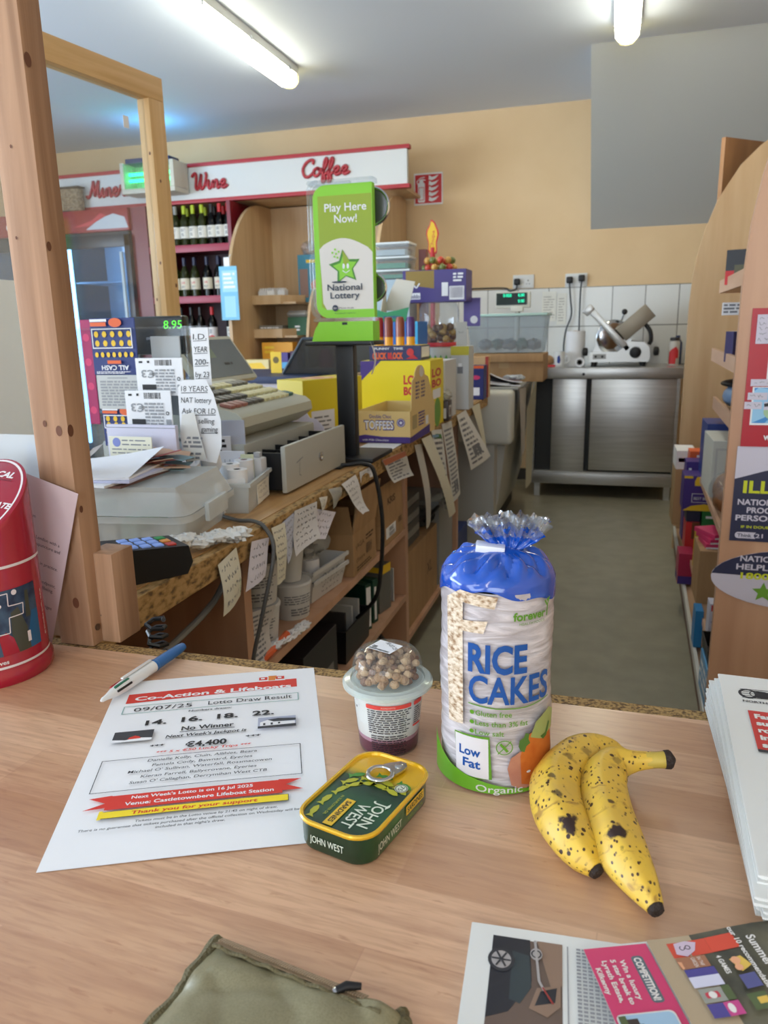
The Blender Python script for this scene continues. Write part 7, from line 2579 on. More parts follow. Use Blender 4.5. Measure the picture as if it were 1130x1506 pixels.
f = Face(b, (0, 0, zl + .0003), (-1, 0, 0), (0, -1, 0), step=0.00006)
# reading frame: u towards the near end, v towards the right side of the tin
FISH = [(0, 0), (.004, .0022), (.010, .0026), (.014, .0012), (.018, .0030), (.0172, 0), (.018, -.0026), (.014, -.0008), (.009, -.0018), (.004, -.0016)]
for off, m, n in ((0.0, 2, 7), (-.0062, 2, 6), (-.0125, 5, 5)):
    arc = spline([(.043, -.0215), (.024, -.0225), (.004, -.0185), (-.008, -.009), (-.0115, .003), (-.009, .018), (-.004, .026)], 8)
    for k in range(n):
        i = 3 + int(k * (len(arc) - 8) / max(1, n - .3)) + (3 if off else 0)
        (x0, y0), (x1, y1) = arc[i - 1], arc[i + 1]
        dx, dy = (x1 - x0), (y1 - y0)
        dl = math.hypot(dx, dy)
        dx, dy = dx / dl, dy / dl
        cx, cy = arc[i][0] + dy * off, arc[i][1] - dx * off
        if abs(cx) > L2 - .0115 or abs(cy) > W2 - .0095:
            continue
        f.poly([(cx - (x - .009) * dx * .8 - y * 1.2 * dy, cy - (x - .009) * dy * .8 + y * 1.2 * dx) for x, y in FISH], m)
        f.l -= f.step
f.up()
f.text('JOHN', .006, .0145, .0095, 1, .031, bold=.012).text('WEST', .0135, .0035, .0095, 1, .029, bold=.012)
f.poly([(.004, .0245), (.008, .0255), (.012, .0235), (.009, .0225)], 1)
f.rect(.0135, -.0085, .0465, -.0005, 3).text('SARDINES', .016, -.0065, .0042, 4, .027, bold=.03)
f.text('IN SUNFLOWER OIL', .012, -.0140, .0024, 2, .026)
f.circ(-.0165, .0215, .0052, 1).ring(-.0165, .0215, .0047, .0006, 4).text('75', -.0165, .0195, .0042, 4, .006, 'c')
b.build('lid_panel', [ramp_mat('tin_lid', [(0, (10, 52, 30)), (.35, (24, 84, 46)), (.56, (14, 48, 30)), (.64, (30, 70, 32)), (.71, (190, 160, 30)), (.76, (228, 180, 30)), (1, (226, 176, 28))], 'X', -.05, .05, 0, 0.28, 0.2), M('tin_white', (214, 222, 204), 0.35), M('fish_yellow', (176, 176, 44), 0.4), M('tin_yellow2', (226, 184, 40), 0.35), INK, M('fish_green', (72, 140, 52), 0.4)], 30)
b = B(t, Matrix())
ring = []
for k in range(26):
    a = 2 * PI * k / 26
    ring.append((.0235 + .0115 * math.cos(a), -.001 + .0105 * math.sin(a), HT + .0012))
RT = TR(0, 0, 0)
pr = math.radians(-28)
cxr, cyr = .031, -.003
R0 = Matrix.Translation((cxr, cyr, 0)) @ Matrix.Rotation(pr, 4, 'Z')
b.tube([R0 @ V((-.009 + .0098 * math.cos(2 * PI * k / 28), .0098 * math.sin(2 * PI * k / 28), HT + .0012)) for k in range(28)], .0019, 0, 8, (1, .6), (0, 0, 1), closed=True)
b.prism([(-.0005, -.0088), (.006, -.0075), (.0135, -.0045), (.0155, 0), (.0135, .0045), (.006, .0075), (-.0005, .0088), (.0015, .004), (.0015, -.004)], HT + .0002, HT + .0018, 'z', 0, R0)
b.build('ring_pull', M('tab_aluminium', (196, 196, 194), 0.22, 1.0))
b = B(t, Matrix())
b.lathe([(.0035, 0), (.0035, .0008), (.002, .0013), (.0002, .0014)], 0, 18, T=R0 @ Matrix.Translation((.0085, 0, HT + .0018)))
b.build('rivet', M('tab_aluminium', (196, 196, 194), 0.22, 1.0))

# ------------------------------------------------------------------ rice cakes
RX, RY, RR = -0.083, 0.588, 0.046
t = thing('rice_cake_pack', 'tall clear pack of rice cakes with a gathered blue top', 'rice cakes', (RX, RY, ZC))
p0 = math.atan2(-RY, -RX)      # direction that faces the viewer
RICE = MN('rice_cake_film', (160, 151, 152), (212, 205, 208), (22, 22, 130), 0.30, 0.66, 0.32, detail=5, dist=1.2, coat=0.35, c3=(182, 175, 178), bump=0.5)


def rad(z):
    k = z / 0.0135
    return RR - 0.0006 * (0.5 + 0.5 * math.cos(2 * PI * k)) ** 2


def skin(a, z, l=0.0):
    wob = 0.0006 * math.sin(5 * a + z * 40) + 0.0005 * math.sin(3 * a - z * 90)
    r = rad(z) + wob + l
    return V((r * math.cos(a), r * math.sin(a), z))


b = B(t, Matrix())
b.grid(lambda u, v: skin(2 * PI * u, 0.004 + v * 0.166), 72, 66, 0, True)
b.lathe([(0.001, 0.0015), (0.036, 0.001), (0.0445, 0.0025), (0.0462, 0.0045)], 0, 48)
b.build('wrapper', RICE, 60)
b = B(t, Matrix())
deg = PI / 180
fr = Face(b, (0, 0, 0), (1, 0, 0), (0, 0, 1), fn=lambda a, c, l: V(((RR + .0019 + l) * math.cos(p0 + a / RR), (RR + .0019 + l) * math.sin(p0 + a / RR), c)), du=0.003, step=0.00008)
D = lambda d: d * deg * RR


def on(f, pts, m):
    return f.poly([(D(a), z) for a, z in pts], m)


on(fr, [(-54, .162), (-36, .1712), (1, .1685), (-2, .159), (-33, .1616), (-33, .147), (-8, .149), (-12, .1386), (-33, .138), (-32, .058), (-51, .056), (-53, .1)], 1)
fr.text('RICE', D(-27), .1065, .0235, 2, D(57), bold=.034).text('CAKES', D(-26), .0805, .0235, 2, D(84), bold=.022)
fr.line([(D(-26), .0785), (D(0), .0765), (D(30), .0765), (D(59), .0795)], .0009, 3)
fr.text('forever', D(15), .1495, .0068, 3, D(35), bold=.03).text('HEALTH FOODS', D(21), .1455, .0022, 3, D(28))
fr.line([(D(52), .149), (D(53), .158), (D(56), .164)], .0014, 3).line([(D(53), .157), (D(49), .162)], .0014, 3).circ(D(53), .1622, .0012, 3)
for s, z, w in (('Gluten free', .0695, 34), ('Less than 3% fat', .0612, 50), ('Low salt', .0532, 27)):
    fr.circ(D(-22), z + .002, .0018, 3).text(s, D(-18.5), z, .0046, 3, D(w), bold=.012)
on(fr, [(-41, .0505), (-5, .052), (-2, .0145), (-37, .012)], 3)
on(fr, [(-40, .0495), (-6, .0498), (-5, .0145), (-38.5, .0145)], 4)
fr.text('Low', D(-35), .033, .0078, 2, D(22), bold=.03).text('Fat', D(-31), .0225, .0078, 2, D(18), bold=.03)
fr.ring(D(9), .0435, .0064, .0008, 3).line([(D(3), .038), (D(15), .049)], .0008, 3).line([(D(5), .047), (D(12), .04)], .002, 3)
# vegetables printed at the lower right
on(fr, [(12, .025), (15, .034), (24, .039), (34, .034), (40, .022), (40, .008), (28, .004), (16, .010)], 6)
on(fr, [(26, .010), (24, .035), (30, .052), (44, .056), (60, .058), (66, .03), (58, .008), (40, .006)], 5)
on(fr, [(34, .05), (40, .062), (58, .070), (66, .066), (64, .05), (48, .045)], 7)
on(fr, [(22, .044), (23, .049), (27, .051), (29, .055), (33, .053), (32, .049), (34, .045), (30, .043), (28, .038), (24, .04)], 8)
fr.circ(D(33), .02, .0018, 4, .6)
on(fr, [(46, .048), (50, .044), (55, .046), (60, .056), (58, .058), (53, .049)], 8)
# green base band
on(fr, [(-78, .038), (-70, .032), (-60, .026), (-45, .0195), (-28, .0155), (-10, .0125), (10, .009), (28, .0058), (50, .0045), (62, .008), (72, .014), (72, .0025), (-78, .0025)], 9)
fr.text('Organic', D(-17), .0035, .0062, 4, D(44), bold=.008)
b.build('print', [PAPER, MN('rice_cake_grain', (150, 116, 84), (228, 212, 192), (200, 200, 330), 0.34, 0.6, 0.6, detail=6, c3=(204, 184, 158), bump=0.5), M('pack_blue_ink', (14, 76, 150), 0.4), M('pack_green_ink', (88, 142, 30), 0.4), M('pack_white_ink', (212, 208, 210), 0.4), MN('printed_carrot', (176, 84, 30), (200, 116, 50), (60, 60, 60), 0.3, 0.7, 0.4), MN('printed_ham', (170, 110, 92), (190, 136, 110), (60, 60, 60), 0.3, 0.7, 0.4), M('printed_cucumber', (150, 160, 96), 0.4), M('printed_leaf', (72, 110, 50), 0.4), M('pack_base_green', (100, 166, 34), 0.35, coat=0.4)], 60)
PB = M('pack_blue_film', (6, 74, 176), 0.2, coat=0.7)


def blue(u, v):
    a = 2 * PI * u
    fold = (abs(math.sin(4.5 * a + 1.2 + v * 2)) - .5) * 1.3 + (abs(math.sin(8 * a - v * 6)) - .5) * .9 + math.sin(5 * a) * 0.3
    edge = 0.1655 + 0.005 * math.sin(2 * (a - p0) + 2.2) + 0.002 * math.sin(7 * a)
    if v < 0.3:
        k = v / 0.3
        r = RR + 0.0008 - 0.0014 * k * k
        z = edge + (0.1765 - edge) * k
        r += 0.0007 * fold * k
    else:
        k = (v - 0.3) / 0.7
        r = (RR - 0.0006) * (1 - k) ** 0.62 + 0.0065 * k
        z = 0.1765 + 0.019 * (k ** 0.75)
        z += 0.0035 * fold * math.sin(PI * min(1, k * 1.1))
        r += 0.0012 * fold * math.sin(PI * k)
    return V((r * math.cos(a), r * math.sin(a), z))


b = B(t, Matrix())
b.grid(blue, 110, 26, 0, True)
b.build('blue_top', PB, 25)
b = B(t, Matrix())


def frill(u, v, z0, z1, half, amp, ph, y0):
    """a gathered sheet: pinched at the clip, spreading into a wide crumpled fan"""
    s = (u - .5) * 2
    g_ = 0.22 + 0.78 * v ** 0.7
    x = s * half * g_
    y = amp * v * (math.sin(s * 11 + ph) * .6 + math.sin(s * 23 + ph * 2) * .4 + .35 * math.sin(v * 14 + s * 9)) + y0
    z = z0 + (z1 - z0) * (v - 0.22 * v * s * s) + 0.0016 * v * math.sin(s * 17 + ph) + 0.001 * v * math.sin(s * 41 + ph)
    c, d = math.cos(p0 + PI / 2), math.sin(p0 + PI / 2)
    return V((x * c - y * d + 0.009 * c, x * d + y * c + 0.009 * d, z))


for ph, y0 in ((0.5, -0.003), (2.1, 0.003)):
    b.grid(lambda u, v: frill(u, v, 0.193, 0.2125, 0.028, 0.005, ph, y0), 70, 12, 0)
b.build('blue_frill', PB, 20)
b = B(t, Matrix())
for ph, y0 in ((0.9, -0.0045), (2.6, 0.0), (4.0, 0.0045)):
    b.grid(lambda u, v: frill(u, 0.35 + v * .65, 0.195, 0.222, 0.034, 0.0065, ph, y0), 80, 16, 0)
b.build('clear_frill', clear('crinkled_clear_film', tint=(232, 234, 238), rough=0.12, haze=0.14, gloss=2.6, hazecol=(214, 218, 222)), 12)
b = B(t, Matrix())
b.box(-0.0115, 0.0115, -0.008, 0.008, -0.0032, 0.0032, 0, 0.0012, TR(-0.006 * math.cos(p0 + PI / 2) + .006 * math.cos(p0), -0.006 * math.sin(p0 + PI / 2) + .006 * math.sin(p0), 0.1955, 0.0, 0.1, p0 + PI / 2))
b.build('closure_clip', M('clip_white', (222, 226, 240), 0.35))

# ------------------------------------------------------------------ bananas
def banana_mat(name, spots, seed):
    m = bpy.data.materials.new(name)
    m.use_nodes = True
    nt = m.node_tree
    L = nt.links.new
    p = nt.nodes['Principled BSDF']
    p.inputs['Roughness'].default_value = 0.42
    p.inputs['Subsurface Weight'].default_value = 0.08
    p.inputs['Subsurface Scale'].default_value = 0.004
    t = nt.nodes.new('ShaderNodeTexCoord')
    mp = nt.nodes.new('ShaderNodeMapping')
    mp.inputs['Location'].default_value = (seed, seed * 2, 0)
    L(t.outputs['Object'], mp.inputs['Vector'])

    def noise(scale, det=3, dist=0.0, vec=None):
        n = nt.nodes.new('ShaderNodeTexNoise')
        n.inputs['Scale'].default_value, n.inputs['Detail'].default_value, n.inputs['Distortion'].default_value = scale, det, dist
        L(vec or mp.outputs['Vector'], n.inputs['Vector'])
        return n.outputs['Fac']

    def rng(src, lo, hi, a=0.0, c=1.0):
        r = nt.nodes.new('ShaderNodeMapRange')
        for i, x in ((1, lo), (2, hi), (3, a), (4, c)):
            r.inputs[i].default_value = x
        L(src, r.inputs[0])
        return r.outputs[0]

    def mix(fac, c0, c1):
        x = nt.nodes.new('ShaderNodeMix')
        x.data_type = 'RGBA'
        L(fac, x.inputs[0])
        if isinstance(c0, tuple):
            x.inputs[6].default_value = lin(c0)
        else:
            L(c0, x.inputs[6])
        x.inputs[7].default_value = lin(c1)
        return x.outputs[2]
    col = mix(rng(noise(45), .4, .65), (226, 186, 66), (214, 176, 78))
    col = mix(rng(noise(70, 5, 1.5), .56, .70, 0, .7), col, (150, 104, 48))
    # small freckles
    v = nt.nodes.new('ShaderNodeTexVoronoi')
    v.inputs['Scale'].default_value = 240
    st = nt.nodes.new('ShaderNodeMapping')
    st.inputs['Scale'].default_value = (1.0, 0.7, 1)
    L(mp.outputs['Vector'], st.inputs['Vector'])
    L(st.outputs['Vector'], v.inputs['Vector'])
    fac = rng(v.outputs['Distance'], .20, .26, 1, 0)
    gate = rng(noise(50, 2), .42, .50)
    mu = nt.nodes.new('ShaderNodeMath')
    mu.operation = 'MULTIPLY'
    L(fac, mu.inputs[0])
    L(gate, mu.inputs[1])
    col = mix(mu.outputs[0], col, (74, 46, 26))
    v2 = nt.nodes.new('ShaderNodeTexVoronoi')
    v2.inputs['Scale'].default_value = 85
    L(mp.outputs['Vector'], v2.inputs['Vector'])
    col = mix(rng(v2.outputs['Distance'], .13, .17, 1, 0), col, (58, 36, 24))
    nz = noise(130, 4)
    for (x, y, z, r, strength) in spots:
        d = nt.nodes.new('ShaderNodeVectorMath')
        d.operation = 'DISTANCE'
        L(t.outputs['Object'], d.inputs[0])
        d.inputs[1].default_value = (x, y, z)
        a = nt.nodes.new('ShaderNodeMath')
        a.operation = 'MULTIPLY_ADD'
        a.inputs[1].default_value = r * 2.4
        L(nz, a.inputs[0])
        L(d.outputs['Value'], a.inputs[2])
        col = mix(rng(a.outputs[0], r * 2.0, r * 2.4, strength, 0), col, (50, 30, 24))
    L(col, p.inputs['Base Color'])
    return m


def banana(label, base, path, radii, stem, tipc, spots, seed, roll=0.0):
    """path: world points from the stem end to the blossom end"""
    org = V((*base, ZC))
    t = thing('banana', label, 'banana', org, 0, 'bananas on the counter')
    P = spline([tuple(V(p) - org) for p in path], 8)
    Rr = [r[0] for r in spline([(r,) for r in radii], 8)]
    b = B(t, Matrix())
    k = len(P)
    n = 25
    vs, fs = [], []
    for i, p in enumerate(P):
        p = V(p)
        tn = (V(P[min(i + 1, k - 1)]) - V(P[max(i - 1, 0)])).normalized()
        sd = tn.cross(V((0, 0, 1))).normalized()
        up = sd.cross(tn)
        for j in range(n):
            a = 2 * PI * j / n + roll
            r = Rr[i] * (1 + 0.055 * math.cos(5 * a) + 0.018 * math.cos(10 * a))
            vs.append(p + sd * (r * math.cos(a)) + up * (r * math.sin(a)))
    for i in range(k - 1):
        for j in range(n):
            fs.append([i * n + j, i * n + (j + 1) % n, (i + 1) * n + (j + 1) % n, (i + 1) * n + j])
    fs += [list(range(n))[::-1], list(range((k - 1) * n, k * n))]
    b.add(vs, fs, 0)
    b.build('peel', banana_mat('banana_peel_%d' % seed, spots, seed), 60)
    DK = M('banana_tip', (46, 34, 28), 0.7, bump=(300, .6))
    if stem:
        b = B(t, Matrix())
        b.tube([tuple(V(p) - org) for p in stem[0]], stem[1], 0, 12)
        b.build('stem', MN('banana_stem', (190, 164, 66), (206, 178, 80), (60, 60, 60), 0.3, 0.7, 0.5))
        b = B(t, Matrix())
        e, d = V(stem[0][-1]) - org, (V(stem[0][-1]) - V(stem[0][-2])).normalized()
        rr_ = stem[1][-1]
        b.tube([e - d * .002, e + d * .002, e + d * .004, e + d * .0065], [rr_ * 1.08, rr_ * 1.12, rr_ * .9, rr_ * .25], 0, 9)
        b.build('stem_cut', DK)
    b = B(t, Matrix())
    e, d = V(path[-1]) - org, (V(path[-1]) - V(path[-2])).normalized()
    b.tube([e - d * .003, e + d * .001, e + d * .0035, e + d * .0045], [tipc * 1.15, tipc * 1.05, tipc * .9, tipc * .4], 0, 10)
    b.build('tip', DK)
    return t


zb = ZC + 0.0185
banana('spotted yellow banana lying on the right with its stem pointing right', (0.008, 0.530), [(0.044, 0.579, zb + .009), (0.030, 0.577, zb + .007), (0.016, 0.573, zb + .004), (0.008, 0.556, zb + .001), (0.008, 0.530, zb), (0.012, 0.503, zb - .001), (0.020, 0.475, zb - .002), (0.032, 0.449, zb - .004), (0.041, 0.434, zb - .008)],
       [0.0064, 0.0085, 0.0145, 0.0180, 0.0190, 0.0190, 0.0178, 0.0120, 0.0060],
       ([(0.040, 0.5785, zb + .0087), (0.048, 0.5795, zb + .0095), (0.0555, 0.581, zb + .010)], [0.0068, 0.0064, 0.0069]), 0.0052,
       [(0.009, -0.058, 0.036, .0062, 1), (0.020, -0.052, 0.036, .0042, .8), (0.012, -0.073, .034, .0032, .9), (.005, -0.028, .037, .0025, .9), (.010, .030, .037, .004, .5)], 3, 0.3)
banana('spotted yellow banana on the left curving round behind the other one', (-0.026, 0.518), [(0.030, 0.586, zb + .001), (0.020, 0.592, zb + .001), (0.010, 0.594, zb + .002), (-0.003, 0.591, zb + .001), (-0.017, 0.576, zb), (-0.0265, 0.549, zb), (-0.026, 0.518, zb), (-0.018, 0.490, zb - .001), (-0.006, 0.469, zb - .004), (0.004, 0.4595, zb - .008)],
       [0.0055, 0.0080, 0.0120, 0.0160, 0.0184, 0.0192, 0.0190, 0.0175, 0.0130, 0.0065],
       None, 0.0055,
       [(0.012, -0.044, 0.035, .0078, 1), (0.016, -0.036, 0.0365, .005, .9), (.006, -.056, .028, .0055, 1), (.002, -.018, .0365, .004, .8), (-.004, .003, .037, .0026, .8), (-.014, -.030, .026, .0032, .8), (.008, .036, .037, .005, .6), (.022, .052, .0365, .006, .5)], 9, 0.1)

# ------------------------------------------------------------------ newspapers
NEWS = M('newsprint', (222, 222, 218), 0.75)
NEWSINK = M('news_ink', (52, 52, 56), 0.7)
NEWSGREY = M('news_grey', (140, 140, 144), 0.7)


def newspaper(label, x0, y0, w, d, z, h, rz, deco=None, mats=(), group='newspapers stacked at the right'):
    """a folded newspaper: leaves, one edge a little fanned, and a front page"""
    t = thing('newspaper', label, 'newspaper', (x0, y0, z), rz, group)
    b = B(t, Matrix())
    n = 4
    for k in range(n):
        o = 0.0012 * ((k * 5) % 3)
        b.box(o, w, -d + o, 0 - o * .5, h * k / n, h * (k + 0.86) / n, 0)
    b.build('leaves', NEWS, 0)
    b = B(t, Matrix())
    b.box(0.0006, w, -d, 0, h - .0004, h, 0)
    if deco:
        deco(Face(b, (0, -d, h), (1, 0, 0), (0, 1, 0), step=0.00008))
    b.build('front_page', [NEWS, NEWSINK, NEWSGREY] + list(mats), 0)
    return t


stack = [(0.1010, 0.735, .0058), (0.1020, 0.738, .0055), (0.1015, 0.741, .006), (0.1035, 0.731, .0055), (0.1025, 0.734, .006), (0.1060, 0.727, .0055), (0.1085, 0.724, .006)]
z = ZC + 0.0005
names = ['lowest', 'second lowest', 'third lowest', 'middle', 'third from the top', 'second from the top', 'topmost']


def d_top(f):
    d = 0.285
    # crest, headline box and print at the top left of the page; y measured from the near edge
    f.circ(.022, d - .036, .008, 1, 1.2).circ(.034, d - .036, .008, 1, .9).circ(.022, d - .036, .0055, 0, 1.2).ring(.030, d - .036, .007, .001, 1)
    for k in range(5):
        f.line([(.016, d - .045 + k * .004), (.042, d - .043 + k * .004)], .0009, 1)
    f.text('NORTH CO', .016, d - .054, .0035, 1, .03, bold=.03)
    f.rect(.018, d - .135, .14, d - .070, 3)
    for k, s in enumerate(('Farm', 'supp', 'roll', 'into', 'sp')):
        f.text(s, .022, d - .083 - k * .012, .0075, 4, None, bold=.05)
    f.rect(.018, d - .139, .14, d - .135, 1)
    f.circ(.050, d - .158, .022, 1, .7)
    f.small(.03, d - .2, .14, d - .178, 4, 1, 4, .5, .1)
    f.small(.018, .01, .14, d - .205, 14, 2, 5, .5, .1)


for k, (x, y, h) in enumerate(stack):
    newspaper('%s folded newspaper of the white stack at the right counter end' % names[k] if k < 6 else 'topmost newspaper of the white stack with a red headline box', x, y, 0.30, 0.30 if k < 6 else 0.285, z, h, math.radians(1.2 - 0.6 * k) + 0.006 * math.sin(k * 2.3), d_top if k == 6 else None, (M('headline_red', (200, 60, 56), 0.6), NEWS))
    z += h + 0.0003


# open paper with the car photograph in the foreground
def d_car(f):
    d = 0.30
    x0, x1, y0, y1 = .014, .055, d - .072, d - .008
    f.poly([(x0, y1), (x1, y1 - .001), (x1, y0), (x0, y0)], 3)
    f.poly([(x0, y1), (x0 + .022, y1), (x0 + .024, y1 - .03), (x0 + .012, y0 + .012), (x0, y0 + .006)], 4)
    f.poly([(x0 + .012, y1 - .010), (x0 + .022, y1 - .012), (x0 + .024, y1 - .034), (x0 + .018, y0 + .018), (x0 + .012, y0 + .02)], 8)
    f.poly([(x0 + .026, y1), (x1, y1), (x1, y1 - .03), (x1 - .006, y1 - .034)], 5)
    f.poly([(x1 - .001, y0 + .034), (x1 - .014, y0 + .03), (x1 - .018, y0 + .016), (x1 - .008, y0 + .012), (x1 - .001, y0 + .02)], 5)
    f.poly([(x1 - .003, y0 + .032), (x1 - .012, y0 + .028), (x1 - .015, y0 + .018), (x1 - .004, y0 + .022)], 4)
    f.circ(x0 + .006, y1 - .018, .0078, 1, 1.1).circ(x0 + .006, y1 - .018, .0058, 6, 1.1)
    for k in range(6):
        a = k * PI / 3
        f.line([(x0 + .006, y1 - .018), (x0 + .006 + .0056 * math.cos(a), y1 - .018 + .006 * math.sin(a))], .0012, 1)
    f.circ(x0 + .026, y1 - .011, .0035, 6, 1.3).ring(x0 + .026, y1 - .011, .003, .0008, 1)
    f.line([(x1 - .016, y1 - .001), (x1 - .013, y1 - .03), (x1 - .010, y1 - .036)], .0015, 6)
    f.line([(x0 + .03, y0 + .03), (x0 + .036, y0 + .02)], .001, 7)
    f.line([(x1 + .003, d - .010), (x1 + .003, d - .09)], .0007, 2)
    g = random.Random(3)
    for k in range(7):
        f.small(x1 + .008 + k * .0032, d - .065, x1 + .0105 + k * .0032, d - .010, 22, 2, k + 50, .6, .1)


newspaper('white newspaper with a dark car photograph at the front edge of the counter', -0.0685, 0.397, 0.30, 0.30, ZC + 0.0005, 0.0055, 0.07, d_car,
          (M('photo_dusk', (104, 86, 76), 0.6), M('car_dark', (40, 40, 46), 0.5), M('photo_sand', (140, 114, 96), 0.6), M('wheel_silver', (166, 160, 158), 0.5), M('car_red', (150, 50, 46), 0.5), M('car_teal', (52, 62, 66), 0.5)), group='newspapers at the front of the counter')
mu_, mv_ = V((0.375, -0.927, 0)), V((0.927, 0.375, 0))
MO = V((0.0, 0.387, ZC + 0.0065))
t = thing('glossy_magazine', 'glossy magazine page with a pink competition panel on the foreground newspaper', 'magazine', MO)


def curve(a, c, l):
    # reading frame: a along the text, c up the page; the sheet bulges gently at its right side
    h = 0.0028 + 0.006 * math.sin(PI * min(1, max(0, (c - .05) / .13))) ** 2
    return MO + mu_ * a + mv_ * c + V((0, 0, h + l))


b = B(t)
b.grid(lambda u, v: curve(-.004 + u * .22, v * .118, 0.0), 24, 40, 0)
b.grid(lambda u, v: MO + mu_ * (-.004 + u * .22) + mv_ * (v * .118) + V((0, 0, 0.0003)), 4, 4, 0)
f = Face(b, (0, 0, 0), (1, 0, 0), (0, 0, 1), fn=lambda a, c, l: curve(a, c, l + .0006), du=.004, step=0.0001)
for k in range(5):
    f.rect(-.002, k * .0076, .215, (k + 1) * .0076, 1)
    f.l -= f.step
f.up()
f.rrect(.0062, .0248, .0378, .0318, .0022, 2).text('COMPETITION!', .0076, .0262, .0042, 3, .0288, bold=.04)
for s, a, c, w in (('Win a luxury', .0082, .0175, .0270), ('5 star break to', .0076, .0123, .0300), ('Lyrath Estate,', .0080, .0071, .0280), ('Kilkenny', .0126, .0018, .0180)):
    f.text(s, a, c, .0031, 3, w, bold=.03)
f.rrect(.0432, .001, .085, .0335, .003, 3).rrect(.0440, .0018, .085, .0327, .003, 4).rect(.0465, .006, .056, .012, 5).rect(.05, .012, .06, .014, 5).rect(.0445, .002, .05, .006, 6)
for k in range(6):
    f.rect(-.003, .0385 + k * .0132, .215, .0385 + (k + 1) * .0132, 7 if k < 2 else 8)
    f.l -= f.step
f.up()
f.rect(.0012, .0490, .0118, .0600, 9).rect(.0012, .060, .0118, .072, 9).rect(.0012, .072, .0118, .0885, 9)
f.poly([(.002, .053), (.0095, .0515), (.0118, .057), (.0085, .063), (.003, .066), (.001, .06)], 10).ring(.0058, .0565, .0016, .0005, 11).ring(.0058, .0598, .0016, .0005, 11)
f.rect(.0125, .0490, .0205, .0665, 12).poly([(.015, .049), (.0205, .050), (.019, .056), (.016, .054)], 13).text('IN THE', .0135, .061, .0025, 3, .006).text('GARDEN', .0135, .0575, .0025, 3, .0065)
f.rect(.0212, .0500, .0265, .0675, 14).rect(.0265, .0500, .0335, .0675, 15).small(.022, .052, .032, .066, 4, 14, 3, .5)
f.rect(.0345, .0510, .0435, .0640, 16).circ(.039, .0575, .004, 17).circ(.039, .0575, .0022, 3).rect(.0345, .0640, .0435, .0685, 6)
f.rect(.0445, .0510, .053, .0600, 14).rect(.0445, .060, .053, .0685, 18).circ(.0485, .063, .003, 3, .6)
f.text('4 GAMES', .016, .0712, .0030, 3, .0125, bold=.02)
f.poly([(.020, .077), (.019, .084), (.026, .087), (.029, .080)], 19).circ(.0215, .080, .0026, 13).circ(.0262, .0795, .0022, 13)
f.rect(.031, .0765, .040, .0855, 20).rect(.043, .074, .053, .084, 6).rect(.046, .078, .05, .0835, 19)
f.text('our 10 recommendations', -.0005, .0865, .0032, 3, .047, bold=.02)
f.text('Summer reads', .0078, .0935, .0052, 3, .038, bold=.02)
f.circ(.03, .104, .0012, 17)
b.build('page', [NEWS, M('panel_pink', (206, 62, 108), 0.35), M('pill_grey', (92, 104, 112), 0.4), M('magazine_white', (226, 220, 214), 0.4), M('photo_blue', (160, 190, 214), 0.4), M('photo_house', (60, 50, 46), 0.5), M('photo_green', (84, 96, 60), 0.4), M('page_tan', (178, 158, 130), 0.35), MN('page_dark', (58, 58, 52), (110, 104, 84), (30, 30, 30), 0.35, 0.65, 0.3), M('book_red', (206, 76, 56), 0.35), M('book_lilac', (202, 182, 200), 0.35), INK, M('book_brown', (160, 108, 80), 0.4), M('book_peach', (222, 160, 120), 0.4), M('book_purple', (78, 70, 140), 0.4), M('book_pale', (206, 204, 222), 0.4), M('book_grey', (150, 150, 140), 0.4), M('book_ring_red', (190, 60, 76), 0.4), M('book_magenta', (190, 70, 130), 0.4), M('book_yellow', (214, 176, 80), 0.4), M('book_dusk', (84, 84, 130), 0.35)], 30)

# ------------------------------------------------------------------ khaki zip pouch
t = thing('zip_pouch', 'khaki fabric pouch with a zip at the near edge of the counter', 'pouch', (-0.155, 0.26, ZC))
PTL, PTR = V((-0.214, 0.340)), V((-0.094, 0.321))
PML = V((-0.213, 0.300))
PBL2, PBR = V((-0.222, 0.262)), V((-0.091, 0.19))


def outline(u, v):
    """u across 0..1, v from the zip edge (1) to the near edge (0)"""
    left = [(PTL.x, PTL.y), (-0.217, 0.312), (-0.216, 0.298), (-0.222, 0.27), (-0.228, 0.23), (-0.232, 0.18)]
    right = [(PTR.x, PTR.y), (-0.090, 0.315), (-0.094, 0.298), (-0.096, 0.26), (-0.098, 0.22), (-0.10, 0.165)]
    k = (1 - v) * 5
    i = min(int(k), 4)
    q = k - i
    l = V(left[i]).lerp(V(left[i + 1]), q)
    r = V(right[i]).lerp(V(right[i + 1]), q)
    return l.lerp(r, u)


def pouch_top(u, v):
    p = outline(u, v)
    e = min(1, min(u, 1 - u) * 9) ** 0.5
    w = min(1, (1 - v) * 5) ** 0.6
    z = 0.008 + 0.009 * e * w + 0.0016 * math.sin(u * 13 + v * 9) * e * (1 - v) + 0.003 * (abs(math.sin(u * 4.2 - v * 8 + 1)) - .5) * e * w + 0.0022 * (abs(math.sin(u * 9 + v * 7)) - .5) * e * w
    return V((p.x, p.y, ZC + z))


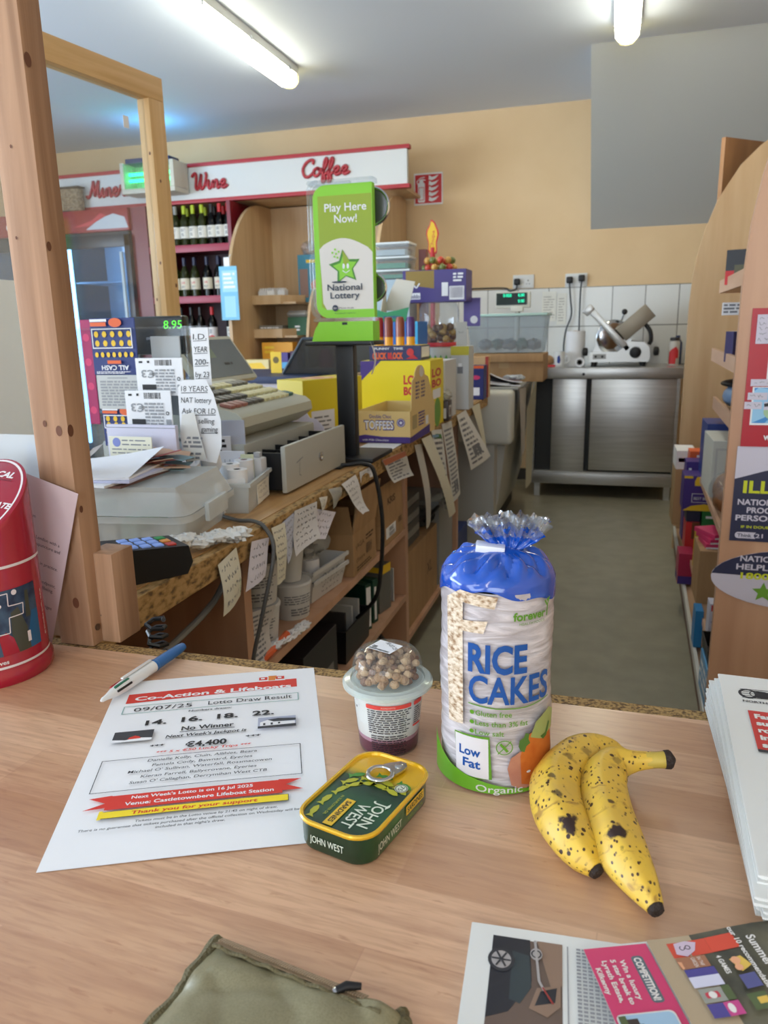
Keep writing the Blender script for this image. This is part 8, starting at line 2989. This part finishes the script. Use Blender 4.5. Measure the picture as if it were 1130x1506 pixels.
KH = MN('khaki_nylon', (124, 117, 88), (140, 133, 104), (900, 900, 900), 0.3, 0.7, 0.36)
b = B(t)
b.grid(pouch_top, 48, 40, 0)
b.grid(lambda u, v: V((*outline(u, v), ZC + 0.0008)), 20, 12, 0)
for uu in (0, 1):
    b.grid(lambda u, v: V((*outline(uu, v), ZC + 0.0008 + u * 0.0072)), 2, 24, 0)
for vv in (0, 1):
    b.grid(lambda u, v: V((*outline(u, vv), ZC + 0.0008 + v * ((pouch_top(u, vv).z - ZC) - .0008))), 24, 2, 0)
b.build('fabric_body', KH, 60)
BIND = M('khaki_binding', (104, 94, 62), 0.7, bump=(700, .5))
for uu in (0.0, 1.0):
    b = B(t)
    b.tube([V((*outline(uu, 1 - k / 30), ZC + 0.0078)) for k in range(31)], [0.0042 + 0.0006 * math.sin(k * 1.3) for k in range(31)], 0, 8)
    b.build('edge_binding', BIND)
b = B(t)
zdir = (PTR - PTL).normalized()
nrm = V((zdir.y, -zdir.x))
zp_ = lambda s, q, z: V((*(PTL + zdir * s + nrm * q), ZC + z))
Lz = (PTR - PTL).length
for q0, q1, z0 in ((.0014, .0112, .0135),):
    b.add([zp_(.006, q0, z0 - .001), zp_(Lz - .018, q0, z0 - .001), zp_(Lz - .018, q1, z0 + .004), zp_(.006, q1, z0 + .004)], [[0, 1, 2, 3]], 0)
for k in range(64):
    s = .007 + k * .00152
    b.add([zp_(s, .004, .0145), zp_(s + .0009, .004, .0145), zp_(s + .0009, .0085, .0168), zp_(s, .0085, .0168), zp_(s, .004, .0156), zp_(s + .0009, .004, .0156), zp_(s + .0009, .0085, .0178), zp_(s, .0085, .0178)], [[4, 5, 6, 7], [0, 1, 5, 4], [2, 3, 7, 6]], 1)
b.build('zip', [M('zip_tape', (150, 128, 100), 0.7), M('zip_teeth', (176, 152, 124), 0.5)], 0)
b = B(t)
b.tube([zp_(.006 + k * (Lz - .012) / 40, .0125, .0172 + 0.0008 * math.sin(k)) for k in range(41)], 0.0012, 0, 6)
b.build('stitched_seam', BIND)
b = B(t)
for p in ([zp_(.088, .010, .0175), zp_(.092, .006, .0185), zp_(.099, .002, .0175)],):
    b.tube(p, [.0022, .0026, .0018], 0, 10)
b.lathe([(.0018, 0), (.0018, .0018), (.001, .002)], 1, 10, T=Matrix.Translation(zp_(.0875, .0105, .0165)))
b.build('zip_puller', [BLACK, CHROME])

# ------------------------------------------------------------------ red donation tin
DX, DY, DR = -0.662, 0.636, 0.0605
t = thing('donation_tin', 'red charity collection tin with a sloping top at the left of the counter', 'collection tin', (DX, DY, ZC))
TRED = M('tin_red', (160, 12, 44), 0.22, coat=0.5)
d0 = math.atan2(-DY, -DX)
ztop = lambda x, y: 0.1905 + y * 0.69


b = B(t, Matrix())
prof = [(DR + .002, 0.0), (DR + .0035, .003), (DR + .0035, .012), (DR + .001, .016), (DR, .018)]
vs, fs = [], []
n = 64
rings = []
for r, zz in prof:
    rings.append([(r * math.cos(2 * PI * k / n), r * math.sin(2 * PI * k / n), zz) for k in range(n)])
tr_ = [(DR * math.cos(2 * PI * k / n), DR * math.sin(2 * PI * k / n)) for k in range(n)]
rings.append([(x, y, ztop(x, y) - .006) for x, y in tr_])
rings.append([(x * .985, y * .985, ztop(x, y) - .001) for x, y in tr_])
rings.append([(x * .94, y * .94, ztop(x * .94, y * .94) + .001) for x, y in tr_])
bands(b, rings)
b.build('body', TRED)
b = B(t, Matrix())
fd = Face(b, (0, 0, 0), (1, 0, 0), (0, 0, 1), fn=lambda a, c, l: V(((DR + .0003 + l) * math.cos(d0 + a / DR), (DR + .0003 + l) * math.sin(d0 + a / DR), c)), du=.004, step=0.00008)
E2 = lambda d: d * deg * DR
W2_ = E2(105)
fd.rect(-W2_, .1295, W2_, .1325, 1).rect(-W2_, .0195, W2_, .0222, 1)
fd.rect(E2(-60), .034, E2(55), .106, 2)
fd.poly([(E2(10), .034), (E2(55), .034), (E2(55), .075), (E2(46), .075), (E2(40), .055), (E2(30), .05)], 3)
fd.poly([(E2(20), .034), (E2(40), .034), (E2(38), .06), (E2(30), .085), (E2(22), .08)], 6)
fd.poly([(E2(38), .07), (E2(44), .07), (E2(44), .1), (E2(40), .1)], 6)
fd.poly([(E2(10), .034), (E2(26), .034), (E2(22), .052), (E2(15), .06), (E2(8), .056)], 0)
fd.circ(E2(28), .102, .003, 1).rect(E2(37), .042, E2(41), .054, 1).circ(E2(12), .09, .0022, 1)
fd.line([(E2(5), .1025), (E2(21), .1025), (E2(20.5), .0885), (E2(36), .0875), (E2(35), .0757), (E2(20), .0755), (E2(19), .0585), (E2(5), .0585)], .0011, 1)
fd.text('www.rapidresponse.ie', E2(64), .093, .0034, 1, .054, ang=-PI / 2)
fd.text('helping to save lives', E2(14), .0252, .0048, 1, .058, 'r', .02)
b.build('printed_band', [TRED, M('tin_white_ink', (226, 216, 218), 0.35), MN('printed_photo', (28, 42, 70), (64, 86, 110), (70, 70, 70), 0.35, 0.65, 0.3), M('photo_teal', (36, 96, 140), 0.3), INK, INK, M('photo_olive', (70, 72, 60), 0.3)], 60)
b = B(t, Matrix())
c0 = V((0, 0, ztop(0, 0) + .0014))
f = Face(b, c0, (1, 0, 0), (0, 1, .69), step=0.0001)
f2 = Face(b, (0, 0, 0), (1, 0, 0), (0, 0, 1), fn=lambda a, c, l: V((a, c, ztop(a, c) + .0014 + l)), step=0.0001)
f2.ring(0, 0, DR * .93, .0022, 0, 60)
f.text('MEDICAL', .031, .0405, .0085, 0, .056, 'r', .04, .15, -.1).text('rapid response', .032, .0355, .0034, 1, .045, 'r', .0, .15, -.1).text('DONATE', .054, -.004, .0075, 0, .046, 'r', .04, .15, -.12)
b.build('top_print', [M('tin_white_ink', (226, 216, 218), 0.35), M('tin_maroon_ink', (100, 14, 30), 0.4)], 0)
b = B(t, Matrix())
b.box(-.02, .02, -.0015, .0015, 0, .0018, 0, .0005, TR(-.02, .02, ztop(-.02, .02) + .0006, .5, 0, .4))
b.build('coin_slot', BLACK)

# ------------------------------------------------------------------ leaflet behind the tin
b = B(None, Matrix.Translation((0.638, -0.705, -ZC)))
ax_u, ax_v = V((0.955, 0.0, -0.297)), V((0.297, 0.035, 0.955)).normalized()
o_ = V((-0.6375, 0.7005, ZC + 0.0005)) - ax_u * 0.148
b.poly([o_, o_ + ax_u * .148, o_ + ax_u * .148 + ax_v * .2, o_ + ax_v * .2], 0)
b.poly([o_ + V((0, .0004, 0)), o_ + ax_u * .148 + V((0, .0004, 0)), o_ + ax_u * .148 + ax_v * .2 + V((0, .0004, 0)), o_ + ax_v * .2 + V((0, .0004, 0))], 0)
f = Face(b, o_, ax_u, ax_v, ax_u.cross(ax_v), step=0.0001)
for s, a, c in (('A special offer from', .098, .152), ('practised in busy London with a', .136, .128), ('range of acupuncture and', .138, .120), ('many years in practice.', .139, .098), ('from a health standpoint,', .140, .076), ('and your wellbeing.', .138, .069), ('all of the challenges', .140, .047)):
    f.text(s, a, c, .0042, 1, None, 'r', .004)
o = b.build('printed_leaflet', [M('pinkish_paper', (206, 186, 190), 0.65), M('faded_ink', (84, 72, 84), 0.65)], 0)
o.location = (-0.638, 0.705, ZC)
tag(o, 'pinkish white printed leaflet leaning on the pine post behind the red tin', 'leaflet')
carton('white_sheet', 'white sheet standing against the acrylic at the far left', 'sheet', -0.95, -0.66, 0.758, 0.759, 0.851, 1.10, PAPER)
# white box goods seen through the acrylic at the far left
carton('white_goods_box', 'large white box with blue handwriting seen through the left acrylic', 'box', -1.95, -1.55, 1.45, 1.75, 0.0, 1.36, M('goods_white', (240, 240, 238), 0.5), lambda b, q: b.side(*q, 'front').text('Ribbean', .2, 1.10, .02, 1, .12, slant=.2), (M('goods_blue', (80, 96, 120), 0.5),))
